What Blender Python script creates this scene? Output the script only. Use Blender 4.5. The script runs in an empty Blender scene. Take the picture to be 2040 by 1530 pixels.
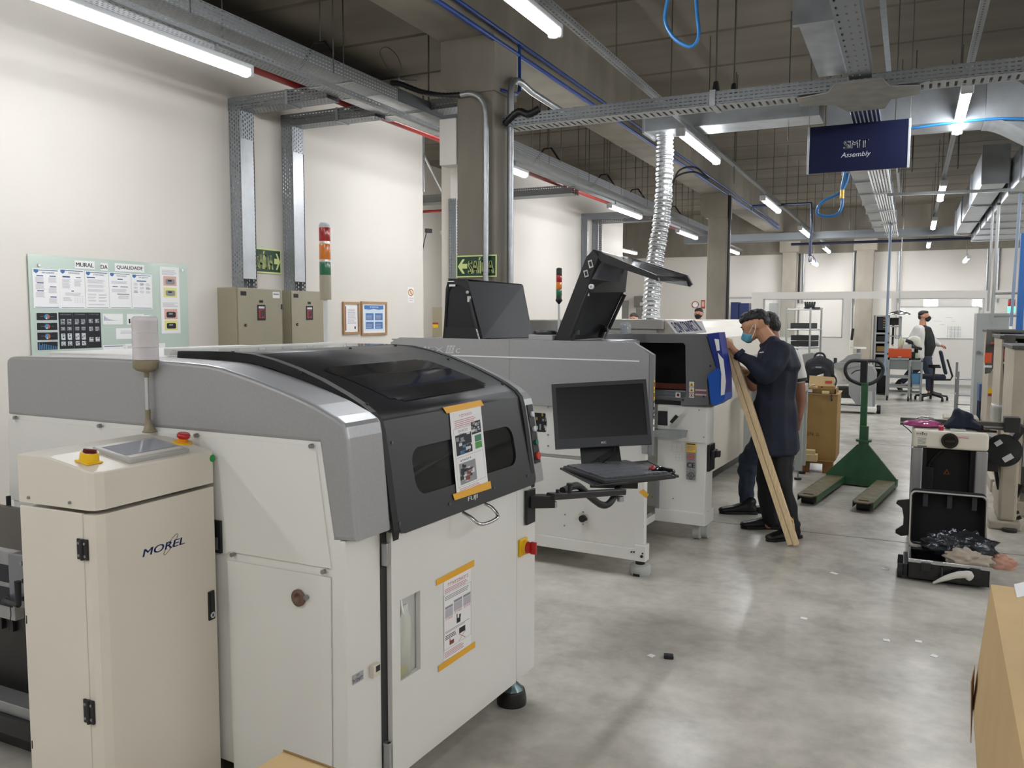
import bpy, bmesh, math, random
from mathutils import Vector, Matrix, noise
from mathutils.geometry import tessellate_polygon
random.seed(7)
SC = bpy.context.scene
COL = SC.collection
R = math.radians
# ------------------------------------------------------------------ camera
F = 1650.0; CAMH = 1.6
YAW, PIT, ROL = R(25.613), R(4.695), R(-0.1785)
_fw = Vector((-math.sin(YAW)*math.cos(PIT), math.cos(YAW)*math.cos(PIT), -math.sin(PIT)))
_rt = Vector((math.cos(YAW), math.sin(YAW), 0)); _dn = _fw.cross(_rt)
_c, _s = math.cos(ROL), math.sin(ROL)
CR = _c*_rt + _s*_dn; CD = -_s*_rt + _c*_dn; CF = _fw
CP = Vector((0, 0, CAMH))
cam = bpy.data.cameras.new('camera'); cam.sensor_width = 36; cam.lens = 36*F/2040
cam.clip_start = .05; cam.clip_end = 200
camo = bpy.data.objects.new('camera', cam); COL.objects.link(camo)
m = Matrix.Identity(4)
for i in range(3):
    m[i][0] = CR[i]; m[i][1] = -CD[i]; m[i][2] = -CF[i]; m[i][3] = CP[i]
camo.matrix_world = m
SC.camera = camo
# ------------------------------------------------------------------ world and exposure
w = bpy.data.worlds.new('world'); SC.world = w; w.use_nodes = True
w.node_tree.nodes['Background'].inputs[0].default_value = (.75, .8, .9, 1)
w.node_tree.nodes['Background'].inputs[1].default_value = .25
vs = SC.view_settings
SC.display_settings.display_device = 'sRGB'
vs.view_transform = 'Standard'; vs.look = 'None'; vs.gamma = 1; vs.use_curve_mapping = False
vs.exposure = 1.85
LAMP_E = 24.0      # emission of the luminaire diffusers
SC.cycles.max_bounces = 8; SC.cycles.diffuse_bounces = 5; SC.cycles.glossy_bounces = 4
SC.cycles.transparent_max_bounces = 24; SC.cycles.transmission_bounces = 6
SC.cycles.caustics_reflective = False; SC.cycles.caustics_refractive = False
SC.cycles.sample_clamp_indirect = 6
try: SC.cycles.use_denoising = True
except Exception: pass
# ------------------------------------------------------------------ pixel rays (photo taken as 2040 x 1530)
def ray(x, y): return CR*((x-1020)/F) + CD*((y-765)/F) + CF
def plane(x, y, p0, n):
    d = ray(x, y); n = Vector(n); return CP + d*((Vector(p0)-CP).dot(n)/d.dot(n))
def ZP(x, y, z=0): return plane(x, y, (0, 0, z), (0, 0, 1))
def XP(x, y, X): return plane(x, y, (X, 0, 0), (1, 0, 0))
def YP(x, y, Y): return plane(x, y, (0, Y, 0), (0, 1, 0))
class Fr:
    """a machine's own axes: turned by a about the vertical"""
    def __init__(s, a):
        s.a = a; s.ex = Vector((math.cos(a), math.sin(a), 0)); s.ey = Vector((-math.sin(a), math.cos(a), 0))
    def loc(s, p): return Vector((p.dot(s.ex), p.dot(s.ey), p.z))
    def wor(s, p): return s.ex*p[0] + s.ey*p[1] + Vector((0, 0, p[2]))
    def X(s, x, y, c): return s.loc(plane(x, y, s.ex*c, s.ex))
    def Y(s, x, y, c): return s.loc(plane(x, y, s.ey*c, s.ey))
    def Z(s, x, y, c): return s.loc(ZP(x, y, c))
WF = Fr(0.0)
# ------------------------------------------------------------------ materials
def lin(h):
    h = h.lstrip('#'); o = []
    for i in (0, 2, 4):
        v = int(h[i:i+2], 16)/255; o.append(v/12.92 if v <= .04045 else ((v+.055)/1.055)**2.4)
    return (*o, 1)
_M = {}
def mat(name, col, rough=.5, metal=0, amt=0.0, sc=8.0, bump=0.0, spec=.5, coat=0.0, stretch=None, rvar=0.0, det=5):
    if name in _M: return _M[name]
    m = bpy.data.materials.new(name); m.use_nodes = True; _M[name] = m
    nt = m.node_tree; b = nt.nodes['Principled BSDF']
    c = lin(col)
    b.inputs['Base Color'].default_value = c; b.inputs['Roughness'].default_value = rough
    b.inputs['Metallic'].default_value = metal; b.inputs['Specular IOR Level'].default_value = spec
    b.inputs['Coat Weight'].default_value = coat
    if amt or bump or rvar:
        tc = nt.nodes.new('ShaderNodeTexCoord'); nz = nt.nodes.new('ShaderNodeTexNoise')
        nz.inputs['Scale'].default_value = sc; nz.inputs['Detail'].default_value = det
        if stretch:
            mp = nt.nodes.new('ShaderNodeMapping'); mp.inputs['Scale'].default_value = stretch
            nt.links.new(tc.outputs['Object'], mp.inputs[0]); nt.links.new(mp.outputs[0], nz.inputs[0])
        else: nt.links.new(tc.outputs['Object'], nz.inputs[0])
        if amt:
            rp = nt.nodes.new('ShaderNodeValToRGB'); nt.links.new(nz.outputs['Fac'], rp.inputs[0])
            rp.color_ramp.elements[0].position = .3; rp.color_ramp.elements[1].position = .7
            rp.color_ramp.elements[0].color = (*[max(0, v*(1-amt)) for v in c[:3]], 1)
            rp.color_ramp.elements[1].color = (*[min(1, v*(1+amt)) for v in c[:3]], 1)
            nt.links.new(rp.outputs[0], b.inputs['Base Color'])
        if rvar:
            mr = nt.nodes.new('ShaderNodeMapRange'); nt.links.new(nz.outputs['Fac'], mr.inputs[0])
            mr.inputs[1].default_value = .3; mr.inputs[2].default_value = .7
            mr.inputs[3].default_value = rough-rvar; mr.inputs[4].default_value = rough+rvar
            nt.links.new(mr.outputs[0], b.inputs['Roughness'])
        if bump:
            bp = nt.nodes.new('ShaderNodeBump'); bp.inputs['Strength'].default_value = bump; bp.inputs['Distance'].default_value = .01
            nt.links.new(nz.outputs['Fac'], bp.inputs['Height']); nt.links.new(bp.outputs[0], b.inputs['Normal'])
    return m
def glassy(name, col, alpha=.35, rough=.05):
    """tinted clear sheet: part see-through, part gloss"""
    if name in _M: return _M[name]
    m = bpy.data.materials.new(name); m.use_nodes = True; _M[name] = m
    nt = m.node_tree; b = nt.nodes['Principled BSDF']
    b.inputs['Base Color'].default_value = lin(col); b.inputs['Roughness'].default_value = rough
    tr = nt.nodes.new('ShaderNodeBsdfTransparent'); mx = nt.nodes.new('ShaderNodeMixShader')
    mx.inputs[0].default_value = alpha
    nt.links.new(tr.outputs[0], mx.inputs[1]); nt.links.new(b.outputs[0], mx.inputs[2])
    nt.links.new(mx.outputs[0], nt.nodes['Material Output'].inputs[0])
    return m
def emit(name, col, e, base=None):
    if name in _M: return _M[name]
    m = bpy.data.materials.new(name); m.use_nodes = True; _M[name] = m
    b = m.node_tree.nodes['Principled BSDF']
    b.inputs['Base Color'].default_value = lin(base or col); b.inputs['Emission Color'].default_value = lin(col)
    b.inputs['Emission Strength'].default_value = e; b.inputs['Roughness'].default_value = .4
    return m
def perforated(name, col, pu, pv, su, sv, rows=0.0):
    """galvanised sheet pierced by rows of slots; u runs along the tray in metres"""
    if name in _M: return _M[name]
    m = bpy.data.materials.new(name); m.use_nodes = True; _M[name] = m
    nt = m.node_tree; N = nt.nodes.new; L = nt.links.new; b = nt.nodes['Principled BSDF']
    b.inputs['Metallic'].default_value = .65; b.inputs['Roughness'].default_value = .5
    b.inputs['Base Color'].default_value = lin(col)
    uv = N('ShaderNodeUVMap'); sx = N('ShaderNodeSeparateXYZ'); L(uv.outputs[0], sx.inputs[0])
    def mth(op, a, bb=None):
        n = N('ShaderNodeMath'); n.operation = op
        for i, v in enumerate((a, bb)):
            if v is None: continue
            if isinstance(v, (int, float)): n.inputs[i].default_value = v
            else: L(v, n.inputs[i])
        return n.outputs[0]
    v = mth('DIVIDE', sx.outputs[1], pv); row = mth('FLOOR', v)
    off = mth('MULTIPLY', row, rows)
    u = mth('ADD', mth('DIVIDE', sx.outputs[0], pu), off)
    fu = mth('FRACT', u); fv = mth('FRACT', v)
    ina = mth('MULTIPLY', mth('LESS_THAN', mth('ABSOLUTE', mth('SUBTRACT', fu, .5)), su/2), mth('LESS_THAN', mth('ABSOLUTE', mth('SUBTRACT', fv, .5)), sv/2))
    tr = N('ShaderNodeBsdfTransparent'); mx = N('ShaderNodeMixShader')
    L(ina, mx.inputs[0]); L(b.outputs[0], mx.inputs[1]); L(tr.outputs[0], mx.inputs[2]); L(mx.outputs[0], nt.nodes['Material Output'].inputs[0])
    return m
# ------------------------------------------------------------------ mesh builder
class MB:
    def __init__(s): s.v = []; s.f = []; s.m = []; s.sm = []; s.uv = []; s.mats = []
    def mi(s, m):
        if m not in s.mats: s.mats.append(m)
        return s.mats.index(m)
    def add(s, vs, fs, m, smooth=False, uvs=None):
        o = len(s.v); s.v += [tuple(p) for p in vs]; k = s.mi(m)
        for i, f in enumerate(fs):
            s.f.append([o+j for j in f]); s.m.append(k); s.sm.append(smooth); s.uv.append(uvs[i] if uvs else None)
        return s
    def bm(s, bm, m, smooth=False, M=None):
        bm.verts.index_update()
        s.add([(M @ v.co if M else v.co) for v in bm.verts], [[v.index for v in f.verts] for f in bm.faces], m, smooth); bm.free(); return s
    def box(s, x0, x1, y0, y1, z0, z1, m, bev=0, seg=2):
        x0, x1 = min(x0, x1), max(x0, x1); y0, y1 = min(y0, y1), max(y0, y1); z0, z1 = min(z0, z1), max(z0, z1)
        return s.obox(((x0+x1)/2, (y0+y1)/2, (z0+z1)/2), (x1-x0, y1-y0, z1-z0), m, None, bev, seg)
    def obox(s, c, sz, m, Rm=None, bev=0, seg=2):
        M = Matrix.Translation(Vector(c)) @ (Rm.to_4x4() if Rm else Matrix.Identity(4))
        hx, hy, hz = [a/2 for a in sz]
        vs = [Vector((a*hx, b*hy, c_*hz)) for a in (-1, 1) for b in (-1, 1) for c_ in (-1, 1)]
        fs = [(0, 1, 3, 2), (4, 6, 7, 5), (0, 4, 5, 1), (2, 3, 7, 6), (0, 2, 6, 4), (1, 5, 7, 3)]
        if bev:
            b = bmesh.new(); vv = [b.verts.new(p) for p in vs]
            for f in fs: b.faces.new([vv[i] for i in f])
            bmesh.ops.bevel(b, geom=b.edges[:], offset=min(bev, min(sz)*.45), segments=seg, affect='EDGES', profile=.5)
            return s.bm(b, m, False, M)
        return s.add([M @ p for p in vs], fs, m)
    def cyl(s, p0, p1, r0, m, r1=None, n=16, smooth=True, caps=True):
        r1 = r0 if r1 is None else r1
        p0, p1 = Vector(p0), Vector(p1); d = (p1-p0).normalized()
        a = d.orthogonal().normalized(); b = d.cross(a)
        vs = []
        for p, r in ((p0, r0), (p1, r1)):
            for i in range(n):
                t = 2*math.pi*i/n; vs.append(p + (a*math.cos(t)+b*math.sin(t))*r)
        s.add(vs, [(i, (i+1) % n, n+(i+1) % n, n+i) for i in range(n)], m, smooth)
        if caps:
            s.add(vs[:n], [list(range(n))[::-1]], m); s.add(vs[n:], [list(range(n))], m)
        return s
    def tube(s, pts, r, m, n=10, closed=False, smooth=True, caps=True):
        pts = [Vector(p) for p in pts]; k = len(pts)
        rs = r if isinstance(r, (list, tuple)) else [r]*k
        vs = []; up = None
        for i, p in enumerate(pts):
            if closed: d = pts[(i+1) % k]-pts[i-1]
            else: d = pts[min(i+1, k-1)]-pts[max(i-1, 0)]
            d = d.normalized() if d.length > 1e-9 else Vector((0, 0, 1))
            if up is None: up = d.orthogonal().normalized()
            up = (up - d*up.dot(d)); up = up.normalized() if up.length > 1e-6 else d.orthogonal().normalized()
            b = d.cross(up)
            for j in range(n):
                t = 2*math.pi*j/n; vs.append(p+(up*math.cos(t)+b*math.sin(t))*rs[i])
        fs = []
        for i in range(k if closed else k-1):
            a, b = i*n, ((i+1) % k)*n
            for j in range(n): fs.append((a+j, a+(j+1) % n, b+(j+1) % n, b+j))
        s.add(vs, fs, m, smooth)
        if not closed and caps:
            s.add(vs[:n], [list(range(n))[::-1]], m); s.add(vs[-n:], [list(range(n))], m)
        return s
    def lathe(s, prof, c, m, axis=(0, 0, 1), n=24, smooth=True):
        d = Vector(axis).normalized(); a = d.orthogonal().normalized(); b = d.cross(a); c = Vector(c)
        vs = []
        for r, h in prof:
            for j in range(n):
                t = 2*math.pi*j/n; vs.append(c+d*h+(a*math.cos(t)+b*math.sin(t))*r)
        fs = []
        for i in range(len(prof)-1):
            for j in range(n): fs.append((i*n+j, i*n+(j+1) % n, (i+1)*n+(j+1) % n, (i+1)*n+j))
        s.add(vs, fs, m, smooth)
        if prof[0][0] > 1e-6: s.add(vs[:n], [list(range(n))[::-1]], m)
        if prof[-1][0] > 1e-6: s.add(vs[-n:], [list(range(n))], m)
        return s
    def ell(s, c, rad, m, Rm=None, u=16, v=10):
        b = bmesh.new(); bmesh.ops.create_uvsphere(b, u_segments=u, v_segments=v, radius=1)
        M = Matrix.Translation(Vector(c)) @ (Rm.to_4x4() if Rm else Matrix.Identity(4)) @ Matrix.Diagonal((*rad, 1))
        return s.bm(b, m, True, M)
    def poly(s, outer, m, o, u, v, th=0.0, holes=(), smooth=False):
        """flat polygon (2d points) at o + u*a + v*b, thickened by th against u x v"""
        o, u, v = Vector(o), Vector(u), Vector(v); nrm = u.cross(v).normalized()
        loops = [[Vector((a, b, 0)) for a, b in outer]] + [[Vector((a, b, 0)) for a, b in h] for h in holes]
        tri = tessellate_polygon(loops); flat = [p for l in loops for p in l]
        front = [o+u*p.x+v*p.y for p in flat]
        # orient the front triangles along the normal
        fs = []
        for t in tri:
            a, b, c = (flat[i] for i in t)
            fs.append(t if (b-a).cross(c-a).z > 0 else t[::-1])
        if th <= 0: return s.add(front, fs, m, smooth)
        back = [p-nrm*th for p in front]; n = len(flat)
        s.add(front+back, list(fs)+[tuple(i+n for i in t[::-1]) for t in fs], m, smooth)
        k = 0
        for li, l in enumerate(loops):
            area = sum(l[i].x*l[(i+1) % len(l)].y-l[(i+1) % len(l)].x*l[i].y for i in range(len(l)))
            q = []
            for i in range(len(l)):
                a, b = k+i, k+(i+1) % len(l)
                f = (a, a+n, b+n, b)
                if (area < 0) != (li > 0): f = f[::-1]
                q.append(f)
            s.add(front+back, q, m, smooth); k += len(l)
        return s
    def prism(s, pts, ax, a, b, m):
        """2d polygon swept along an axis: ax 'x' -> (y,z), 'y' -> (x,z), 'z' -> (x,y)"""
        a, b = min(a, b), max(a, b)
        if ax == 'y': return s.poly(pts, m, (0, a, 0), (1, 0, 0), (0, 0, 1), b-a) if False else s._pr(pts, lambda p, t: (p[0], t, p[1]), a, b, m)
        if ax == 'x': return s._pr(pts, lambda p, t: (t, p[0], p[1]), a, b, m)
        return s._pr(pts, lambda p, t: (p[0], p[1], t), a, b, m)
    def _pr(s, pts, fn, a, b, m):
        n = len(pts); A = [fn(p, a) for p in pts]; B = [fn(p, b) for p in pts]
        tri = tessellate_polygon([[Vector((p[0], p[1], 0)) for p in pts]])
        vs = A+B
        fs = [tuple(t) for t in tri]+[tuple(i+n for i in t)[::-1] for t in tri]
        fs += [(i, (i+1) % n, n+(i+1) % n, n+i) for i in range(n)]
        s.add(vs, fs, m); s.fixn = True
        return s
    def quad(s, a, b, c, d, m, th=0.0):
        a, b, c, d = map(Vector, (a, b, c, d))
        if th <= 0: return s.add([a, b, c, d], [(0, 1, 2, 3)], m)
        n = (b-a).cross(d-a).normalized()*th
        vs = [a, b, c, d, a-n, b-n, c-n, d-n]
        return s.add(vs, [(0, 1, 2, 3), (7, 6, 5, 4), (0, 4, 5, 1), (1, 5, 6, 2), (2, 6, 7, 3), (3, 7, 4, 0)], m)
    def text(s, txt, m, o, u, v, w, h, off=0.0, shear=0.0, th=.0):
        """lettering fitted to w x h metres, lower left corner at o"""
        cu = bpy.data.curves.new('t', 'FONT'); cu.body = txt; cu.size = 1; cu.shear = shear; cu.resolution_u = 3
        ob = bpy.data.objects.new('t', cu); me = ob.to_mesh()
        vs = [v_.co.copy() for v_ in me.vertices]; fs = [list(p.vertices) for p in me.polygons]
        ob.to_mesh_clear(); bpy.data.objects.remove(ob); bpy.data.curves.remove(cu)
        if not vs: return s
        x0 = min(p.x for p in vs); x1 = max(p.x for p in vs); y0 = min(p.y for p in vs); y1 = max(p.y for p in vs)
        o, u, v = Vector(o), Vector(u), Vector(v)
        kx = w/max(x1-x0, 1e-6); ky = h/max(y1-y0, 1e-6) if h else kx
        for d in ((0,) if not off else (-off*1.6, 0, off*1.6)): s.add([o+u*((p.x-x0+d)*kx)+v*((p.y-y0)*ky) for p in vs], fs, m)
        return s
    def build(s, name, off=(0, 0, 0), fix=False):
        me = bpy.data.meshes.new(name); off = Vector(off)
        me.from_pydata([tuple(Vector(p)-off) for p in s.v], [], s.f)
        for m in s.mats: me.materials.append(m)
        me.polygons.foreach_set('material_index', s.m); me.polygons.foreach_set('use_smooth', s.sm)
        if any(u is not None for u in s.uv):
            L = me.uv_layers.new(name='UVMap')
            for p in me.polygons:
                u = s.uv[p.index]
                if u:
                    for li, q in zip(p.loop_indices, u): L.data[li].uv = q
        me.update()
        if fix or getattr(s, 'fixn', False):
            b = bmesh.new(); b.from_mesh(me); bmesh.ops.recalc_face_normals(b, faces=b.faces[:]); b.to_mesh(me); b.free()
        o = bpy.data.objects.new(name, me); return o
def rrect(x0, x1, y0, y1, r, n=5):
    """rounded rectangle outline; r one radius or four (bl, br, tr, tl)"""
    rs = r if isinstance(r, (tuple, list)) else (r,)*4
    out = []
    for (cx, cy, a0, rr) in ((x0, y0, 180, rs[0]), (x1, y0, 270, rs[1]), (x1, y1, 0, rs[2]), (x0, y1, 90, rs[3])):
        sx = 1 if cx == x0 else -1; sy = 1 if cy == y0 else -1
        for i in range(n+1):
            t = R(a0+90*i/n); out.append((cx+sx*rr+math.cos(t)*rr, cy+sy*rr+math.sin(t)*rr))
            if rr <= 0: break
    return out
def smooth_path(pts, n=8):
    """Catmull-Rom through the points"""
    P = [Vector(p) for p in pts]; P = [P[0]*2-P[1]]+P+[P[-1]*2-P[-2]]; out = []
    for i in range(1, len(P)-2):
        a, b, c, d = P[i-1:i+3]
        for k in range(n):
            t = k/n; out.append(.5*((2*b)+(c-a)*t+(2*a-5*b+4*c-d)*t*t+(3*b-a-3*c+d)*t**3))
    out.append(P[-2]); return out
def tag(o, label=None, cat=None, group=None, kind=None):
    if label: o['label'] = label
    if cat: o['category'] = cat
    if group: o['group'] = group
    if kind: o['kind'] = kind
    return o
class Thing:
    """an Empty at the thing's base that parents its parts; coordinates are given in frame fr"""
    def __init__(s, name, label, cat, loc, fr=WF, group=None):
        s.fr = fr; s.loc = Vector(loc)
        s.o = bpy.data.objects.new(name, None); s.o.empty_display_size = .1; COL.objects.link(s.o)
        s.o.location = fr.wor(s.loc); s.o.rotation_euler = (0, 0, fr.a); tag(s.o, label, cat, group)
    def part(s, name, mb, parent=None, label=None, kind=None, fix=False):
        o = mb.build(name, s.loc, fix) if isinstance(mb, MB) else mb
        COL.objects.link(o); o.parent = parent or s.o
        if label: o['label'] = label
        if kind: o['kind'] = kind
        return o
def solo(name, label, cat, mb, loc=None, fr=WF, group=None, kind=None, fix=False):
    """a thing that is one mesh"""
    if loc is None:
        xs = [p[0] for p in mb.v]; ys = [p[1] for p in mb.v]; zs = [p[2] for p in mb.v]
        loc = ((min(xs)+max(xs))/2, (min(ys)+max(ys))/2, min(zs))
    o = mb.build(name, loc, fix); COL.objects.link(o)
    o.location = fr.wor(Vector(loc)); o.rotation_euler = (0, 0, fr.a)
    return tag(o, label, cat, group, kind)
def struct(name, mb, loc=(0, 0, 0), label=None):
    o = mb.build(name, loc); COL.objects.link(o); o.location = loc; o['kind'] = 'structure'
    if label: o['label'] = label
    return o
def kids(o): return [c for c in bpy.data.objects if c.parent == o]
def dup(root, loc, rz=None, label=None, sc=None):
    """copy a thing with its parts and their sub-parts"""
    def cp(o, par):
        c = o.copy(); COL.objects.link(c)
        if par: c.parent = par
        for k in kids(o):
            if k is not c: cp(k, c)
        return c
    r = cp(root, None); r.location = loc
    if rz is not None: r.rotation_euler = (0, 0, rz)
    if label: r['label'] = label
    if sc: r.scale = sc
    return r
# organic bodies: hulls of ellipsoids fused by a voxel remesh into one continuous skin
def blob(prims, m, voxel=.008, smooth=6, disp=None):
    b = bmesh.new()
    for pr in prims:
        h = bmesh.new()
        for (c, r) in pr:
            rr = (r, r, r) if not isinstance(r, (tuple, list)) else r
            M = Matrix.Translation(Vector(c)) @ Matrix.Diagonal((rr[0], rr[1], rr[2], 1))
            bmesh.ops.create_icosphere(h, subdivisions=2, radius=1, matrix=M)
        if len(pr) > 1:
            res = bmesh.ops.convex_hull(h, input=h.verts[:])
            bmesh.ops.delete(h, geom=list({e for e in res['geom_interior'] if isinstance(e, bmesh.types.BMVert)}), context='VERTS')
        t = bpy.data.meshes.new('t'); h.to_mesh(t); h.free(); b.from_mesh(t); bpy.data.meshes.remove(t)
    me = bpy.data.meshes.new('t'); b.to_mesh(me); b.free()
    ob = bpy.data.objects.new('t', me); tmp = bpy.data.scenes.new('t'); tmp.collection.objects.link(ob)
    md = ob.modifiers.new('r', 'REMESH'); md.mode = 'VOXEL'; md.voxel_size = voxel; md.use_smooth_shade = True
    if smooth:
        sm = ob.modifiers.new('s', 'SMOOTH'); sm.factor = .5; sm.iterations = smooth
    tmp.view_layers[0].update(); dg = tmp.view_layers[0].depsgraph or bpy.context.evaluated_depsgraph_get(); dg.update()
    ev = ob.evaluated_get(dg); me2 = bpy.data.meshes.new_from_object(ev)
    bpy.data.objects.remove(ob); bpy.data.meshes.remove(me); bpy.data.scenes.remove(tmp)
    if disp:
        amt, sc = disp
        me2.update()
        for v in me2.vertices:
            p = v.co; q = Vector((p.x*sc[0], p.y*sc[1], p.z*sc[2]))
            v.co = p + v.normal*(amt*noise.noise(q))
    for p in me2.polygons: p.use_smooth = True
    me2.materials.clear(); me2.materials.append(m)
    return me2
def mesh_mb(me, mb=None, m=None):
    mb = mb or MB(); mb.add([v.co for v in me.vertices], [list(p.vertices) for p in me.polygons], m or me.materials[0], True)
    bpy.data.meshes.remove(me); return mb
# common materials
white = mat('white_powder_coat', '#dcdcd8', .38, amt=.02, sc=3)
cream = mat('cream_powder_coat', '#d3cdc0', .35, amt=.015, sc=5)
black = mat('black_satin', '#17181a', .42)
gloss = mat('black_gloss', '#0b0c0e', .12)
steel = mat('galvanised_steel', '#a9adb0', .38, .8, amt=.12, sc=14)
chrome = mat('bright_steel', '#c9cbcc', .2, 1)
paper = mat('white_paper', '#e8e8e8', .7)
ink = mat('black_ink', '#1c1c22', .7)
inkgrey = mat('grey_ink', '#8f9096', .8)
inkblue = mat('blue_ink', '#2c4f86', .7)
inkred = mat('red_ink', '#c46a72', .8)
yellow = mat('yellow_plastic', '#e5b70c', .35)
red = mat('red_plastic', '#b01616', .3)
green = mat('green_label', '#1c8a3a', .5)
tape = mat('yellow_tape', '#e3a92c', .45)
rubber = mat('black_rubber', '#121315', .6)
# ================================================================== the building
CEIL = 4.67; WX = -5.95; YB = 25.5
wallm = mat('white_painted_wall', '#d6d1c9', .6, amt=.012, sc=1.2)
conc = mat('board_marked_concrete', '#7e786d', .75, amt=.2, sc=2.2, bump=.15, stretch=(1, 1, .35))
concc = mat('slab_concrete', '#6c665b', .8, amt=.2, sc=1.1, bump=.2, stretch=(.25, 1.6, 1))
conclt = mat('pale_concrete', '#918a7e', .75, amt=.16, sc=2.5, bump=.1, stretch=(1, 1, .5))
def floor_mat():
    m = bpy.data.materials.new('polished_concrete_floor'); m.use_nodes = True
    nt = m.node_tree; N = nt.nodes.new; L = nt.links.new; b = nt.nodes['Principled BSDF']
    tc = N('ShaderNodeTexCoord'); o = []
    for sc, dt, ro in ((.55, 3, .5), (2.6, 5, .55), (13, 5, .6)):
        n = N('ShaderNodeTexNoise'); n.inputs['Scale'].default_value = sc; n.inputs['Detail'].default_value = dt; n.inputs['Roughness'].default_value = ro
        L(tc.outputs['Object'], n.inputs[0]); o.append(n.outputs['Fac'])
    def mth(op, a, c):
        n = N('ShaderNodeMath'); n.operation = op
        for i, v in enumerate((a, c)):
            if isinstance(v, float): n.inputs[i].default_value = v
            else: L(v, n.inputs[i])
        return n.outputs[0]
    f = mth('ADD', mth('ADD', mth('MULTIPLY', o[0], .35), mth('MULTIPLY', o[1], .45)), mth('MULTIPLY', o[2], .2))
    r1 = N('ShaderNodeValToRGB'); L(f, r1.inputs[0])
    e = r1.color_ramp.elements; e[0].position = .36; e[0].color = lin('#a09b91'); e[1].position = .64; e[1].color = lin('#d6d2c8')
    L(r1.outputs[0], b.inputs['Base Color'])
    b.inputs['Roughness'].default_value = .27
    b.inputs['Specular IOR Level'].default_value = .4
    return m
struct('floor', MB().box(-9.2, 11.2, -4.2, YB+.2, -.15, 0, floor_mat()))
joint = mat('floor_joint_filler', '#4f4b46', .8)
def strip(a, b, wdt, m, z=.0008):
    a, b = Vector(a), Vector(b); d = (b-a).normalized(); n = Vector((-d.y, d.x, 0))*wdt/2
    return MB().quad(a-n+Vector((0, 0, z)), b-n+Vector((0, 0, z)), b+n+Vector((0, 0, z)), a+n+Vector((0, 0, z)), m, .002)
jy = 6.43
struct('trim_1', strip((-9, jy, 0), (7, jy, 0), .008, joint))
struct('trim_2', strip((-9, 11.35, 0), (7, 11.35, 0), .008, joint))
struct('trim_3', strip((-9, 16.3, 0), (7, 16.3, 0), .008, joint))
# ceiling of hollow-core slabs spanning between the beams, one dark joint every 1.265 m
cb = MB(); y = 8.0-1.265*9
while y < YB:
    cb.prism([(y+.012, CEIL+.2), (y+.012, CEIL+.03), (y+.035, CEIL), (y+1.23, CEIL), (y+1.253, CEIL+.03), (y+1.253, CEIL+.2)], 'x', -9.2, 11.2, concc)
    y += 1.265
cb.box(-9.2, 11.2, -4.2, YB+.2, CEIL+.2, CEIL+.3, concc)
struct('ceiling', cb)
WT = 4.46
struct('wall_left', MB().box(WX-.15, WX, -4.2, 9.63, 0, WT, wallm))
struct('wall_left', MB().box(WX-.15, WX, 10.38, 18.2, 0, WT, wallm))
struct('wall_annex', MB().box(-9.2, -9.0, -4.2, YB, 0, CEIL, wallm).box(-9, WX-.15, 9.3, 9.45, 0, CEIL, wallm).box(-9, WX-.15, 18.05, 18.2, 0, WT, wallm))
struct('wall_front', MB().box(-9.2, 11.2, -4.4, -4.2, 0, CEIL, wallm))
struct('wall_right', MB().box(11.0, 11.2, -4.2, YB, 0, CEIL, wallm))
beammat = conc
struct('wall_back', MB().box(-9.2, 11.2, YB, YB+.2, 0, 3.42, wallm))
struct('trim_4', MB().box(-9.2, 11.2, YB-.12, YB+.2, 3.42, CEIL, conc))
# long beam over the row of pillars
struct('ceiling_beam', MB().box(-3.91, -3.42, -4.2, YB, 4.05, CEIL+.05, conc, .015))
PY = 6.65
def pillar(y, capz=.42, cl=.1):
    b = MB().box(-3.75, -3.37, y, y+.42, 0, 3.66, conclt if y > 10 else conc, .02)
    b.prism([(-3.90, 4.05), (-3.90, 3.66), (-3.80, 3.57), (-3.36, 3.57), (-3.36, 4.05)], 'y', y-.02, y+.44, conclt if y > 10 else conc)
    return b
struct('pillar', pillar(PY), (-3.56, PY, 0))
struct('pillar', pillar(XP(1409, 500, -3.75).y), (-3.56, 16.5, 0))
for x0, x1 in ((1558, 1586), (1706, 1741)):
    a = YP(x0, 520, YB-.3).x; b_ = YP(x1, 520, YB-.3).x
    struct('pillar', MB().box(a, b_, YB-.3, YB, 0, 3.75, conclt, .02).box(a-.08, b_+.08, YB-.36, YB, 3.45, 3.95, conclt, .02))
# partition of the glazed office
PT = 21.5
part_m = mat('white_partition_board', '#e3e0da', .45)
def zz(y_): return YP(1700, y_, PT).z
w1 = (YP(1521, 600, PT).x, YP(1680, 600, PT).x); w2 = (YP(1786, 600, PT).x, YP(1961, 600, PT).x)
d1 = (YP(1693, 600, PT).x, YP(1779, 600, PT).x); xl = YP(1497, 600, PT).x
xa = YP(1975, 600, PT).x; xb_ = xa+.42; xc = xb_+.12
zw0, zw1 = zz(673), zz(595)
holes = [[(w1[0], zw0), (w1[1], zw0), (w1[1], zw1), (w1[0], zw1)], [(w2[0], zw0), (w2[1], zw0), (w2[1], zw1), (w2[0], zw1)],
         [(xa, zw0), (xb_, zw0), (xb_, zw1), (xa, zw1)], [(xc, zw0), (xc+2.2, zw0), (xc+2.2, zw1), (xc, zw1)]]
outer = [(xl, .0), (d1[0], .0), (d1[0], zw1), (d1[1], zw1), (d1[1], .0), (10.99, 0), (10.99, 2.21), (xl, 2.21)]
struct('wall_partition', MB().poly(outer, part_m, (0, PT, 0), (1, 0, 0), (0, 0, 1), -.08, holes))
alu = mat('grey_aluminium', '#b4b5b4', .4, .6)
pane = glassy('clear_glass', '#c9d2d0', .10, .02)
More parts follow.
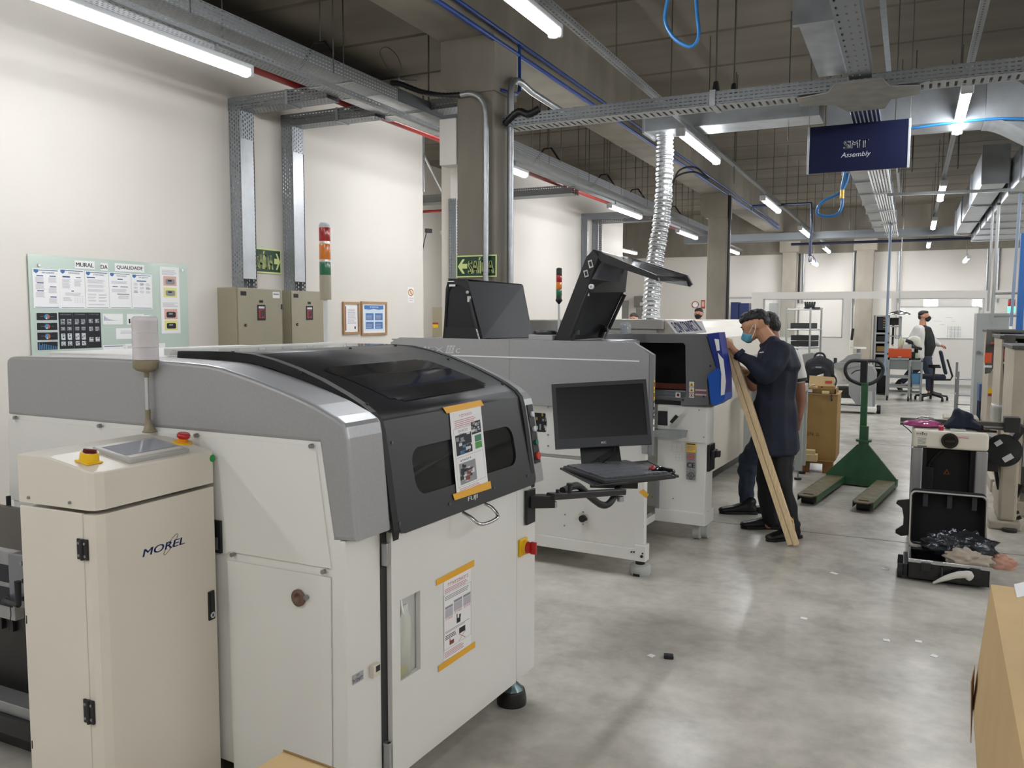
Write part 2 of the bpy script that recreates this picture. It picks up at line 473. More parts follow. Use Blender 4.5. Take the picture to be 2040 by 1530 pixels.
for i, (a, b_) in enumerate(((w1[0], w1[1]), (w2[0], w2[1]), (xa, xb_), (xc, xc+2.2))):
    fr = MB(); t = .022
    for q in ((a, a+t, zw0, zw1), (b_-t, b_, zw0, zw1), (a, b_, zw0, zw0+t), (a, b_, zw1-t, zw1)): fr.box(q[0], q[1], PT-.012, PT+.02, q[2], q[3], alu)
    wo = struct('window_%d' % (i+1), fr, ((a+b_)/2, PT, zw0))
    po = MB().box(a+t, b_-t, PT+.004, PT+.008, zw0+t, zw1-t, pane).build('pane', ((a+b_)/2, PT, zw0)); COL.objects.link(po); po.parent = wo
dl = MB()
for q in ((d1[0]-.02, d1[0]+.03, 0, zw1), (d1[1]-.03, d1[1]+.02, 0, zw1), (d1[0], d1[1], zw1, zw1+.04)): dl.box(q[0], q[1], PT-.02, PT+.09, q[2], q[3], part_m)
struct('trim_5', dl)
# partition door panel seams and skirting
sk = MB().box(d1[1]+.02, 10.9, PT-.015, PT, 0, .06, alu).box(xl, d1[0]-.02, PT-.015, PT, 0, .06, alu)
struct('baseboard_back', sk)
# white doors leaning into the office glass, glowing framed panes on the wall behind
dg = MB().box(YP(1524, 640, YB).x, YP(1557, 640, YB).x, YB-.06, YB, 0, 2.2, part_m)
dg2 = MB().box(YP(1532, 640, YB).x, YP(1550, 640, YB).x, YB-.07, YB-.05, 1.15, 2.0, alu)
do = struct('door_1', dg); q_ = dg2.build('door_glass'); COL.objects.link(q_); q_.parent = do
dm = mat('grey_door', '#8b8a85', .5)
struct('door_2', MB().box(YP(1238, 620, YB).x, YP(1252, 620, YB).x, YB-.05, YB, 0, 2.1, dm))
pane_glow = emit('glowing_pane', '#e6eeff', 4.0)  # glowing panes added for the bright patches in the office glass
for i, (x0, x1, y0, y1) in enumerate(((1840, 1868, 597, 617), (1937, 1956, 597, 611))):
    a = YP(x0, y1, YB-.02); b_ = YP(x1, y0, YB-.02)
    wo = struct('window_%d' % (i+5), MB().box(a.x-.03, b_.x+.03, YB-.05, YB-.02, a.z-.03, b_.z+.03, part_m).box((a.x+b_.x)/2-.01, (a.x+b_.x)/2+.01, YB-.056, YB-.05, a.z, b_.z, part_m))
    po = MB().box(a.x, b_.x, YB-.053, YB-.051, a.z, b_.z, pane_glow).build('pane'); COL.objects.link(po); po.parent = wo
# whiteboard in the office
a = YP(1790, 676, YB-.1); b_ = YP(1950, 612, YB-.1)
wb = Thing('whiteboard', 'large whiteboard with faint schedules behind the office glass', 'whiteboard', (a.x, YB-.06, a.z))
wb.part('board', MB().box(a.x, b_.x, YB-.08, YB-.02, a.z, b_.z, mat('whiteboard_enamel', '#e8e6e0', .2)))
wb.part('frame', MB().box(a.x-.02, b_.x+.02, YB-.09, YB-.02, b_.z, b_.z+.03, alu).box(a.x-.02, b_.x+.02, YB-.1, YB-.02, a.z-.03, a.z, alu))
nt_ = MB()
for k in range(9):
    p = YP(1890, 652+2.4*k, YB-.085)
    nt_.box(p.x, p.x+.3, YB-.083, YB-.0805, p.z, p.z+.008, inkgrey)
for k in range(5):
    p = YP(1850+11*k, 633+(k % 3)*7, YB-.085); nt_.box(p.x, p.x+.12+.05*(k % 2), YB-.083, YB-.0805, p.z, p.z+.008, inkgrey)
for k in range(4):
    p = YP(1888+7*k, 650, YB-.085); nt_.box(p.x, p.x+.008, YB-.083, YB-.0805, p.z-.32, p.z, inkgrey)
wb.part('writing', nt_)
# conduits on the back wall
for i, (x0, lab) in enumerate(((1600, 'first'), (1592, 'second'), (1700, 'third'), (1790, 'fourth'), (1965, 'fifth'), (1988, 'sixth'))):
    p = YP(x0, 560, YB-.04); mm = black if i == 1 else steel
    pts = [(p.x, YB-.04, 2.0), (p.x, YB-.04, 3.35), (p.x, YB-.06, 3.5)] if i < 4 else [(p.x, YB-.04, 2.0), (p.x, YB-.04, 3.6), (p.x-.1 if i == 4 else p.x+.1, YB-.04, 3.72), (p.x-.9 if i == 4 else p.x+.9, YB-.14, 3.73)]
    solo('wall_conduit', ['galvanised conduit on the back wall right of the first wall pillar', 'black conduit hugging the first wall pillar', 'galvanised conduit just left of the second wall pillar',
          'galvanised conduit above the office between whiteboard and second wall pillar', 'conduit bending left at the top above the right office window', 'conduit bending right at the top near the aluminium ladder frame'][i], 'conduit',
         MB().tube(smooth_path(pts, 5) if i > 3 else pts, .028, mm, 8), group='conduits on the back wall')
# ------------------------------------------------------------------ luminaires
glow = emit('lamp_diffuser', '#f3f5f8', LAMP_E)
house = mat('lamp_housing', '#c9cccf', .4)
LL = 1.68
def make_lamp():
    t = Thing('strip_light', 'x', 'ceiling light', (0, 0, 0), group='strip lights hung in rows')
    t.part('housing', MB().box(-.045, .045, 0, LL, .045, .085, house, .01).box(-.047, .047, -.012, .03, .0, .085, house, .01).box(-.047, .047, LL-.03, LL+.012, .0, .085, house, .01))
    prof = [(.04*math.cos(R(a)), .045+.05*math.sin(R(a))) for a in range(180, 361, 20)]
    t.part('diffuser', MB().prism(prof, 'y', .02, LL-.02, glow), fix=True)
    hk = MB().box(-.01, .01, .3, .32, .085, .15, steel).box(-.01, .01, LL-.32, LL-.3, .085, .15, steel)
    t.part('clip', hk)
    return t
lamp0 = make_lamp().o
first = [True]
def lamp(x, y, z, label):
    if first[0]:
        first[0] = False; lamp0.location = (x, y, z); lamp0['label'] = label; return lamp0
    return dup(lamp0, (x, y, z), label=label)
LX_, LZ_ = -2.1, 3.36
names = ['nearest light of the row beside the long beam, cut by the picture top', 'second light of the beam row, right above the silver flexible duct', 'third light of the beam row, beyond the silver flexible duct',
         'fourth light of the beam row, left of the blue hose loop', 'farthest light of the row beside the concrete beam']
for px, py, lb in zip((1108, 1428, 1551, 1612, 1652), (52, 318, 421, 468, 500), names):
    ye = XP(px, py, LX_).y; lamp(LX_, ye-LL, LZ_, lb)
RX_ = .34
names = ['bright light hanging right of the navy hanging sign', 'second light of the right row, beside the galvanised rail', 'third light of the right row, above the office partition', 'smallest, farthest light of the right row over the office']
for k, ((px, py), lb) in enumerate(zip(((1904, 278), (1870, 405), (1858, 460), (1849, 494)), names)):
    ye = (9.35, 14.55, 19.1, 24.1)[k]; lamp(RX_, ye-LL, LZ_+.02, lb)
WXL = -4.45
names = ['very bright light at the top left along the white wall', 'light half hidden behind the near concrete pillar', 'light under the main tray right of the near pillar, before the silver duct', 'light under the main tray just right of the silver duct', 'farthest small light right of the second pillar']
for (px, py), lb in zip(((495, 140), (1047, 350), (1275, 432), (1387, 475), (1470, 506)), names):
    ye = XP(px, py, WXL).y; lamp(WXL, ye-LL, 3.34, lb)
# rows that carry on behind the camera
for x in (LX_, RX_, WXL):
    y = (XP(1108, 52, LX_).y if x == LX_ else 4.45 if x == RX_ else XP(495, 140, WXL).y)-4.9+LL*0
    if x == RX_: lamp(x, 4.45-LL+.0, LZ_+.6, 'light of the right row above the top edge of the picture') if False else None
    k = 0
    while y > -2.5:
        lamp(x, y-LL, LZ_, 'strip light of the %s row behind the viewer' % ('beam' if x == LX_ else 'right' if x == RX_ else 'wall')); y -= 4.9
for k, xx in enumerate((2.75, 5.2, 7.6)):
    for j, yy in enumerate((-2.2, 2.7, 7.6, 12.5, 17.4)): lamp(xx, yy, 3.36 if xx > 3.7 else 2.9, 'strip light outside the right edge, %s row, %s' % (('inner', 'middle', 'outer')[k], ('rearmost', 'level with the viewer', 'a little ahead', 'well ahead', 'farthest')[j]))
lamp(-7.4, 12.6, 3.0, 'light glowing in the passage beyond the white wall'); lamp(-6.9, 20.6, 3.3, 'light in the far left bay beyond the second white wall')
lamp(-7.3, 9.9, 2.9, 'light just inside the passage opening'); lamp(1.2, 22.8, 3.0, 'light above the glazed office, right'); lamp(-2.4, 22.8, 3.0, 'light above the glazed office, left')
# ------------------------------------------------------------------ cable trays
perfY = perforated('slotted_tray', '#9fa4a8', .04, .028, .55, .34, .5)
perfS = perforated('slotted_side', '#8f9498', .04, .028, .62, .3, 0)
perfB = perforated('ribbed_tray_bottom', '#a7abad', .055, .2, .35, .7, 0)
def tray(mb, p0, p1, wd, h, up=(0, 0, 1), bot=None, side=None, lip=True):
    """open channel from p0 to p1 (centre of its floor)"""
    p0, p1 = Vector(p0), Vector(p1); d = p1-p0; ln = d.length; d.normalize(); up = Vector(up); s_ = d.cross(up).normalized()
    bot = bot or perfY; side = side or perfS
    def sheet(a, u_, lu, v_, lv, m_):
        mb.add([a, a+u_*lu, a+u_*lu+v_*lv, a+v_*lv], [(0, 1, 2, 3)], m_, False, [[(0, 0), (lu, 0), (lu, lv), (0, lv)]])
        n = u_.cross(v_).normalized()*.0015
        mb.add([a+n, a+u_*lu+n, a+u_*lu+v_*lv+n, a+v_*lv+n], [(3, 2, 1, 0)], m_, False, [[(0, lv), (lu, lv), (lu, 0), (0, 0)]])
    sheet(p0-s_*wd/2, d, ln, s_, wd, bot)
    sheet(p0-s_*wd/2, d, ln, up, h, side); sheet(p0+s_*wd/2, d, ln, up, h, side)
    if lip:
        for k in (-1, 1):
            c = p0+s_*(wd/2-.008)*k+up*h
            mb.quad(c-s_*.008, c+s_*.008, c+s_*.008+d*ln, c-s_*.008+d*ln, steel, .002)
    return mb
MZ = 3.58
mt = Thing('cable_tray', 'long wide slotted cable tray running along the white wall above the machines', 'cable tray', (-4.57, 9, MZ))
mt.part('channel', tray(MB(), (-4.57, -4.1, MZ), (-4.57, 22.5, MZ), .46, .11))
cov = MB()
for ya, yb in ((6.35, 6.95), (7.05, 8.0), (15.0, 16.8)): cov.box(-4.8, -4.34, ya, yb, MZ-.006, MZ-.002, steel)
cov.box(-4.342, -4.334, 6.6, 8.4, MZ, MZ+.11, mat('dark_galvanised_plate', '#5d6163', .5, .6))
mt.part('bottom_plate', cov)
jn = MB()
for yy in (3.2, 5.9, 9.0, 12.0, 15.2): jn.box(-4.81, -4.33, yy, yy+.03, MZ-.008, MZ-.003, steel)
mt.part('joint_strap', jn)
solo('red_sprinkler_pipe', 'red fire sprinkler pipe running between the main tray and the white wall', 'pipe', MB().cyl((-5.12, -4, 3.70), (-5.12, 21, 3.70), .045, mat('red_paint', '#8f1714', .3), n=14))
solo('red_sprinkler_pipe', 'thin red pipe crossing high inside the passage opening', 'pipe', MB().cyl((-8.9, 14.0, 3.62), (-6.2, 14.0, 3.62), .025, mat('red_paint', '#8f1714', .3), n=10))
# drops down the wall to the grey cabinets
def drop(xp0, xp1, label, gap, ytop=215, fol=512):
    y0 = XP(xp0, 400, WX).y; y1 = XP(xp1, 400, WX+.14).y
    t = Thing('cable_duct', label, 'cable duct', (WX+.07, (y0+y1)/2, 1.86), group='cable ducts dropping to the grey cabinets')
    b = MB(); ztop = 3.66
    def sh(a, u_, lu, v_, lv, m_):
        a, u_, v_ = Vector(a), Vector(u_), Vector(v_)
        b.add([a, a+u_*lu, a+u_*lu+v_*lv, a+v_*lv], [(0, 1, 2, 3)], m_, False, [[(0, 0), (lu, 0), (lu, lv), (0, lv)]])
    for yy in (y0, y1):
        sh((WX+.005, yy, 1.86), (0, 0, 1), ztop-1.86, (1, 0, 0), .14, perfY)
    sh((WX+.145, y0, 3.28), (0, 0, 1), .28, (0, 1, 0), y1-y0, perfY)
    sh((WX+.005, y0, 1.86), (0, 0, 1), ztop-1.86, (0, 1, 0), y1-y0, steel)
    t.part('channel', b)
    cv = MB().box(WX+.146, WX+.152, y0-.004, y1-.02, 1.95, 3.28, mat('brushed_zinc_cover', '#a8abad', .42, .7, amt=.12, sc=6), .002)
    t.part('cover', cv)
    h = MB(); tray(h, (WX+.0, (y0+y1)/2, ztop-.12), (-4.78, (y0+y1)/2, ztop-.12), y1-y0, .12)
    h.box(-5.25, -5.22, y0-.006, y1+.006, ztop-.13, ztop+.005, steel)
    t.part('branch', h)
    solo('rigid_conduit', 'slim conduit running down the wall beside the %s drop' % gap, 'conduit', MB().cyl((WX+.05, y1+.04, 1.86), (WX+.05, y1+.04, 3.5), .014, steel, n=8).box(WX, WX+.06, y1+.015, y1+.065, 3.05, 3.08, steel), group='slim conduits beside the wall drops')
    return y0, y1
dr1 = drop(458.5, 508, 'slotted cable drop above the left grey cabinet, with a torn shiny cover', 'left')
dr2 = drop(562.5, 606, 'slotted cable drop above the right grey cabinet, with a clean cover', 'right')
# drops on the far wall
for xp0, xp1, lb in ((1158, 1171, 'narrow cable drop on the far white wall, left of two'), (1180, 1199, 'narrow cable drop on the far white wall, right of two')):
    y0 = XP(xp0, 450, WX).y; y1 = XP(xp1, 450, WX+.12).y
    b = MB(); tray(b, (WX+.01, (y0+y1)/2, 1.7), (WX+.01, (y0+y1)/2, 3.6), y1-y0, .12, up=(1, 0, 0))
    tray(b, (WX, (y0+y1)/2, 3.5), (-4.7, (y0+y1)/2, 3.5), y1-y0, .12)
    solo('cable_duct', lb, 'cable duct', b, group='cable ducts on the far white wall')
b = MB(); tray(b, (WX, 9.98, 1.2), (WX, 9.98, 3.4), .1, .1, up=(1, 0, 0))
# passage pieces
b = MB(); tray(b, (-8.9, 12.3, 3.5), (-4.81, 12.3, 3.5), .3, .13)
solo('cable_tray', 'short slotted tray crossing the passage opening behind the near pillar', 'cable tray', b)
b = MB(); p = XP(890, 600, WX+.02); tray(b, (WX+.0, 10.38, .3), (WX+.0, 10.38, 3.25), .12, .12, up=(1, 0, 0))
solo('cable_duct', 'slotted cable duct standing at the edge of the passage opening', 'cable duct', b)
b = MB()
b.cyl((-6.1, 9.9, 3.3), (-6.1, 9.9, 4.6), .018, steel, n=8); b.cyl((-6.1, 9.9, 3.95), (-7.6, 12.0, 3.95), .018, steel, n=8); b.cyl((-6.1, 9.9, 3.8), (-7.4, 13.0, 3.4), .018, steel, n=8)
solo('pipe_bracket', 'thin pipe bracket in the top of the passage opening', 'bracket', b)
# cross tray in front of the pillar
cz = 3.29
ct = Thing('cable_tray', 'deep slotted cable tray crossing the hall from the near pillar to the right', 'cable tray', (-1.5, 10.9, cz))
ct.part('channel', tray(MB(), (-3.37, 6.92, cz), (3.2, 6.92, cz), .24, .1, bot=perfB))
ct.part('joint_clamp', MB().box(-1.515, -1.47, 6.785, 7.055, cz-.012, cz+.11, steel))
nd = MB().poly([(-.85, 6.8), (-.62, 6.72), (-.56, 6.5), (-.24, 6.5), (-.2, 6.72), (.0, 6.8), (.0, 7.04), (-.2, 7.12), (-.25, 7.4), (-.52, 7.4), (-.6, 7.12), (-.85, 7.04)], mat('dull_zinc', '#8d8c86', .5, .5, amt=.15, sc=9), (0, 0, cz-.02), (1, 0, 0), (0, 1, 0), .008)
ct.part('crossing_plate', nd)
b = MB(); tray(b, (-5.0, 7.3, 3.62), (-3.75, 7.3, 3.62), .24, .1)
solo('cable_tray', 'short slotted tray passing behind the pillar capital', 'cable tray', b)
# centre tray toward the viewer and the conduits beyond the crossing
b = MB(); tray(b, (-.39, -4, 3.31), (-.39, 6.6, 3.31), .15, .09, bot=perforated('sparse_slots', '#9298a0', .12, .05, .3, .25, 0))
solo('cable_tray', 'bluish narrow tray coming overhead toward the tray crossing', 'cable tray', b)
for k in range(7):
    x = -.52+.034*k
    solo('rigid_conduit', 'galvanised conduit of the bundle running away from the tray crossing', 'conduit', MB().cyl((x, 7.35, 3.34), (x, 20.0, 3.34), .013, chrome, n=8), group='bundle of conduits beyond the tray crossing')
for k in range(6):
    solo('conduit_strap', 'cross strap under the bundle of parallel conduits', 'strap', MB().box(-.56, -.28, 8.6+2.1*k, 8.63+2.1*k, 3.31, 3.325, steel), group='straps under the conduit bundle')
# far cross tray and its dark pipe
b = MB(); tray(b, (-5.0, 20.2, 3.36), (10.9, 20.2, 3.36), .4, .16)
solo('cable_tray', 'slotted tray crossing the far end of the hall above the office', 'cable tray', b)
solo('dark_pipe', 'thin dark blue pipe strung under the far cross tray', 'pipe', MB().cyl((-2.6, 20.6, 3.3), (10.9, 20.6, 3.3), .03, mat('navy_pipe', '#1a2340', .4), n=8))
# lamp rails
perfR = perforated('slotted_rail', '#9a9ea0', .05, .045, .45, .25, 0)
for x, z, lb in ((LX_-.0, LZ_+.15, 'slotted strut rail carrying the lights beside the beam'), (RX_, LZ_+.17, 'slotted strut rail carrying the right row of lights'), (WXL, 3.34+.15, 'strut rail between the wall row of lights and the main tray')):
    b = MB(); tray(b, (x, -4, z), (x, 24.5, z), .05, .04, bot=perfR, side=perfR, lip=False)
    solo('lamp_rail', lb, 'rail', b)
x_ = ZP(1760, 20, 3.9).x
b = MB().box(x_-.02, x_+.02, -4, 17.0, 3.88, 3.92, steel)
solo('strut_channel', 'thin galvanised channel right of the tray crossing, running away', 'rail', b)
# ------------------------------------------------------------------ threaded rods
rodm = mat('dull_steel_rod', '#5c5a55', .5, .6)
def rods(pts, label, group, r=.006, z1=CEIL+.01):
    ob = None
    for (x, y, z) in pts:
        if ob is None:
            ob = solo('threaded_rod', label, 'rod', MB().cyl((0, 0, 0), (0, 0, 1), r, rodm, n=6), (0, 0, 0), group=group)
            ob.location = (x, y, z); ob.scale = (1, 1, z1-z)
        else:
            c = ob.copy(); COL.objects.link(c); c.location = (x, y, z); c.scale = (1, 1, z1-z)
rods([(-4.34 if k % 2 else -4.80, 3.4+.75*k, MZ) for k in range(24)], 'thin threaded rod holding up the main tray along the wall', 'rods of the main tray')
rods([(-4.15, 9.2+.9*k, 3.6) for k in range(14)], 'thin rod hanging between the main tray and the beam', 'rods between tray and beam')
rods([(LX_, 4.6+1.6*k, LZ_+.18) for k in range(12)], 'thin rod holding the light rail beside the beam', 'rods of the beam light rail')
rods([(RX_, 6.6+2.45*k, LZ_+.2) for k in range(7)], 'thin rod holding the right light rail', 'rods of the right light rail')
rods([(-1.48, 6.86, cz), (-1.36, 6.98, cz), (-2.1, 10.9, cz), (-.98, 10.9, cz), (.42, 10.9, cz), (-.05, 10.9, cz)], 'thin rod holding the tray that crosses the hall', 'rods of the cross tray', .008)
rods([(-.2, 8.8+2.4*k, 3.34) for k in range(5)]+[(-.75, 9.5+2.4*k, 3.5) for k in range(5)]+[(-1.2, 9+1.9*k, 3.4) for k in range(7)], 'thin free rod hanging from the slabs in the middle of the hall', 'free rods in the middle')
for k, (x, y) in enumerate(((-1.48, 6.86), (-1.36, 6.98))):
    solo('rod_cone', 'dark cone sleeve where a rod meets the cross tray', 'sleeve', MB().cyl((x, y, cz+.1), (x, y, cz+.19), .035, black, .02, 12), group='cones on the cross tray')
# triangular hangers of the main tray
for k, y in enumerate((5.75, 8.35, 10.6, 12.9, 14.6, 17.2)):
    solo('tray_hanger', 'dark triangular hanger over the main tray', 'hanger', MB().tube([(-4.78, y, MZ+.1), (-4.6, y, MZ+.3), (-4.5, y, MZ+.3), (-4.36, y, MZ+.1)], .014, black, 6).cyl((-4.55, y, MZ+.3), (-4.55, y, CEIL), .007, rodm, n=6), group='triangular hangers of the main tray')
# ------------------------------------------------------------------ conduits at the near pillar
def pv(x, y, Y=PY-.05): return YP(x, y, Y)
pts = [pv(918, 189), pv(935, 186), pv(950, 190), pv(962, 202), pv(967, 222), pv(968, 260)]
p0 = pv(968, 560); pts = smooth_path(pts, 6)+[Vector((pts[-1].x, PY-.05, 0.02))]
solo('rigid_conduit', 'bright conduit elbowing over and running down the front of the near pillar', 'conduit', MB().tube(pts, .025, steel, 12))
hp = [pv(780, 165, 6.9), pv(800, 168, 6.85), pv(840, 183, 6.75), pv(880, 190, 6.62), pv(918, 189)]
hb = MB(); sp = smooth_path(hp, 10); hb.tube(sp, [(.027 if i % 2 else .022) for i in range(len(sp))], black, 10)
solo('corrugated_hose', 'black corrugated hose from the main tray to the pillar conduit', 'hose', hb)
q = lambda x, y: XP(x, y, -3.31)
pts = [q(1016, 560), q(1016, 230), q(1018, 175), q(1027, 160), q(1040, 168), q(1080, 195)]
a = pts[0]; pts = [Vector((a.x, a.y, .02)), Vector((a.x, a.y, q(1016, 200).z))]+smooth_path([q(1017, 185), q(1021, 166), q(1034, 162), q(1060, 184)], 5)+[Vector((-3.31, q(1060, 184).y+1.2, q(1060, 184).z-.02))]
solo('rigid_conduit', 'galvanised conduit on the side of the near pillar bending under the beam', 'conduit', MB().tube(pts, .03, steel, 12))
bluem = mat('blue_air_pipe', '#1d3f86', .35)
solo('blue_air_pipe', 'blue air pipe running along the lower edge of the concrete beam', 'pipe', MB().cyl((-3.37, 2, 4.12), (-3.37, 24, 4.12), .018, bluem, n=8))
solo('blue_air_pipe', 'second blue air pipe just under the upper one on the beam', 'pipe', MB().cyl((-3.37, 2, 4.01), (-3.37, 24, 4.01), .022, bluem, n=8))
p1 = Vector((-3.36, 7.15, 4.1)); 
solo('blue_air_pipe', 'short blue pipe dropping beside the pillar capital and bending to it', 'pipe', MB().tube([p1, p1+Vector((0, 0, -.42)), p1+Vector((.0, -.06, -.46)), p1+Vector((0, -.4, -.5))], .016, bluem, 8))
# hoses lying on the left end of the cross tray
for k, (dz, m_) in enumerate(((.16, rubber), (.22, rubber))):
    solo('cable_loop', 'black cable arching over the cross tray beside the beam', 'cable', MB().tube(smooth_path([(-2.95+.06*k, 10.9, cz+.05), (-2.8, 10.9, cz+dz), (-2.6, 10.9, cz+dz+.02), (-2.42, 10.9, cz+.08)], 8), .012, m_, 8), group='cables arching over the cross tray')
hs = smooth_path([(-3.34, 6.8, cz+.02), (-3.2, 6.78, cz+.11), (-3.1, 6.78, cz+.08), (-3.0, 6.8, cz+.12)], 10)
solo('corrugated_hose', 'black corrugated hose lying on the left end of the cross tray', 'hose', MB().tube(hs, [(.034 if i % 2 else .028) for i in range(len(hs))], black, 10))
wl = smooth_path([YP(x, y, 6.6) for x, y in ((797, 155), (775, 140), (757, 105), (770, 94), (790, 110), (799, 135), (797, 157), (830, 160))], 6)
solo('wire_loop', 'thin wire loop sticking up from the main tray left of the pillar capital', 'wire', MB().tube(wl, .004, rodm, 6))
b_ = MB().box(-3.93, -3.755, PY+.0, PY+.16, YP(900, 328, PY).z, YP(900, 235, PY).z, mat('white_box_enamel', '#dcdad4', .4), .008)
bx = solo('junction_box', 'tall white box fixed to the left side of the near pillar', 'box', b_)
bm2 = MB()
bm2.box(-3.76, -3.33, PY-.012, PY-.004, YP(950, 552, PY).z, YP(950, 506, PY).z, mat('sign_margin', '#cdd8a8', .5))
# exit signs
sg = mat('exit_green', '#0f3a20', .5); sgt = mat('exit_glow_yellow', '#d7e29a', .6)
def exit_sign(o, u, v, wd, h, arrow, label, nrm):
    o, u, v, nrm = Vector(o), Vector(u), Vector(v), Vector(nrm)
    t = Thing('exit_sign', label, 'sign', o)
    t.part('plate', MB().poly([(0, 0), (wd, 0), (wd, h), (0, h)], sgt, o+nrm*.004, u, v, .003).poly([(h*.06, h*.06), (wd-h*.06, h*.06), (wd-h*.06, h*.94), (h*.06, h*.94)], sg, o+nrm*.005, u, v, .0008))
    tx = MB(); ax = wd*.30
    if arrow < 0:
        ap = [(.04*wd, .5), (.16*wd, .83), (.22*wd, .83), (.15*wd, .62), (.28*wd, .62), (.28*wd, .40), (.15*wd, .40), (.22*wd, .17), (.16*wd, .17)]
        tx.text('SAÍDA', sgt, o+u*(.31*wd)+v*(.16*h)+nrm*.0056, u, v, wd*.62, h*.74, .035)
    else:
        ap = [(wd-x_, y_) for x_, y_ in [(.04*wd, .5), (.16*wd, .83), (.22*wd, .83), (.15*wd, .62), (.28*wd, .62), (.28*wd, .40), (.15*wd, .40), (.22*wd, .17), (.16*wd, .17)]]
        tx.text('SAÍDA', sgt, o+u*(.05*wd)+v*(.16*h)+nrm*.0056, u, v, wd*.62, h*.74, .035)
    tx.poly([(x_, y_*h) for x_, y_ in ap], sgt, o+nrm*.0056, u, v, 0)
    t.part('lettering', tx)
a = YP(909.5, 553, PY-.01); c = YP(990, 507, PY-.01)
exit_sign((a.x, PY-.012, a.z), (1, 0, 0), (0, 0, 1), c.x-a.x, c.z-a.z, -1, 'green exit sign with a left arrow on the near pillar', (0, -1, 0))
a = XP(508, 543, WX+.01); c = XP(559, 511, WX+.01)
exit_sign((WX+.012, a.y, a.z), (0, 1, 0), (0, 0, 1), c.y-a.y, .25, 1, 'green exit sign with a right arrow between the two wall drops', (1, 0, 0))
# ------------------------------------------------------------------ ventilation ducts
duct = mat('duct_galvanised', '#a2a7ab', .36, .75, amt=.14, sc=5)
def rduct(mb, x0, x1, y0, y1, z0, z1, ax, pitch=1.2):
    mb.box(x0, x1, y0, y1, z0, z1, duct, .006)
    a, b = (y0, y1) if ax == 'y' else (x0, x1); k = a
    while k <= b:
        if ax == 'y': mb.box(x0-.02, x1+.02, k-.012, k+.012, z0-.02, z1+.02, duct)
        else: mb.box(k-.012, k+.012, y0-.02, y1+.02, z0-.02, z1+.02, duct)
        k += pitch
    return mb
zA = 3.86; xA0 = ZP(1589, 46, zA).x; xA1 = ZP(1645, 32, zA).x; yA0 = ZP(1600, 42, zA).y; yA1 = ZP(1650, 152, zA).y
t = MB(); rduct(t, xA0, xA1+.04, yA0, yA1, zA, 4.2, 'y', 9); t.box(xA0-.03, xA1+.07, yA0-.03, yA0+.03, zA-.03, 4.25, duct)
t.box(xA0-.02, xA1+.05, -2, yA0-.03, 4.02, 4.4, mat('dark_duct', '#6e7377', .4, .7))
solo('air_duct', 'rectangular duct coming overhead toward the tray crossing', 'duct', t)
t = MB(); rduct(t, -2.6, -.86, 8.6, 9.0, 3.53, 3.8, 'x', 1.75)
solo('air_duct', 'rectangular duct crossing behind the slotted tray, feeding the flexible duct', 'duct', t)
zB = 3.42; xB0 = ZP(1700, 360, zB).x; xB1 = xB0+.42
t = MB(); rduct(t, xB0, xB1, 8.5, 19.6, zB, 3.72, 'y', 1.25)
solo('air_duct', 'long rectangular duct running away behind the navy sign', 'duct', t)
t = MB(); rduct(t, xB1, .55, 8.9, 9.4, 3.42, 3.86, 'x', 1.1)
solo('air_duct', 'deep duct crossing behind the right-hand light', 'duct', t)
xW = ZP(1960, 345, 3.2).x
def sduct():
    b = MB(); n = 10; pr = []
    for i in range(n+1):
        s_ = i/n; e = s_*s_*(3-2*s_); pr.append((.55+.55*s_, 3.42-.24*e))
    up = [(x, z+.44-.1*((x-.55)/.55)) for x, z in pr]
    b.prism(pr+up[::-1], 'y', 8.85, 9.45, duct); return b
solo('duct_bend', 'curved duct piece dipping toward the wide duct on the right', 'duct', sduct())
t = MB(); rduct(t, 1.08, 3.6, 8.8, 20.0, 3.18, 3.6, 'y', 1.2)
solo('air_duct', 'very wide flanged duct under the slabs at the far right', 'duct', t)
t = MB(); rduct(t, .76, 1.03, 12.2, 19.8, 3.3, 3.75, 'y', 2.4); solo('air_duct', 'narrow duct beside the left edge of the wide flanged duct', 'duct', t)
# flexible duct dropping behind the second machine
fx = smooth_path([YP(1325, 258, 8.8), YP(1324, 330, 8.8), YP(1320, 420, 8.75), YP(1308, 500, 8.7), YP(1300, 570, 8.6), YP(1296, 645, 8.5)], 34)
fb = MB(); rr = [.088+(.006 if i % 4 < 2 else -.004)+.004*math.sin(i*.35) for i in range(len(fx))]; fb.tube(fx, rr, mat('foil_duct', '#c3c7ca', .25, .85, amt=.1, sc=20, bump=.4), 22)
fd = Thing('flexible_duct', 'silver foil flexible duct hanging behind the machines', 'duct', fx[0])
fd.part('hose', fb); fd.part('collar', MB().cyl(fx[0]+Vector((0, 0, .12)), fx[0]+Vector((0, 0, -.03)), .095, chrome, n=24))
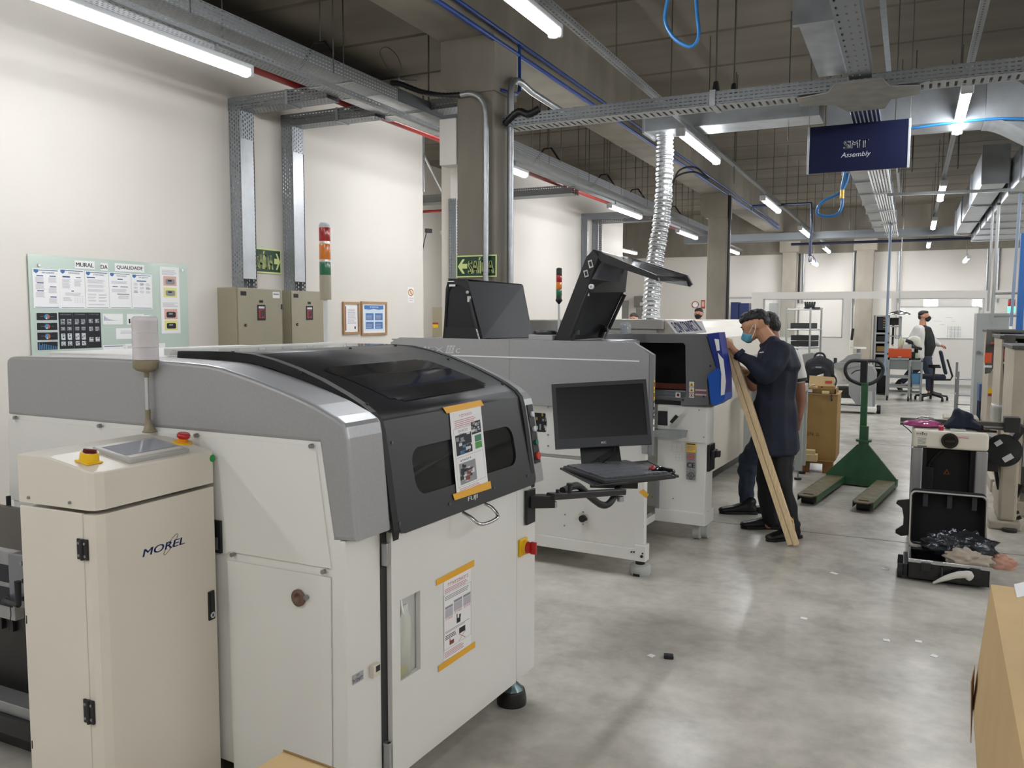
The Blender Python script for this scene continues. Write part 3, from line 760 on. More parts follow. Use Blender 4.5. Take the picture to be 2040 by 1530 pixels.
# ------------------------------------------------------------------ hanging sign
SY = 8.2
navy = mat('navy_sign_vinyl', '#141c40', .6, spec=.25); signed = mat('sign_edge', '#c6ccd4', .4)
a = YP(1609, 347, SY); b_ = YP(1813, 238, SY)
x0, x1, z0, z1 = a.x, YP(1811, 285, SY).x, (a.z+YP(1808, 333, SY).z)/2, (YP(1613, 253, SY).z+b_.z)/2
hs = Thing('hanging_sign', 'navy blue hanging sign reading SMT Assembly', 'sign', ((x0+x1)/2, SY, z0))
hs.part('panel', MB().box(x0, x1, SY-.012, SY+.012, z0, z1, navy))
for xx in (x0, x1): hs.part('edge_strip', MB().box(xx-.01, xx+.01, SY-.016, SY+.016, z0-.003, z1+.003, signed, .003))
tw = mat('sign_white', '#dfe3ea', .5); tb = MB()
for s_, xa_, ya_, xb2, yb2, off, shr in (('SMT', 1681, 297, 1730, 277, .022, 0), ('Assembly', 1675, 317, 1735, 300, .0, .25)):
    p = YP(xa_, ya_, SY-.014); q2 = YP(xb2, yb2, SY-.014); tb.text(s_, tw, (p.x, SY-.0135, p.z), (1, 0, 0), (0, 0, 1), q2.x-p.x, (q2.z-p.z)*(1 if s_ == 'SMT' else 1.0), off, shr)
hs.part('lettering', tb)
for xx in (x0+.0, x1): hs.part('hanging_wire', MB().cyl((xx, SY, z1), (xx, SY, CEIL), .0035, rodm, n=5))
# blue hoses
bh = mat('blue_hose', '#2a6ea8', .3)
for pts, lb, Y_ in ((((1338, -60), (1330, 0), (1325, 40), (1338, 70), (1360, 88), (1380, 92), (1392, 70), (1388, 20), (1384, -60)), 'blue hose loop hanging at the top middle', 5.2),
                    (((1690, 345), (1686, 362), (1672, 385), (1645, 398), (1630, 412), (1630, 427), (1650, 431), (1670, 425), (1678, 405), (1677, 375), (1684, 340), (1700, 240)), 'blue hose loop hanging under the navy sign', 8.6)):
    solo('air_hose', lb, 'hose', MB().tube(smooth_path([YP(x, y, Y_) for x, y in pts], 8), .012 if Y_ < 6 else .014, bh, 8), group='blue air hoses')
solo('hose_coupling', 'brass and white coupling on the hose below the navy sign', 'coupling', MB().cyl(YP(1677, 395, 8.58), YP(1678, 378, 8.58), .02, mat('brass', '#b79a5a', .3, .9), n=10))
solo('blue_air_pipe', 'blue line running on a duct edge from the sign to the right', 'pipe', MB().tube(smooth_path([YP(x, y, 8.8) for x, y in ((1812, 256), (1870, 248), (1940, 240), (2000, 236), (2060, 238))], 6), .013, bh, 8))
solo('blue_air_pipe', 'dark blue pipe dropping behind the navy sign', 'pipe', MB().cyl(YP(1687, 190, 8.7), YP(1681, 350, 8.7), .02, mat('navy_pipe', '#1a2340', .4), n=8))
solo('black_pipe', 'thin black pipe stepping out from the beam and dropping with a loop', 'pipe', MB().tube([YP(1498, 420, 15), YP(1500, 411, 15), YP(1560, 408, 15), YP(1616, 405, 15), YP(1617, 450, 15), YP(1613, 510, 15)], .025, mat('navy_pipe', '#1a2340', .4), 8).tube(smooth_path([YP(x, y, 15) for x, y in ((1613, 508), (1611, 518), (1616, 525), (1624, 523), (1623, 515), (1614, 507))], 5), .006, bluem, 6))
solo('blue_air_pipe', 'pale blue pipe dropping from the conduit bundle to the desk', 'pipe', MB().tube([(-.4, 17.2, 3.4), (-.4, 17.2, .5)], .024, mat('pale_blue_pipe', '#8496ab', .4), 10))
a = YP(1768, 388, 12.3); c = YP(2045, 377, 12.3)
solo('strut_channel', 'bright galvanised channel crossing from the conduit bundle to the right', 'rail', MB().obox((a+c)/2, ((c-a).length, .04, .04), chrome, Matrix.Rotation(-math.atan2(c.z-a.z, c.x-a.x), 3, 'Y')))
# ladder frame and posts at the right
LY_ = 11.6
t = Thing('ladder_frame', 'tall aluminium ladder frame standing at the right behind the cabinets', 'frame', YP(1978, 650, LY_))
sm_ = mat('anodised_profile', '#a6a8a8', .35, .7)
for x0, y0, x1, y1, nm in ((1990, 408, 1976, 645, 'upright'), (1978, 420, 1968, 620, 'upright')):
    t.part(nm, MB().tube([YP(x0, y0, LY_), YP(x1, y1, LY_)], .018 if x0 == 1990 else .013, sm_, 8))
t.part('end_cap', MB().cyl(YP(1990, 404, LY_), YP(1990, 409, LY_), .022, black, n=10))
for y in (585, 630): t.part('rung', MB().cyl(YP(1980, y, LY_), YP(2035, y-1, LY_), .013, sm_, n=8))
t = Thing('blue_post', 'blue perforated steel post at the right edge of the picture', 'post', YP(2032, 700, 10.2))
b = MB(); pp = YP(2030, 660, 10.2); t.part('post', MB().box(pp.x-.03, pp.x+.03, 10.17, 10.23, 0, YP(2030, 465, 10.2).z, mat('post_blue', '#2b5f9e', .4), .004))
hb = MB()
for k in range(26): hb.box(pp.x+.05, pp.x+.062, 10.165, 10.169, 1.0+.06*k, 1.03+.06*k, black)
t.part('perforated_strip', MB().box(pp.x+.03, pp.x+.10, 10.17, 10.23, 0, 2.6, mat('pale_blue_steel', '#93a7bd', .4)))
t.part('slot_row', hb)
solo('blue_air_pipe', 'bluish vertical pipe just left of the blue perforated post', 'pipe', MB().cyl(YP(2033, 385, 10.6), YP(2014, 650, 10.6), .016, mat('pale_blue_pipe', '#7f9fc4', .35), n=8))

rods([(x, y, z) for x, y, z in ((-7.4, 13.4, 3.08), (-6.9, 21.4, 3.38), (-7.3, 10.7, 2.98), (1.2, 23.6, 3.08), (-2.4, 23.6, 3.08))], 'rod holding a light in the passage or over the office', 'rods of the outlying lights')
# ================================================================== helpers for printed sheets
class Sheet:
    """printed sheet lying on a surface; o lower left, U along the width, V up; unit coordinates"""
    def __init__(s, o, U, V, mb=None, base=paper, th=.0006, lift=.0005):
        s.o = Vector(o); s.U = Vector(U); s.V = Vector(V); s.n = s.U.cross(s.V).normalized()
        s.mb = mb or MB(); s.k = 0; s.l = lift
        if base:
            s.mb.poly([(0, 0), (1, 0), (1, 1), (0, 1)], base, s.o+s.n*lift, s.U, s.V, 0)
            s.mb.v[-4:] = [tuple(p) for p in (s.o+s.n*lift, s.o+s.U+s.n*lift, s.o+s.U+s.V+s.n*lift, s.o+s.V+s.n*lift)]
    def r(s, a, b, c, d, m, lv=1):
        n = s.n*(s.l+.0004*lv); P = lambda u, v: s.o+s.U*u+s.V*v+n
        s.mb.add([P(a, c), P(b, c), P(b, d), P(a, d)], [(0, 1, 2, 3)], m); return s
    def p(s, pts, m, lv=1):
        s.mb.poly(pts, m, s.o+s.n*(s.l+.0004*lv), s.U, s.V, 0); return s
    def lines(s, a, b, c, d, n, m, lv=1, seed=1, fill=.45):
        rr = random.Random(seed); h = (d-c)/n
        for i in range(n): s.r(a, a+(b-a)*(.75+.25*rr.random()), c+h*i, c+h*i+h*fill, m, lv)
        return s
    def glyphs(s, a, b, c, d, n, m, lv=1, seed=1):
        """a row of small illegible marks"""
        rr = random.Random(seed); w_ = (b-a)/n
        for i in range(n):
            u = a+w_*i; k = rr.randint(0, 2)
            if k == 0: s.r(u, u+w_*.7, d-(d-c)*.25, d, m, lv).r(u+w_*.25, u+w_*.45, c, d, m, lv)
            elif k == 1: s.r(u, u+w_*.2, c, d, m, lv).r(u+w_*.5, u+w_*.7, c, d, m, lv).r(u, u+w_*.7, (c+d)/2-(d-c)*.1, (c+d)/2+(d-c)*.1, m, lv)
            else: s.r(u, u+w_*.7, c, c+(d-c)*.22, m, lv).r(u, u+w_*.7, d-(d-c)*.22, d, m, lv).r(u+w_*.55, u+w_*.75, c, d, m, lv)
        return s
    def t(s, txt, a, b, c, d, m, lv=1, off=.0, shear=0):
        s.mb.text(txt, m, s.o+s.U*a+s.V*c+s.n*(s.l+.0004*lv), s.U, s.V, b-a, d-c, off, shear); return s
    def photo(s, a, b, c, d, mats, lv=1, seed=1, n=5):
        rr = random.Random(seed); s.r(a, b, c, d, mats[0], lv)
        for i in range(n*n):
            u = a+(b-a)*rr.random()*.8; v = c+(d-c)*rr.random()*.8
            s.r(u, min(b, u+(b-a)*(.08+.3*rr.random())), v, min(d, v+(d-c)*(.05+.16*rr.random())), mats[1+i % (len(mats)-1)], lv+.3+.3*(i % 5)/5)
        return s
pd = mat('photo_dark', '#1d1f26', .6); pg = mat('photo_grey', '#8a8d92', .6); pl_ = mat('photo_light', '#c9ced2', .6); pbl = mat('photo_blue', '#4d86b5', .6); prd = mat('photo_red', '#7c3a30', .6)
screwm = mat('screw_head', '#9b9d9e', .3, .9)
MF = Fr(R(-3.4))
silver = mat('silver_grey_paint', '#a0a1a3', .34, .35, amt=.03, sc=120, det=2)
silverdk = mat('aluminium_grey_panel', '#8d8e90', .38, .25, amt=.03, sc=120, det=2)
blackp = mat('charcoal_cover_paint', '#26272a', .4, amt=.04, sc=200, det=1)
XF, YS, YE = -1.569, 1.823, 3.0
# ================================================================== first machine: screen printer with the black cover
T = Thing('solder_printer', 'big silver and white machine with curved black cover, nearest in the line', 'machine', MF.loc(Vector((-2.4, 2.5, 0))), MF)
T.loc = Vector((-2.4, 2.4, 0)); T.o.location = MF.wor(T.loc)
WH = white
body = MB().box(-3.225, XF, YS+.006, YE-.02, .14, .945, WH, .006)
body.box(-3.225, -2.24, YS+.17, YE-.02, .945, 1.452, WH, .01)
body.box(XF-.012, XF+.001, YS+.008, 2.0, .16, .945, WH, .003)
body.box(-3.2, -1.585, YS+.006, YS+.02, .94, 1.24, WH)
body.box(-3.2, -1.75, YS+.12, YE-.1, .06, .14, black)
T.part('body', body)
P = lambda x, y: MF.Y(x, y, YS)
def side(pts, m, th, name, y=YS, **k):
    b = MB(); q = [((lambda p: (p.x, p.z))(MF.Y(x, y_, y))) for x, y_ in pts]
    b.poly(q, m, (0, y-.0, 0), (1, 0, 0), (0, 0, 1), th); b.fixn = True
    return b
# side panels
up = side([(16, 834), (628, 889), (659, 1133), (457, 1099), (452, 1103), (440, 1103), (428, 1040), (60, 1000), (19, 995)], WH, .008, 'p')
T.part('side_panel', up, fix=True)
low = side([(452, 1116), (658, 1151), (662, 1700), (470, 1640)], WH, .004, 'p'); T.part('side_panel', low, fix=True)
T.part('side_panel', side([(22, 1010), (60, 1014), (66, 1300), (26, 1300)], WH, .004, 'p'), fix=True)
cn = MB()
for (x, y) in ((33, 832), (201, 848), (394, 867), (623, 888), (647, 1138), (466, 1104), (613, 1189)):
    p = P(x, y); cn.cyl((p.x, YS-.012, p.z), (p.x, YS, p.z), .007, screwm, n=10)
T.part('screws', cn)
p = P(597, 1190); T.part('grommet', MB().lathe([(.026, 0), (.026, .006), (.014, .008), (.014, .002), (.0, .002)], (p.x, YS-.003, p.z), mat('brown_grommet', '#6d5347', .5), (0, -1, 0), 18))
p = P(438, 1070); T.part('vent_slot', MB().box(p.x-.06, p.x+.012, YS-.009, YS+.01, p.z-.05, p.z+.055, black).box(p.x-.03, p.x, YS-.011, YS, p.z-.04, p.z+.0, steel))
# silver shroud: outline of the side from the photograph's silhouette
so = [(662.7, 1077.6), (635, 882), (15.7, 825.5), (11.8, 725), (13, 716), (18, 711.5), (26, 710), (176, 712), (270, 716), (353, 721), (412, 727), (440, 733), (470.6, 743), (510, 757), (549, 772.5), (590, 790), (627.5, 808), (666.7, 831), (683, 844), (688, 852), (692, 874.5), (709.8, 1080)]
sx = [(MF.Y(x, y, YS).x, MF.Y(x, y, YS).z) for x, y in so]
def bevprism(pts, y0, y1, m, bev):
    b = bmesh.new(); n = len(pts); A = [b.verts.new((x, y0, z)) for x, z in pts]; B = [b.verts.new((x, y1, z)) for x, z in pts]
    b.faces.new(A); b.faces.new(B[::-1])
    for i in range(n): b.faces.new((A[i], B[i], B[(i+1) % n], A[(i+1) % n]))
    bmesh.ops.recalc_face_normals(b, faces=b.faces[:])
    if bev:
        ed = [e for e in b.edges if abs(e.verts[0].co.y-e.verts[1].co.y) < 1e-6 and e.verts[0].co.z > .9]
        bmesh.ops.bevel(b, geom=ed, offset=bev, segments=3, affect='EDGES', profile=.5)
    bmesh.ops.triangulate(b, faces=[f for f in b.faces if len(f.verts) > 4])
    return MB().bm(b, m)
T.part('side_shroud', bevprism(sx, YS-.0, 1.99, silver, .012))
prof = [(-2.46, 1.463), (-2.3, 1.466), (-2.2, 1.467), (-2.1, 1.462), (-2.0, 1.445), (-1.9, 1.42), (-1.8, 1.388), (-1.7, 1.348), (-1.64, 1.32), (-1.6, 1.296), (-1.575, 1.27), (-1.565, 1.24), (-1.548, 1.15), (-1.53, 1.03), (-1.515, .935)]
rs = [(-2.3, .95)]+[(-2.3, 1.43)]+[(x-.004, z-.008) for x, z in prof[1:]]
T.part('side_shroud', bevprism([(-2.3, .94)]+[(x, z-.006) for x, z in prof[1:]], 2.92, 3.008, silver, .008))
# rubber gasket along the cover edges
gk = MB()
for y0 in (1.988, 2.893):
    pr = [(x+.004, z+.009) for x, z in prof]; inn = [(x, z-.02) for x, z in prof]
    gk.prism(pr+inn[::-1], 'y', y0, y0+.028, rubber)
T.part('gasket', gk, fix=True)
# charcoal cover
CT = .022
cp = [(x+CT*(.1 if x < -1.6 else 1)*0+(.006 if z < 1.25 else 0), z+(.007 if z >= 1.25 else 0)) for x, z in prof[2:]]
Y0, Y1 = 2.014, 2.926
cov = MB(); k8 = len(cp)
def ribbon(mb, pts, y0, y1, m, th=.01):
    n = len(pts); outer = [(x, y, z) for y in (y0, y1) for x, z in pts]
    inner = []
    for y in (y0, y1):
        for i, (x, z) in enumerate(pts):
            a = Vector(pts[max(i-1, 0)]); b = Vector(pts[min(i+1, n-1)]); d = (b-a).normalized(); nn = Vector((-d.y, d.x))
            inner.append((x-nn.x*th, y, z-nn.y*th))
    V = outer+inner; N2 = 2*n; fs = []
    for i in range(n-1):
        fs += [(i, i+1, n+i+1, n+i), (N2+i, N2+n+i, N2+n+i+1, N2+i+1), (i, N2+i, N2+i+1, i+1), (n+i, n+i+1, N2+n+i+1, N2+n+i)]
    fs += [(0, n, N2+n, N2), (n-1, N2+n-1, N2+2*n-1, 2*n-1)]
    mb.add(V, fs, m); mb.fixn = True
    for k in range(len(fs)-2):
        if k % 4 < 2: mb.sm[-len(fs)+k] = True
    return mb
top = [q for q in cp if q[1] >= 1.245]; fr0 = cp[-4]
ribbon(cov, top, Y0, Y1, blackp)
A = Vector((top[-1][0], 0, top[-1][1])); B = Vector((cp[-1][0]+.002, 0, cp[-1][1]-.006))
vdir = (A-B).normalized(); H_ = (A-B).length; ndir = Vector((0, 1, 0)).cross(vdir)
def CFP(x, y):   # a pixel on the sloping front of the cover -> (y, distance up the slope)
    d = ray(x, y); d = Vector((d.dot(MF.ex), d.dot(MF.ey), d.z)); c = Vector((CP.dot(MF.ex), CP.dot(MF.ey), CP.z))
    p = c+d*((B-c).dot(ndir)/d.dot(ndir)); return p.y, (p-B).dot(vdir)
wy0, wv0 = CFP(835, 990); wy1, wv1 = CFP(1023, 925); _, wv2 = CFP(816, 905); _, wv3 = CFP(1018, 838)
hole = rrect(CFP(818, 930)[0]+.012, CFP(1024, 880)[0], (wv0+wv1)/2, (wv2+wv3)/2, .05, 6)
cov.poly(rrect(Y0, Y1, -.0, H_, (.03, .03, 0, 0), 5), blackp, B, (0, 1, 0), vdir, .012, [hole[::-1]])
T.part('cover', cov)
win = glassy('smoked_window', '#1d2023', .45, .05)
T.part('front_window', MB().poly([(a, b) for a, b in hole], win, B-ndir*.006, (0, 1, 0), vdir, .003))
# dark interior behind the window
inn = MB(); dk = mat('machine_interior', '#1c1d1e', .7); di = mat('machine_bay', '#4b4c46', .6)
inn.box(-2.23, -2.2, 2.0, 2.9, .95, 1.42, di).box(-2.23, -1.6, 2.0, 2.9, .946, .955, di)
inn.box(-2.1, -1.75, 2.35, 2.9, 1.06, 1.12, pg).box(-1.64, -1.625, 2.06, 2.2, .99, 1.07, mat('interior_card', '#cfc8b4', .6)).box(-1.62, -1.60, 2.04, 2.13, .99, 1.04, dk)
for k in range(6): inn.cyl((-2.1+.07*k, 2.3, 1.0), (-2.1+.07*k, 2.9, 1.02+.02*k), .006, steel, n=6)
T.part('interior', inn)
# upper window of the cover, a glossy sheet set in the curved top
def toppt(x, y, lift):
    for i in range(len(top)-1):
        (a, za), (b, zb) = top[i], top[i+1]
        if a <= x <= b:
            t = (x-a)/(b-a); return Vector((x, y, za+(zb-za)*t+lift))
    return Vector((x, y, top[-1][1]+lift))
def onTop(x, y):
    d = ray(x, y); d = Vector((d.dot(MF.ex), d.dot(MF.ey), d.z)); c = Vector((CP.dot(MF.ex), CP.dot(MF.ey), CP.z)); best = None
    for i in range(len(top)-1):
        a = Vector((top[i][0], 0, top[i][1])); b = Vector((top[i+1][0], 0, top[i+1][1])); n = (b-a).cross(Vector((0, 1, 0)))
        den = d.dot(n)
        if abs(den) < 1e-9: continue
        p = c+d*((a-c).dot(n)/den)
        if a.x-.003 <= p.x <= b.x+.003: best = p
    return best
cs = [onTop(632, 735), onTop(842, 716), onTop(978, 771), onTop(790, 803)]
cs = [c if c else Vector((-1.7, 2.2, 1.35)) for c in cs]
g = MB(); N_ = 28; gl = mat('smoked_top_sheet', '#10161f', .09, amt=.3, sc=3, bump=.05, coat=.5)
def inside(u, v, r=.14):
    du = max(r-u, u-(1-r), 0); dv = max(r-v, v-(1-r), 0); return du*du+dv*dv <= r*r
vs = []; fs = []
for i in range(N_+1):
    for j in range(N_+1):
        u, v = i/N_, j/N_; q = cs[0].lerp(cs[1], u).lerp(cs[3].lerp(cs[2], u), v); vs.append(toppt(q.x, q.y, .0025))
for i in range(N_):
    for j in range(N_):
        if inside((i+.5)/N_, (j+.5)/N_): a = i*(N_+1)+j; fs.append((a, a+1, a+N_+2, a+N_+1))
g.add(vs, fs, gl, True); g.fixn = False
tw_ = T.part('top_window', g)
sc_ = MB()
for (x, y) in ((452+12, 703), (698, 695), (788, 690), (598, 742), (731, 807), (893, 717), (1001, 766)):
    q = onTop(x, y)
    if q: sc_.cyl(q-Vector((0, 0, .002)), q+Vector((0, 0, .006)), .006, black, n=8)
for (x, y) in ((780, 882), (795, 1043), (1043, 822), (1050, 948), (895, 1004), (983, 972)):
    a, b = CFP(x, y); q = B+Vector((0, a, 0))+vdir*b; sc_.cyl(q, q+ndir*.004, .005, mat('dark_screw', '#4a4c50', .4), n=8)
T.part('screws', sc_)
# clear sheet and white deck lip behind the cover
T.part('glass_top', MB().box(-2.52, -2.2, 2.0, 2.93, 1.472, 1.476, glassy('clear_top_sheet', '#cfd6d8', .35, .02)).box(-2.53, -2.5, 1.99, 2.94, 1.455, 1.48, WH))
# printed notice taped on the cover
def F3(x, y, l=.0): a, b = CFP(x, y); return B+Vector((0, a, 0))+vdir*b+ndir*l
bl, br, tr, tl = F3(909, 990), F3(971, 966), F3(956, 805), F3(894, 824)
o_ = (bl+tl-(br-bl)*0)/1-tl; U = ((br-bl)+(tr-tl))/2; V = ((tl-bl)+(tr-br))/2
N1 = Thing('printed_notice', 'printed warning sheet taped over the black cover window', 'notice', bl, MF)
s1 = Sheet(bl, U, V, lift=.003); red_ = mat('pink_print', '#c58a96', .7)
s1.glyphs(.28, .68, .905, .935, 9, red_, 1, 3); s1.lines(.12, .9, .80, .89, 4, red_, 1, 4, .4); s1.r(.08, .94, .785, .79, red_)
for a, b, c, d in ((.06, .94, .775, .778), (.06, .94, .09, .093), (.06, .065, .09, .778), (.935, .94, .09, .778), (.06, .94, .432, .435)): s1.r(a, b, c, d, inkgrey)
s1.glyphs(.2, .5, .73, .755, 6, inkgrey, 1, 5); s1.glyphs(.22, .4, .69, .71, 4, ink, 1, 6); s1.glyphs(.2, .55, .38, .4, 6, ink, 1, 7)
s1.photo(.10, .60, .46, .70, [pd, pl_, pbl, pd, pg, pd], 1, 3); s1.photo(.62, .93, .655, .81, [pd, pg, pl_, pd], 1, 5)
s1.r(.70, .92, .555, .635, mat('print_green', '#3f7a60', .6)).r(.70, .92, .47, .55, mat('print_green2', '#4a9140', .6))
s1.photo(.14, .66, .11, .36, [pg, pd, pl_, prd, pd], 1, 8); s1.lines(.1, .85, .03, .08, 3, red_, 1, 9, .4)
N1.part('sheet', s1.mb); 
tp = MB(); 
def strip4(mb, q, m, l): mb.quad(*[F3(x, y, l) for x, y in q], m, .0005)
strip4(tp, ((880, 812), (888, 824), (962, 808), (956, 797)), tape, .0045); strip4(tp, ((900, 985), (904, 997), (977, 973), (975, 958)), tape, .0045)
N1.part('tape', tp)
# maker's name and pull handle
lg = MB(); a = F3(931, 1001); b = F3(951, 994); c = F3(933, 990); lg.text('FUJI', mat('logo_white', '#e6e8ea', .5), F3(932, 1001, .002), (b-a).normalized(), vdir, (b-a).length*1.0, (c-a).length*.85, .015, .15)
T.part('brand_lettering', lg)
h0, h1 = F3(921, 1015), F3(965, 998)
hd = [h0+ndir*.0-vdir*.01, h0+ndir*.03-vdir*.03, h0+ndir*.055-vdir*.06+Vector((0, .02, 0)), h1+ndir*.055-vdir*.06-Vector((0, .02, 0)), h1+ndir*.03-vdir*.03, h1-vdir*.01]
T.part('pull_handle', MB().tube(smooth_path(hd, 5), .0065, chrome, 10))
# front door with viewing slot
dy0, dy1 = 2.02, MF.X(1019, 1150, XF).y
q = [MF.X(x, y, XF+.02) for x, y in ((796, 1200), (836, 1176), (837, 1334), (797, 1357))]
slot = [(q[0].y, q[3].z+.0), (q[1].y, q[3].z), (q[1].y, q[1].z), (q[0].y, q[1].z)]
dr = MB().poly([(dy0, .13), (dy1, .13), (dy1, .93), (dy0, .93)], WH, (XF+.022, 0, 0), (0, 1, 0), (0, 0, 1), .018, [slot])
T.part('door', dr)
T.part('end_post', MB().box(XF-.01, XF+.018, dy1+.012, YE, .13, .945, WH, .004))
T.part('door_gap', MB().box(XF-.002, XF+.003, 1.99, 2.022, .13, .94, mat('dark_gap', '#2c2d30', .6)))
hg = MB()
for z0, z1 in ((.83, .9), (.16, .26)): hg.box(XF+.0, XF+.024, 1.994, 2.016, z0, z1, steel, .002).cyl((XF+.02, 2.005, z0), (XF+.02, 2.005, z1), .006, chrome, n=8)
T.part('hinge', hg)
# recess behind the slot with a plastic jug
rc = MB(); y0, y1, z0, z1 = slot[0][0]-.03, slot[1][0]+.03, slot[0][1]-.03, slot[2][1]+.03
gr = mat('recess_grey', '#b9bab8', .6)
rc.poly([(0, 0)]*0 or [(y0, z0), (y1, z0), (y1, z1), (y0, z1)], gr, (XF+.0015, 0, 0), (0, 1, 0), (0, 0, 1), .001)
T.part('recess', rc)
yc = (slot[0][0]+slot[1][0])/2-.01; jz = slot[0][1]-.0
plas = glassy('cloudy_plastic', '#dfe3d8', .55, .25)
jm = MB().lathe([(.0, 0), (.011, 0), (.0115, .16), (.011, .19), (.006, .21), (.006, .235), (0, .235)], (XF+.013, yc-.01, jz+.003), plas, n=20)
J = MB()
for v in jm.v: J.v.append((XF+.014+(v[0]-XF-.013)*.45, yc-.01+(v[1]-yc+.01)*3.0, v[2]))
J.f, J.m, J.sm, J.uv, J.mats = jm.f, jm.m, jm.sm, jm.uv, jm.mats
jg = Thing('plastic_jug', 'cloudy plastic jug with a tube seen through the slot in the white door', 'jug', (XF+.012, yc, jz+.003), MF)
jg.part('bottle', J); jg.part('liquid', MB().ell((XF+.012, yc-.018, jz+.022), (.004, .022, .018), mat('yellow_liquid', '#d8cf4a', .4)))
jg.part('tube', MB().tube(smooth_path([(XF+.012, yc-.035, jz+.285), (XF+.013, yc-.02, jz+.22), (XF+.014, yc-.005, jz+.16), (XF+.013, yc-.03, jz+.05)], 5), .004, paper, 8))
# rotary switch, label, gauge
p = MF.X(1040, 1089, XF+.02)
T.part('rotary_switch', MB().box(XF+.018, XF+.03, p.y-.032, p.y+.032, p.z-.035, p.z+.035, yellow, .004).cyl((XF+.03, p.y, p.z), (XF+.045, p.y, p.z), .028, yellow, .026).cyl((XF+.045, p.y, p.z), (XF+.062, p.y, p.z), .024, red, .021, 20).box(XF+.06, XF+.085, p.y-.007, p.y+.007, p.z-.024, p.z+.026, red, .003), label='yellow and red rotary main switch')
a = MF.X(702, 1366, XF+.002); s_ = Sheet((XF+.0015, a.y, a.z), (0, .052, 0), (0, 0, .03), base=mat('grey_label', '#a7a9ad', .5)); s_.glyphs(.35, .65, .62, .85, 3, ink, 1, 2); s_.glyphs(.06, .95, .15, .5, 8, ink, 1, 4); T.part('printed_label', s_.mb)
p = MF.X(742, 1333, XF); T.part('gauge', MB().box(XF, XF+.018, p.y-.017, p.y+.017, p.z-.02, p.z+.02, cream, .002).box(XF+.018, XF+.019, p.y-.005, p.y+.014, p.z-.004, p.z+.014, pd))
# second notice taped on the white door
D3 = lambda x, y: MF.X(x, y, XF+.0225)
bl, br, tl = D3(884, 1318), D3(938, 1285), D3(884, 1168)
N2 = Thing('printed_notice', 'printed lifting instructions taped on the white machine door', 'notice', bl, MF)
s2 = Sheet(bl, Vector((0, br.y-bl.y, 0)), Vector((0, 0, tl.z-bl.z+.02)), lift=.0006); lt = mat('faint_print', '#b5b2ba', .7)
s2.glyphs(.15, .9, .90, .94, 12, red_, 1, 2).lines(.03, .97, .83, .89, 3, red_, 1, 3)
for a, b, c, d in ((.0, 1, .815, .818), (.0, 1, .13, .133), (.0, .01, .13, .815), (.99, 1, .13, .815)): s2.r(a, b, c, d, inkgrey)
s2.lines(.04, .95, .74, .80, 3, inkgrey, 1, 5)
for a, b, t_ in ((.05, .32, .66), (.36, .66, .69), (.7, .98, .69)):
    s2.r(a, b, t_-.03, t_, inkgrey).r(a, b, t_-.14, t_-.035, lt).glyphs(a+.02, b, t_-.17, t_-.145, 4, red_, 1, 6)
s2.r(.46, .6, .38, .44, ink).r(.46, .49, .44, .5, ink).r(.55, .61, .44, .48, ink).lines(.05, .95, .33, .36, 2, inkgrey, 1, 8).lines(.05, .5, .25, .31, 3, ink, 1, 9)
s2.r(.2, .36, .16, .21, prd).r(.2, .23, .21, .24, prd).r(.55, .78, .23, .30, pd).p([(.52, .14), (.55, .14), (.80, .23), (.77, .23)], red_).p([(.77, .14), (.80, .14), (.55, .23), (.52, .23)], red_).lines(.03, .8, .03, .11, 4, red_, 1, 10)
N2.part('sheet', s2.mb)
tp = MB(); 
for q4 in (((868, 1155), (869, 1167), (944, 1128), (944, 1115)), ((872, 1327), (873, 1339), (946, 1289), (946, 1277))): tp.quad(*[(lambda p: (XF+.0245, p.y, p.z))(D3(x, y)) for x, y in q4], tape, .0006)
N2.part('tape', tp)
# button panel on the right shroud face
bp_ = MB(); q0 = Vector((prof[11][0], 0, prof[11][1])); q1 = Vector((prof[14][0], 0, prof[14][1])); vd = (q0-q1).normalized(); nd_ = Vector((0, 1, 0)).cross(vd)
bo = q1+Vector((0, 2.943, 0))+vd*.07; bp_.poly([(0, 0), (.045, 0), (.045, .24), (0, .24)], black, bo+nd_*.004, (0, 1, 0), vd, .004); T.part('button_panel', bp_)
for k, (mm, v, r_) in enumerate(((pl_, .20, .011), (pl_, .14, .011), (mat('teal_button', '#1f6f62', .35), .085, .011), (mat('stop_red', '#c23a2c', .4), .03, .016))):
    c = bo+Vector((0, .024, 0))+vd*v; T.part('button', MB().cyl(c+nd_*.003, c+nd_*.013, r_, mm, n=18), label=None if k < 3 else 'larger red stop button')
def foot(T_, x, y, top, r=.062):
    b = MB().lathe([(r*.98, 0), (r, .02), (r*.9, .055), (r*.86, .062), (0, .062)], (x, y, 0), black, n=24)
    for a in range(4): pass
    f_ = T_.part('levelling_foot', b)
    T_.part('foot_cone', MB().lathe([(r*.8, .06), (r*.75, .066), (.014, .1), (.013, top), (0, top)], (x, y, 0), mat('foot_cone_steel', '#66787a', .3, .7), n=24), f_)
foot(T, -1.607, 2.903, .15); foot(T, -3.1, 2.88, .15); foot(T, -3.1, 1.98, .15); foot(T, -1.68, 1.98, .15)
T.part('back_panel', MB().box(-3.225, -2.3, YE-.02, YE, .14, 1.45, silver))
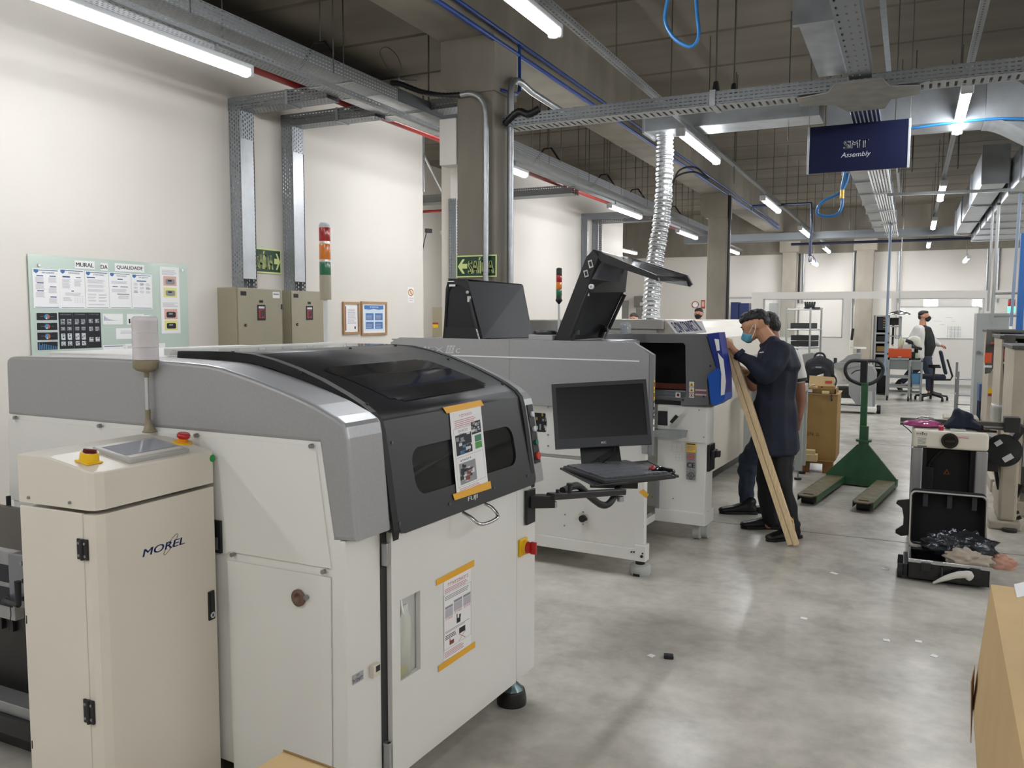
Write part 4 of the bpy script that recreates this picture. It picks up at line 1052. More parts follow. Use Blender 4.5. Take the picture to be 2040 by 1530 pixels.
# ================================================================== monitor on its arm
def P3(x, y, Y): return YP(x, y, Y)
TL, TR, BL, BR = P3(1090, 765, 4.07), P3(1283, 757, 4.28), P3(1115, 895, 3.99), P3(1303, 882, 4.20)
u = ((TR-TL)+(BR-BL)).normalized(); v = ((TL-BL)+(TR-BR)); v = (v-u*v.dot(u)).normalized(); n = u.cross(v)
c = (TL+TR+BL+BR)/4; W_ = ((TR-TL).length+(BR-BL).length)/2; H2 = ((TL-BL).length+(TR-BR).length)/2
Mo = Thing('monitor', 'black flat monitor in front of the second machine', 'monitor', (c.x, c.y, c.z-H2/2))
Rm = Matrix((u, v, n)).transposed()
o0 = c-u*W_/2-v*H2/2
fr_ = MB().poly([(0, 0), (W_, 0), (W_, H2), (0, H2)], mat('monitor_bezel', '#2b2d31', .4), o0, u, v, .03, [[(.022, .05), (W_-.018, .05), (W_-.018, H2-.022), (.022, H2-.022)]])
Mo.part('bezel', fr_)
Mo.part('screen', MB().poly([(.02, .048), (W_-.016, .048), (W_-.016, H2-.02), (.02, H2-.02)], mat('lcd_panel', '#121315', .3, spec=.4), o0-n*.006, u, v, .005))
Mo.part('back_shell', MB().obox(c-n*.04, (W_*.9, H2*.85, .03), black, Rm, .01))
Mo.part('brand_lettering', MB().text('AOC', mat('logo_white', '#e6e8ea', .5), o0+u*(W_*.475)+v*.015+n*.001, u, v, .028, .012, .012))
sb = MB(); a = P3(1155, 890, 4.13); b = P3(1233, 885, 4.22); cc = P3(1239, 925, 4.18); d_ = P3(1159, 932, 4.1)
sb.quad(d_, cc, b, a, black, .012); Mo.part('stand_plate', sb)
Mo.part('cable', MB().tube(smooth_path([P3(1226, 890, 4.1), P3(1222, 905, 4.1), P3(1205, 918, 4.1), P3(1195, 928, 4.1)], 5), .004, rubber, 6).tube(smooth_path([P3(1192, 928, 4.1), P3(1188, 916, 4.1), P3(1194, 914, 4.1), P3(1200, 930, 4.1)], 5), .003, rubber, 6))
# keyboard tray on the swing arm
zt = .80
Q = [ZP(x, y, zt) for x, y in ((1118, 934), (1290, 919), (1350, 949), (1185, 968))]
kt = Thing('keyboard_tray', 'black swing arm tray reaching out from the first machine under the monitor', 'tray', (Q[0]+Q[2])/2-Vector((0, 0, .06)))
cc_ = sum(Q, Vector())/4
def inset(f, dz): return [cc_+(q-cc_)*f+Vector((0, 0, dz)) for q in Q]
b = MB(); lo = inset(.96, -.012); b.add(lo+Q, [(3, 2, 1, 0), (4, 5, 6, 7), (0, 1, 5, 4), (1, 2, 6, 5), (2, 3, 7, 6), (3, 0, 4, 7)], black); kt.part('shelf', b, fix=True)
b = MB()
for i in range(4): b.cyl(Q[i], Q[(i+1) % 4], .006, black, n=8).ell(Q[i], (.007, .007, .007), black)
kt.part('rim', b)
b = MB(); q = [ZP(x, y, zt-.05) for x, y in ((1180, 968), (1282, 958), (1283, 975), (1185, 984))]
b.obox(cc_+Vector((-.02, -.05, -.04)), (.24, .1, .05), black, Matrix.Rotation(R(20), 3, 'Z'), .004); kt.part('underbox', b)
arm0 = MF.wor((XF+.02, 2.93, .85)); a1 = ZP(1083, 978, .85); a2 = ZP(1236, 984, .765)
kt.part('wall_bracket', MB().prism([(.79, 0)]*0 or [(2.90, .775), (2.96, .8), (2.96, .875), (2.90, .875)], 'x', -1.5, -1.3, black) if False else MB().obox(arm0+Vector((.01, 0, -.02)), (.012, .07, .14), black, Matrix.Rotation(MF.a, 3, 'Z'), .002).obox(arm0+Vector((.05, .03, .0)), (.1, .05, .05), black, Matrix.Rotation(R(30), 3, 'Z'), .003), fix=True)
aa = arm0+Vector((.09, .05, .01))
b = MB(); d_ = (a2-aa); ang = math.atan2(d_.y, d_.x); mid = (aa+a2)/2
b.obox(mid+Vector((0, 0, .01)), (d_.length+.05, .04, .028), black, Matrix.Rotation(ang, 3, 'Z') @ Matrix.Rotation(-math.atan2(d_.z, math.hypot(d_.x, d_.y)), 3, 'Y'), .004)
kt.part('arm', b)
b = MB()
for pp_, kk in ((aa, 1), (a2, 1)): b.cyl(pp_+Vector((0, 0, -.035)), pp_+Vector((0, 0, -.012)), .017, steel, .015, 12)
kt.part('knuckle_nut', b)
b = MB(); 
for k in (0, .045): b.cyl(aa+Vector((.01+k, .02+k*.5, .02)), aa+Vector((.01+k, .02+k*.5, .055-.02*(k == 0))), .009 if k else .007, black, n=12)
b.cyl(aa+Vector((.055, .0425, .052)), aa+Vector((.055, .0425, .06)), .014, black, n=12); kt.part('lock_pin', b)
kt.part('cable_sleeve', MB().tube(smooth_path([aa+d_*.12+Vector((0, 0, .03)), aa+d_*.3+Vector((0, .02, .045)), aa+d_*.5+Vector((0, 0, .0)), aa+d_*.7+Vector((0, 0, -.045)), aa+d_*.85+Vector((0, 0, -.03)), cc_+Vector((0, 0, -.05))], 6), .016, rubber, 8))
kt.part('tape_end', MB().quad(ZP(1272, 980, .73), ZP(1282, 974, .745), ZP(1293, 985, .72), ZP(1287, 993, .70), tape, .0008), label='end of yellow tape hanging down')
# keyboard and trackball
K = [ZP(x, y, zt+.012) for x, y in ((1146, 931), (1275, 921), (1309, 948), (1180, 962))]
ku = (K[1]-K[0]+K[2]-K[3]).normalized(); kv = (K[1]-K[2]+K[0]-K[3]); kv = (kv-ku*kv.dot(ku)).normalized(); kw = (K[1]-K[0]).length; kh = (K[0]-K[3]).length; kc = sum(K, Vector())/4
RK = Matrix((ku, kv, Vector((0, 0, 1)))).transposed()
Ky = Thing('keyboard', 'compact black keyboard on the swing arm tray', 'keyboard', kc-Vector((0, 0, .012)))
kd = mat('keyboard_shell', '#2a2b2e', .5); kk = mat('keycap', '#505257', .45)
Ky.part('shell', MB().obox(kc, (kw, kh, .022), kd, RK, .004))
kb = MB(); rows = 5; cols = 13
for r_ in range(rows):
    c_ = 0
    while c_ < cols:
        wd = 5 if (r_ == 0 and c_ == 3) else 1
        pu = -kw/2+.014+(kw-.028)*(c_+wd/2)/cols+(.004*(r_ % 2)); pv_ = -kh/2+.016+(kh-.03)*(r_+.5)/rows
        kb.obox(kc+ku*pu+kv*pv_+Vector((0, 0, .014)), ((kw-.028)/cols*wd-.003, (kh-.03)/rows-.003, .009), kk, RK, .0015, 1); c_ += wd
Ky.part('keys', kb, kind='stuff')
tb_ = ZP(1311, 940, zt+.02)
Tb = Thing('trackball', 'black trackball with a red ball beside the keyboard', 'trackball', tb_-Vector((0, 0, .018)))
me = blob([[(tb_+ku*-.03+kv*.01, (.032, .035, .018)), (tb_+ku*.05+kv*-.02, (.035, .04, .02))], [(tb_+ku*.01, (.035, .04, .03)), (tb_+ku*.045+kv*-.025, (.025, .03, .018))]], gloss, .005, 5)
for v_ in me.vertices: v_.co -= (tb_-Vector((0, 0, .018)))
o_b = bpy.data.objects.new('housing', me); Tb.part('housing', o_b)
Tb.part('ball', MB().ell(tb_+ku*-.03+kv*.01+Vector((0, 0, .018)), (.018, .018, .018), mat('red_ball', '#8e1518', .1, coat=.6)))
# ================================================================== second machine
YA = 4.693; XA = -1.689; DA = 5.5
A_ = Thing('placement_machine', 'long silver and white machine with two raised black hoods, second in the line', 'machine', (-2.6, 5.1, 0), MF)
AP = lambda x, y: MF.Y(x, y, YA)
b = MB().box(-3.6, -2.03, YA+.03, DA, .2, 1.03, WH, .005).box(-3.58, -2.03, YA+.03, DA, 1.03, 1.430, silverdk)
A_.part('body', b)
b = MB().box(-3.62, XA+.012, YA-.004, YA+.06, .115, .19, WH, .004).box(-2.1, -2.02, YA+.06, DA, .115, .19, WH, .004).box(XA-.055, XA+.014, YA-.006, YA+.07, .115, .215, WH, .003)
A_.part('base_frame', b)
A_.part('side_panel', MB().box(-3.6, XA-.0, YA, YA+.02, .19, .70, WH, .003))
A_.part('side_panel', MB().poly([(-3.6, .725), (XA-.0, .725), (XA, 1.03), (-3.6, 1.03)], WH, (0, YA, 0), (1, 0, 0), (0, 0, 1), .02, [rrect(*(lambda a, b: (a.x-.13, b.x, b.z, a.z))(AP(1068, 822), AP(1089, 862)), .02, 4)]))
a, b2 = AP(1066, 820), AP(1090, 862); ib = MB().box(a.x-.14, b2.x+.02, YA+.012, YA+.024, b2.z-.02, a.z+.02, dk)
rr = random.Random(4)
for k in range(14):
    x = a.x-.02+.1*rr.random(); z = b2.z+.14*rr.random(); ib.box(x, x+.012, YA+.008, YA+.012, z, z+.01+.03*rr.random(), [pl_, pg, steel, mat('brass', '#b79a5a', .3, .9)][k % 4])
A_.part('opening_parts', ib)
A_.part('front_strip', MB().box(XA-.06, XA+.002, YA-.001, YA+.05, .2, 1.03, WH, .003))
# silver upper side panel with its chamfered corner
zb = 1.033
sp = [(AP(782, 678).x, zb), (AP(782, 678).x, AP(782, 682).z), (AP(800, 672).x, 1.449), (AP(1266, 683).x, 1.445), (-1.642, 1.376), (-1.65, .78), (XA, .78), (-1.83, 1.03)]
sp = [sp[0], sp[1], sp[2], sp[3], (-1.66, 1.376), (-1.66, .78), (-1.70, .78), (-1.72, zb)]
b = MB().poly(sp, silver, (0, YA-.022, 0), (1, 0, 0), (0, 0, 1), .03); A_.part('upper_side_panel', b)
b = MB().box(-1.664, -1.636, YA-.022, YA+.012, .775, 1.376, mat('panel_edge', '#85868a', .4, .3)).quad(Vector((-1.762, YA+.012, 1.444)), Vector((-1.762, YA-.0225, 1.444)), Vector((-1.636, YA-.0225, 1.374)), Vector((-1.636, YA+.012, 1.374)), silver, .004)
A_.part('panel_edge', b)
lw = mat('decal_white', '#dfe2e2', .5)
A_.part('seam', MB().box(AP(1018, 760).x-.0015, AP(1018, 760).x+.0015, YA-.0235, YA-.021, zb, 1.448, pg))
a, b2 = AP(862, 706), AP(1276, 720); A_.part('pin_stripe', MB().box(a.x, b2.x, YA-.0236, YA-.022, (a.z+b2.z)/2-.004, (a.z+b2.z)/2+.004, lw))
a = MF.Y(806, 697, YA-.024); b2 = MF.Y(884, 700, YA-.024); tx = MB().text('AIMEX', lw, (a.x, YA-.0238, 1.352), (1, 0, 0), (0, 0, 1), b2.x-a.x, .038, .008)
a = MF.Y(888, 702, YA-.024)
for k in range(3):
    x = a.x+.022*k
    for dx in (0, .009): tx.add([(x+dx, YA-.0238, 1.352), (x+dx+.0035, YA-.0238, 1.352), (x+dx+.0175, YA-.0238, 1.398), (x+dx+.014, YA-.0238, 1.398)], [(0, 1, 2, 3)], lw)
tx.box(a.x-.004, a.x+.062, YA-.0238, YA-.0236, 1.3495, 1.353, lw).box(a.x+.01, a.x+.078, YA-.0238, YA-.0236, 1.397, 1.4, lw)
tx.text('C', lw, (a.x+.082, YA-.0238, 1.352), (1, 0, 0), (0, 0, 1), .032, .03, .012, .15)
A_.part('model_lettering', tx)
lb = MB()
for k, (y_, mm, hh) in enumerate(((776, yellow, .055), (796, yellow, .05), (816, pd, .05), (832, pd, .03), (846, paper, .03), (858, paper, .02))):
    p = MF.Y(1298, y_, YA-.0225); q = Sheet((-1.6345, YA-.02, p.z), (0, .026, 0), (0, 0, hh), base=paper if k in (4, 5) else mm); q.r(.2, .8, .3, .8, ink if mm is yellow else pl_)
    lb.add(q.mb.v, q.mb.f, mm); lb = lb
    A_.part('warning_label', q.mb)
sc_ = MB()
for x, y in ((1092, 811), (1092, 866), (1092, 888), (1126, 1025), (1125, 1047), (1162, 1020), (1162, 1044)):
    p = AP(x, y); sc_.cyl((p.x, YA-.006, p.z), (p.x, YA+.001, p.z), .005, screwm, n=8)
for x, y in ((1259, 1099), (1264, 1099), (1281, 1102)): p = AP(x, y); sc_.cyl((p.x, YA-.012, p.z), (p.x, YA-.002, p.z), .005, black, n=8)
p = AP(1279, 1108); sc_.cyl((p.x, YA-.012, p.z), (p.x, YA-.002, p.z), .009, black, n=10); A_.part('screws', sc_)
p = AP(1163, 1032); A_.part('jack_socket', MB().poly(rrect(p.x-.032, p.x+.03, p.z-.03, p.z+.03, .008, 4), cream, (0, YA-.004, 0), (1, 0, 0), (0, 0, 1), .0).cyl((p.x, YA-.03, p.z), (p.x, YA, p.z), .022, black, n=16).box(p.x+.0, p.x+.03, YA-.03, YA-.01, p.z-.008, p.z+.008, black, .002))
def wfoot(T_, x, y, top):
    f_ = T_.part('levelling_foot', MB().lathe([(.06, 0), (.066, .012), (.066, .05), (.056, .064), (0, .064)], (x, y, 0), mat('pale_grey_foot', '#b7bab8', .4), n=20).box(x-.02, x+.02, y-.069, y-.03, 0, .016, black))
    T_.part('foot_stem', MB().cyl((x, y, .06), (x, y, top), .03, black, n=16), f_)
wfoot(A_, -1.75, 4.81, .12); wfoot(A_, -2.08, 5.4, .12); wfoot(A_, -3.5, 4.81, .12)
b = MB().box(-3.58, -2.05, YA+.01, DA, 1.430, 1.438, silver); A_.part('top_deck', b)
b = MB().box(-2.62, -2.44, 4.95, 5.12, 1.438, 1.475, silver, .004); A_.part('fan_housing', b)
p = MF.Y(1105, 662, 5.03); A_.part('fan_ring', MB().lathe([(.075, 1.475), (.08, 1.48), (.08, 1.5), (.065, 1.503), (.065, 1.478), (0, 1.478)], (-2.53, 5.03, 0), black, n=24))
p0 = AP(1106, 600)
# raised hoods: folded black sheet boxes
def hood(name, pts, y0, y1, holes, extra=None):
    pass
hy0, hy1 = 4.95, 5.48
H1 = lambda x, y, Y=hy0: MF.Y(x, y, Y)
def P2(x, y, Y): p = MF.Y(x, y, Y); return (p.x, p.z)
smk = glassy('smoked_hood_glass', '#23262b', .62, .08)
# left hood: open side frame with smoked pane and a charcoal leaning panel
hd1 = A_.part('hood', MB().poly([P2(883, 676, hy0), P2(888, 575, hy0), P2(891, 563, hy0), P2(898, 556, hy0), P2(930, 556, hy0), P2(962, 676, hy0)], black, (0, hy0, 0), (1, 0, 0), (0, 0, 1), .02, [[P2(888, 652, hy0), P2(950, 652, hy0), P2(932, 578, hy0), P2(915, 567, hy0), P2(900, 568, hy0), P2(893, 580, hy0)]]), fix=True)
A_.part('hood_glass', MB().poly([P2(888, 652, hy0), P2(950, 652, hy0), P2(932, 578, hy0), P2(915, 567, hy0), P2(900, 568, hy0), P2(893, 580, hy0)], smk, (0, hy0+.008, 0), (1, 0, 0), (0, 0, 1), .003), hd1)
q = [MF.Y(962, 674, hy0), MF.Y(1062, 672, hy1), MF.Y(1042, 568, hy1), MF.Y(932, 560, hy0)]
A_.part('hood_panel', MB().quad(q[0], q[1], q[2], q[3], blackp, .02), hd1)
q2 = [MF.Y(930, 556, hy0), MF.Y(1040, 566, hy1), MF.Y(985, 562, hy1), MF.Y(898, 555, hy0)]
A_.part('hood_roof', MB().quad(q2[0], q2[1], MF.wor((0, 0, 0))*0+Vector((q2[0].x-.16, hy1, q2[1].z)), Vector((q2[3].x, hy0, q2[3].z)), gloss, .012), hd1)
A_.part('hood_back', MB().quad(Vector((H1(885, 676).x, hy0, 1.44)), Vector((H1(885, 676).x, hy1, 1.44)), Vector((H1(896, 560).x, hy1, q2[1].z)), Vector((H1(896, 560).x, hy0, q2[3].z)), black, .012), hd1)
b = MB().cyl(MF.Y(933, 590, hy0-.02), MF.Y(949, 655, hy0-.02), .012, black, n=8).cyl(MF.Y(949, 655, hy0-.02), MF.Y(955, 676, hy0-.02), .006, chrome, n=8).cyl(MF.Y(931, 582, hy0-.03), MF.Y(931, 582, hy0-.0), .011, chrome, n=12).box(*(lambda p: (p.x-.008, p.x+.008, hy0-.035, hy0-.01, p.z-.02, p.z+.02))(MF.Y(935, 596, hy0-.02)), chrome)
A_.part('gas_strut', b)
p = MF.Y(895, 565, hy0-.004); A_.part('hood_label', MB().text('SAFE', pl_, (p.x, hy0-.003, p.z-.02), (1, 0, 0), (0, 0, 1), .05, .016) if False else MB().box(p.x, p.x+.05, hy0-.004, hy0-.002, p.z-.02, p.z-.006, pl_).box(p.x-.01, p.x+.04, hy0-.004, hy0-.002, p.z+.012, p.z+.018, paper))
# right hood: leaning box whose lid juts to the right
HB = lambda x, y, Y: MF.Y(x, y, Y)
n0, n1 = 4.98, 5.5
def qd(mb, l, m, th): mb.quad(*[HB(x, y, Y) for x, y, Y in l], m, th); return mb
b = MB()
lf = [P2(1104, 678, n0), P2(1168, 512, n0), P2(1182, 497, n0), P2(1196, 500, n0), P2(1131, 679, n0)]
b.poly(lf, black, (0, n0, 0), (1, 0, 0), (0, 0, 1), .03)
hd2 = A_.part('hood', b, fix=True)
b = MB(); qd(b, [(1118, 679, n0+.02), (1200, 673, n1), (1243, 582, n1), (1166, 583, n0+.02)], mat('hood_inner_charcoal', '#1f2022', .5), .02); A_.part('hood_panel', b, hd2)
b = MB(); qd(b, [(1166, 583, n0+.02), (1246, 582, n1), (1251, 535, n1), (1195, 500, n0)], black, .02); A_.part('hood_panel', b, hd2)
b = MB(); qd(b, [(1180, 556, n0-.0), (1235, 564, n0+.3), (1247, 528, n0+.34), (1200, 520, n0+.02)], glassy('grey_hood_glass', '#5b5d60', .75, .1), .004); A_.part('hood_glass', b, hd2)
b = MB(); P4 = [P2(1182, 497, n0), P2(1310, 549, n0), P2(1312, 560, n0), P2(1252, 540, n0), P2(1196, 520, n0)]
b.poly(P4, black, (0, n0, 0), (1, 0, 0), (0, 0, 1), .03); A_.part('lid_side', b, hd2, fix=True)
b = MB(); P5 = [P2(1258, 513, n1), P2(1368, 548, n1), P2(1378, 566, n1), P2(1372, 571, n1), P2(1262, 530, n1)]
b.poly(P5, black, (0, n1, 0), (1, 0, 0), (0, 0, 1), .03); A_.part('lid_side', b, hd2, fix=True)
b = MB(); qd(b, [(1184, 497, n0), (1311, 550, n0), (1368, 550, n1), (1260, 514, n1)], glassy('lid_glass', '#3a4046', .45, .05), .006); A_.part('lid_glass', b, hd2)
b = MB(); qd(b, [(1309, 560, n0+.0), (1374, 571, n1), (1370, 560, n1), (1312, 548, n0)], black, .01); A_.part('lid_front_bar', b, hd2)
b = MB()
for (x0, y0, x1, y1, Y) in ((1173, 577, 1136, 672, n0-.01), (1245, 586, 1213, 655, n1)):
    b.cyl(HB(x0, y0, Y), HB(x1, y1, Y), .013, black, n=8)
b.cyl(HB(1213, 655, n1), HB(1203, 678, n1), .006, chrome, n=6); A_.part('gas_strut', b)
b = MB()
for x, y, Y in ((1177, 571, n0-.02),): p = HB(x, y, Y); b.cyl(p, p+Vector((0, .02, 0)), .017, pl_, n=14).cyl(p+Vector((0, -.003, 0)), p, .007, pg, n=10)
for x, y, w2, h2 in ((1177, 526, .03, .05), (1168, 545, .03, .045)): p = HB(x, y, n0-.006); b.obox(p, (w2, .008, h2), chrome, Matrix.Rotation(R(-15), 3, 'Y')).obox(p-Vector((0, .005, 0)), (w2*.5, .004, h2*.6), black, Matrix.Rotation(R(-15), 3, 'Y'))
for x, y in ((1171, 586),): p = HB(x, y, n0-.012); b.obox(p, (.018, .01, .024), chrome)
A_.part('latch', b)
b = MB()
for x, y, Y in ((1142, 665, n0), (1200, 660, n1-.1)):
    p = HB(x, y, Y); b.obox(p, (.03, .03, .09), black, Matrix.Rotation(R(20), 3, 'Y')).obox(p+Vector((.02, 0, .01)), (.04, .03, .03), black)
A_.part('hinge_bracket', b)
p = HB(1030, 554, 5.7); A_.part('camera_barrel', MB().cyl((p.x-.05, p.y, p.z), (p.x+.03, p.y, p.z), .015, black, n=12).cyl((p.x+.02, p.y, p.z), (p.x+.06, p.y, p.z), .021, black, n=14) if False else MB().box(p.x, p.x+.001, p.y, p.y+.001, 1.44, 1.441, black))
# signal towers
def tower(label, base, segs, rad, pole_r, pole_h, polem, capm, tail, hood_=None, cat='signal tower'):
    x, y, z = base; t = Thing('signal_tower', label, cat, base)
    t.part('pole', MB().cyl((x, y, z), (x, y, z+pole_h), pole_r, polem, n=14))
    zz_ = z+pole_h; t.part('socket', MB().lathe(tail[0], (x, y, zz_), tail[1], n=22)); zz_ += tail[0][-1][1]
    for (m_, h, gap, gm) in segs:
        t.part('lamp_segment', MB().lathe([(rad*.97, 0), (rad, .003), (rad, h-.003), (rad*.97, h)], (x, y, zz_), m_, n=22)); zz_ += h
        if gap: t.part('spacer_ring', MB().cyl((x, y, zz_), (x, y, zz_+gap), rad*.94, gm, n=22)); zz_ += gap
    t.part('cap', MB().lathe([(rad, 0), (rad, .012), (rad*.8, .022), (0, .024)], (x, y, zz_), capm, n=22)); return t
sr = mat('signal_red', '#a81420', .2, coat=.5, amt=.1, sc=30, stretch=(4, 4, .2)); so_ = mat('signal_orange', '#d9781a', .2, coat=.5); sgn = mat('signal_green', '#0f6b46', .2, coat=.5)
# far black tower behind the hoods
Yt = 6.42; p = YP(1113, 670, Yt); z_ = lambda y: YP(1113, y, Yt).z; mw = 13/1650*5.9
tower('small dark signal tower between the two raised hoods', (p.x, Yt, 1.462), [(sgn, z_(582)-z_(595), 0, None), (so_, z_(568)-z_(582), 0, None), (sr, z_(554)-z_(568), 0, None), (mat('dark_segment', '#2a2226', .4), z_(545)-z_(554), 0, None)], mw/2*1.05, .010, z_(606)-1.462, mat('pole_white', '#cfd0cf', .4), black, ([(.006, 0), (.03, .03), (mw/2, .05), (mw/2, .07)], black))
# tall tower in front of the wall cabinets: beige buzzer base, three colours
Yt = 3.03; p = YP(650, 690, Yt); z_ = lambda y: YP(650, y, Yt).z; rd = 22.5/1650*(p-CP).dot(CF)/2
tb2 = mat('beige_plastic', '#a69e8b', .4); ring = mat('ring_metal', '#d6d2cc', .25, .6)
h_ = (z_(486)-z_(548))/3
tower('tall signal tower with red, orange and green lamps on a white pole', (p.x, Yt, 1.452), [(sgn, .047*1.25, .010, ring), (so_, .056*1.25, .012, ring), (sr, z_(462)-z_(489), .0, ring)], rd, rd*.42, z_(597)-1.452, mat('pole_white', '#cfd0cf', .4), pl_, ([(rd, 0), (rd*1.02, .01), (rd*1.02, z_(550)-z_(597)), (rd, z_(548)-z_(597))], tb2))
# ================================================================== third machine
YFm = 5.682; XFm = -1.60
Fm = Thing('conveyor_machine', 'white machine with grey hooded head beside the person in navy', 'machine', (-2.2, 6.1, 0), MF)
FP = lambda x, y: MF.Y(x, y, YFm)
Fm.part('body', MB().box(-1.955, XFm, YFm+.012, YFm+.2, .2, .97, WH, .005).box(-3.0, -1.955, YFm+.1, 6.6, .2, .97, WH, .005))
Fm.part('upper_body_panel', MB().box(-1.955, XFm+.003, YFm, YFm+.012, .715, .965, WH, .003))
Fm.part('base_frame', MB().box(-1.96, XFm+.012, YFm-.012, YFm+.21, .125, .215, WH, .004).box(-3.0, -1.96, YFm+.2, YFm+.26, .125, .2, WH, .004))
Fm.part('side_ledge', MB().box(-2.0, -1.955, 5.3, YFm+.1, .125, .175, WH, .004))
hp_ = [P2(x, y, YFm) for x, y in ((1240, 667), (1408, 667), (1430, 745), (1416, 760), (1419, 806), (1358, 809), (1357, 797), (1366, 790), (1366, 683), (1240, 682))]
b = MB().poly([P2(x, y, YFm) for x, y in ((1085, 664), (1406, 666), (1427, 734), (1409, 755), (1413, 806), (1357, 808), (1357, 796), (1364, 792), (1367, 786), (1366, 688), (1362, 683), (1085, 681))], mat('machine_grey_panel', '#6f7073', .4, .1), (0, YFm-.006, 0), (1, 0, 0), (0, 0, 1), .03)
Fm.part('head_panel', b, fix=True)
Fm.part('head_body', MB().box(-1.75, XFm+.03, YFm+.024, YFm+.23, .97, 1.462, mat('machine_grey_panel', '#6f7073', .4, .1)).box(-3.2, -1.75, YFm+.5, 6.6, .97, 1.462, dk).box(-3.2, -1.75, YFm+.024, YFm+.5, 1.41, 1.462, dk))
b = MB().box(-2.6, -1.75, YFm+.2, YFm+.26, 1.0, 1.05, pg).box(-2.6, -1.75, YFm+.1, YFm+.2, 1.0, 1.02, steel).box(-2.6, -1.75, YFm+.3, YFm+.34, 1.06, 1.1, prd).box(-2.6, -1.75, YFm+.02, YFm+.05, .97, 1.0, dk).cyl((-2.6, YFm+.15, 1.06), (-1.75, YFm+.15, 1.06), .006, chrome, n=6)
Fm.part('conveyor_rails', b)
s_ = FP(1346, 786); q = Sheet((s_.x, YFm-.0, s_.z-.02), (.035, 0, 0), (0, 0, .035)); q.r(.2, .8, .2, .8, prd).r(.4, .6, .4, .6, ink); Fm.part('warning_label', q.mb)
for k, (y_, mm) in enumerate(((770, yellow), (781, yellow), (792, paper))):
    p = MF.Y(1373, y_, YFm-.006); q = Sheet((p.x, YFm-.0065, p.z), (.035, 0, 0), (0, 0, .034), base=paper)
    if k < 2: q.p([(.1, .1), (.9, .1), (.5, .9)], mm).p([(.35, .25), (.65, .25), (.5, .65)], ink, 2)
    else: q.p([(.5+.42*math.cos(i*.628), .5+.42*math.sin(i*.628)) for i in range(10)], mat('pro_red', '#a33b40', .5)).p([(.5+.3*math.cos(i*.628), .5+.3*math.sin(i*.628)) for i in range(10)], paper, 2).r(.35, .6, .35, .65, ink, 3)
    Fm.part('warning_label', q.mb)
for y_ in (775, 784):
    p = MF.Y(1385, y_, YFm-.006); q = Sheet((p.x, YFm-.0065, p.z-.012), (.08, 0, 0), (0, 0, .016), base=mat('pink_label', '#d9b9bd', .6)); q.r(.0, 1, .75, 1, mat('pro_red', '#a33b40', .5)); Fm.part('text_label', q.mb)
b = MB()
for x, y in ((1415, 729), (1402, 790), (1361, 797)): p = MF.Y(x, y, YFm-.008); b.cyl((p.x, YFm-.014, p.z), (p.x, YFm-.006, p.z), .006, black, n=8)
for x, y in ((1393, 817), (1369, 858), (1402, 871), (1341, 993), (1300, 990)): p = FP(x, y); b.cyl((p.x, YFm-.004, p.z), (p.x, YFm+.002, p.z), .005, pg, n=8)
Fm.part('screws', b)
a, c = FP(1311, 818), FP(1331, 848); Fm.part('dark_port', MB().poly(rrect(a.x, c.x, c.z, a.z, .008, 4), mat('port_dark', '#22262a', .5), (0, YFm-.002, 0), (1, 0, 0), (0, 0, 1), 0))
a, c = FP(1331, 812), FP(1366, 816); Fm.part('tilt_flap', MB().poly([P2(x, y, YFm-.03) for x, y in ((1332, 812), (1366, 812), (1366, 816), (1330, 850), (1330, 818))], WH, (0, YFm-.03, 0), (1, 0, 0), (0, 0, 1), .004).poly([P2(x, y, YFm-.035) for x, y in ((1334, 840), (1346, 826), (1352, 830), (1339, 844))], black, (0, YFm-.036, 0), (1, 0, 0), (0, 0, 1), .002), fix=True)
b = MB(); a, c = P2(1303, 857, YFm-.06), P2(1362, 874, YFm-.06); b.poly([P2(x, y, YFm-.08) for x, y in ((1300, 856), (1358, 859), (1362, 862), (1360, 873), (1352, 874), (1300, 869))], steel, (0, YFm-.08, 0), (1, 0, 0), (0, 0, 1), .09); Fm.part('rail_end', b, fix=True)
cl = MB(); wl_ = WH
for k, (y_, mm) in enumerate(((884, yellow), (902, silverdk), (920, silverdk), (939, silverdk))):
    p0_, p1_ = FP(1367, y_+16), FP(1386, y_); q = Sheet((p0_.x, YFm-.001, p0_.z), (p1_.x-p0_.x, 0, 0), (0, 0, p1_.z-p0_.z), base=mm)
    ring_ = lambda R_, n_=16: [(.5+R_*math.cos(i*2*math.pi/n_), .5+R_*math.sin(i*2*math.pi/n_)) for i in range(n_)]
    if k == 0: q.lines(.05, .95, .2, .8, 5, inkgrey).r(.05, .95, .86, .96, ink)
    if k == 1: q.p(ring_(.36), mat('orange_red_ring', '#c4452c', .5)).p(ring_(.26), silverdk, 2).t('10', .36, .64, .36, .64, mat('orange_red_ring', '#c4452c', .5), 3, .03)
    if k == 2: q.t('CE', .1, .9, .3, .85, ink, 1, .02)
    if k == 3: q.p(ring_(.34), ink).p(ring_(.28), silverdk, 2).t('UL', .34, .66, .34, .66, ink, 3, .02).r(.05, .14, .45, .55, ink).r(.86, .95, .45, .55, ink).r(.3, .7, .04, .1, ink)
    Fm.part('safety_label', q.mb)
p = FP(1338, 900); q = Sheet((p.x, YFm-.0005, p.z), (.075, 0, 0), (0, 0, .075), base=None)
for a_, b_ in ((0, .02), (.5, .52), (.98, 1)): q.r(a_, b_, 0, .9, lt).r(0, 1, a_*.9, b_*.9, lt)
q.glyphs(0, .9, .95, 1.02, 9, lt); Fm.part('printed_table', q.mb)
p = FP(1346, 917); q = Sheet((p.x, YFm-.0005, p.z), (.05, 0, 0), (0, 0, .045), base=None)
for a_, b_ in ((0, .03), (.5, .53), (.97, 1)): q.r(a_, b_, 0, 1, lt).r(0, 1, a_, b_, lt)
Fm.part('printed_table', q.mb)
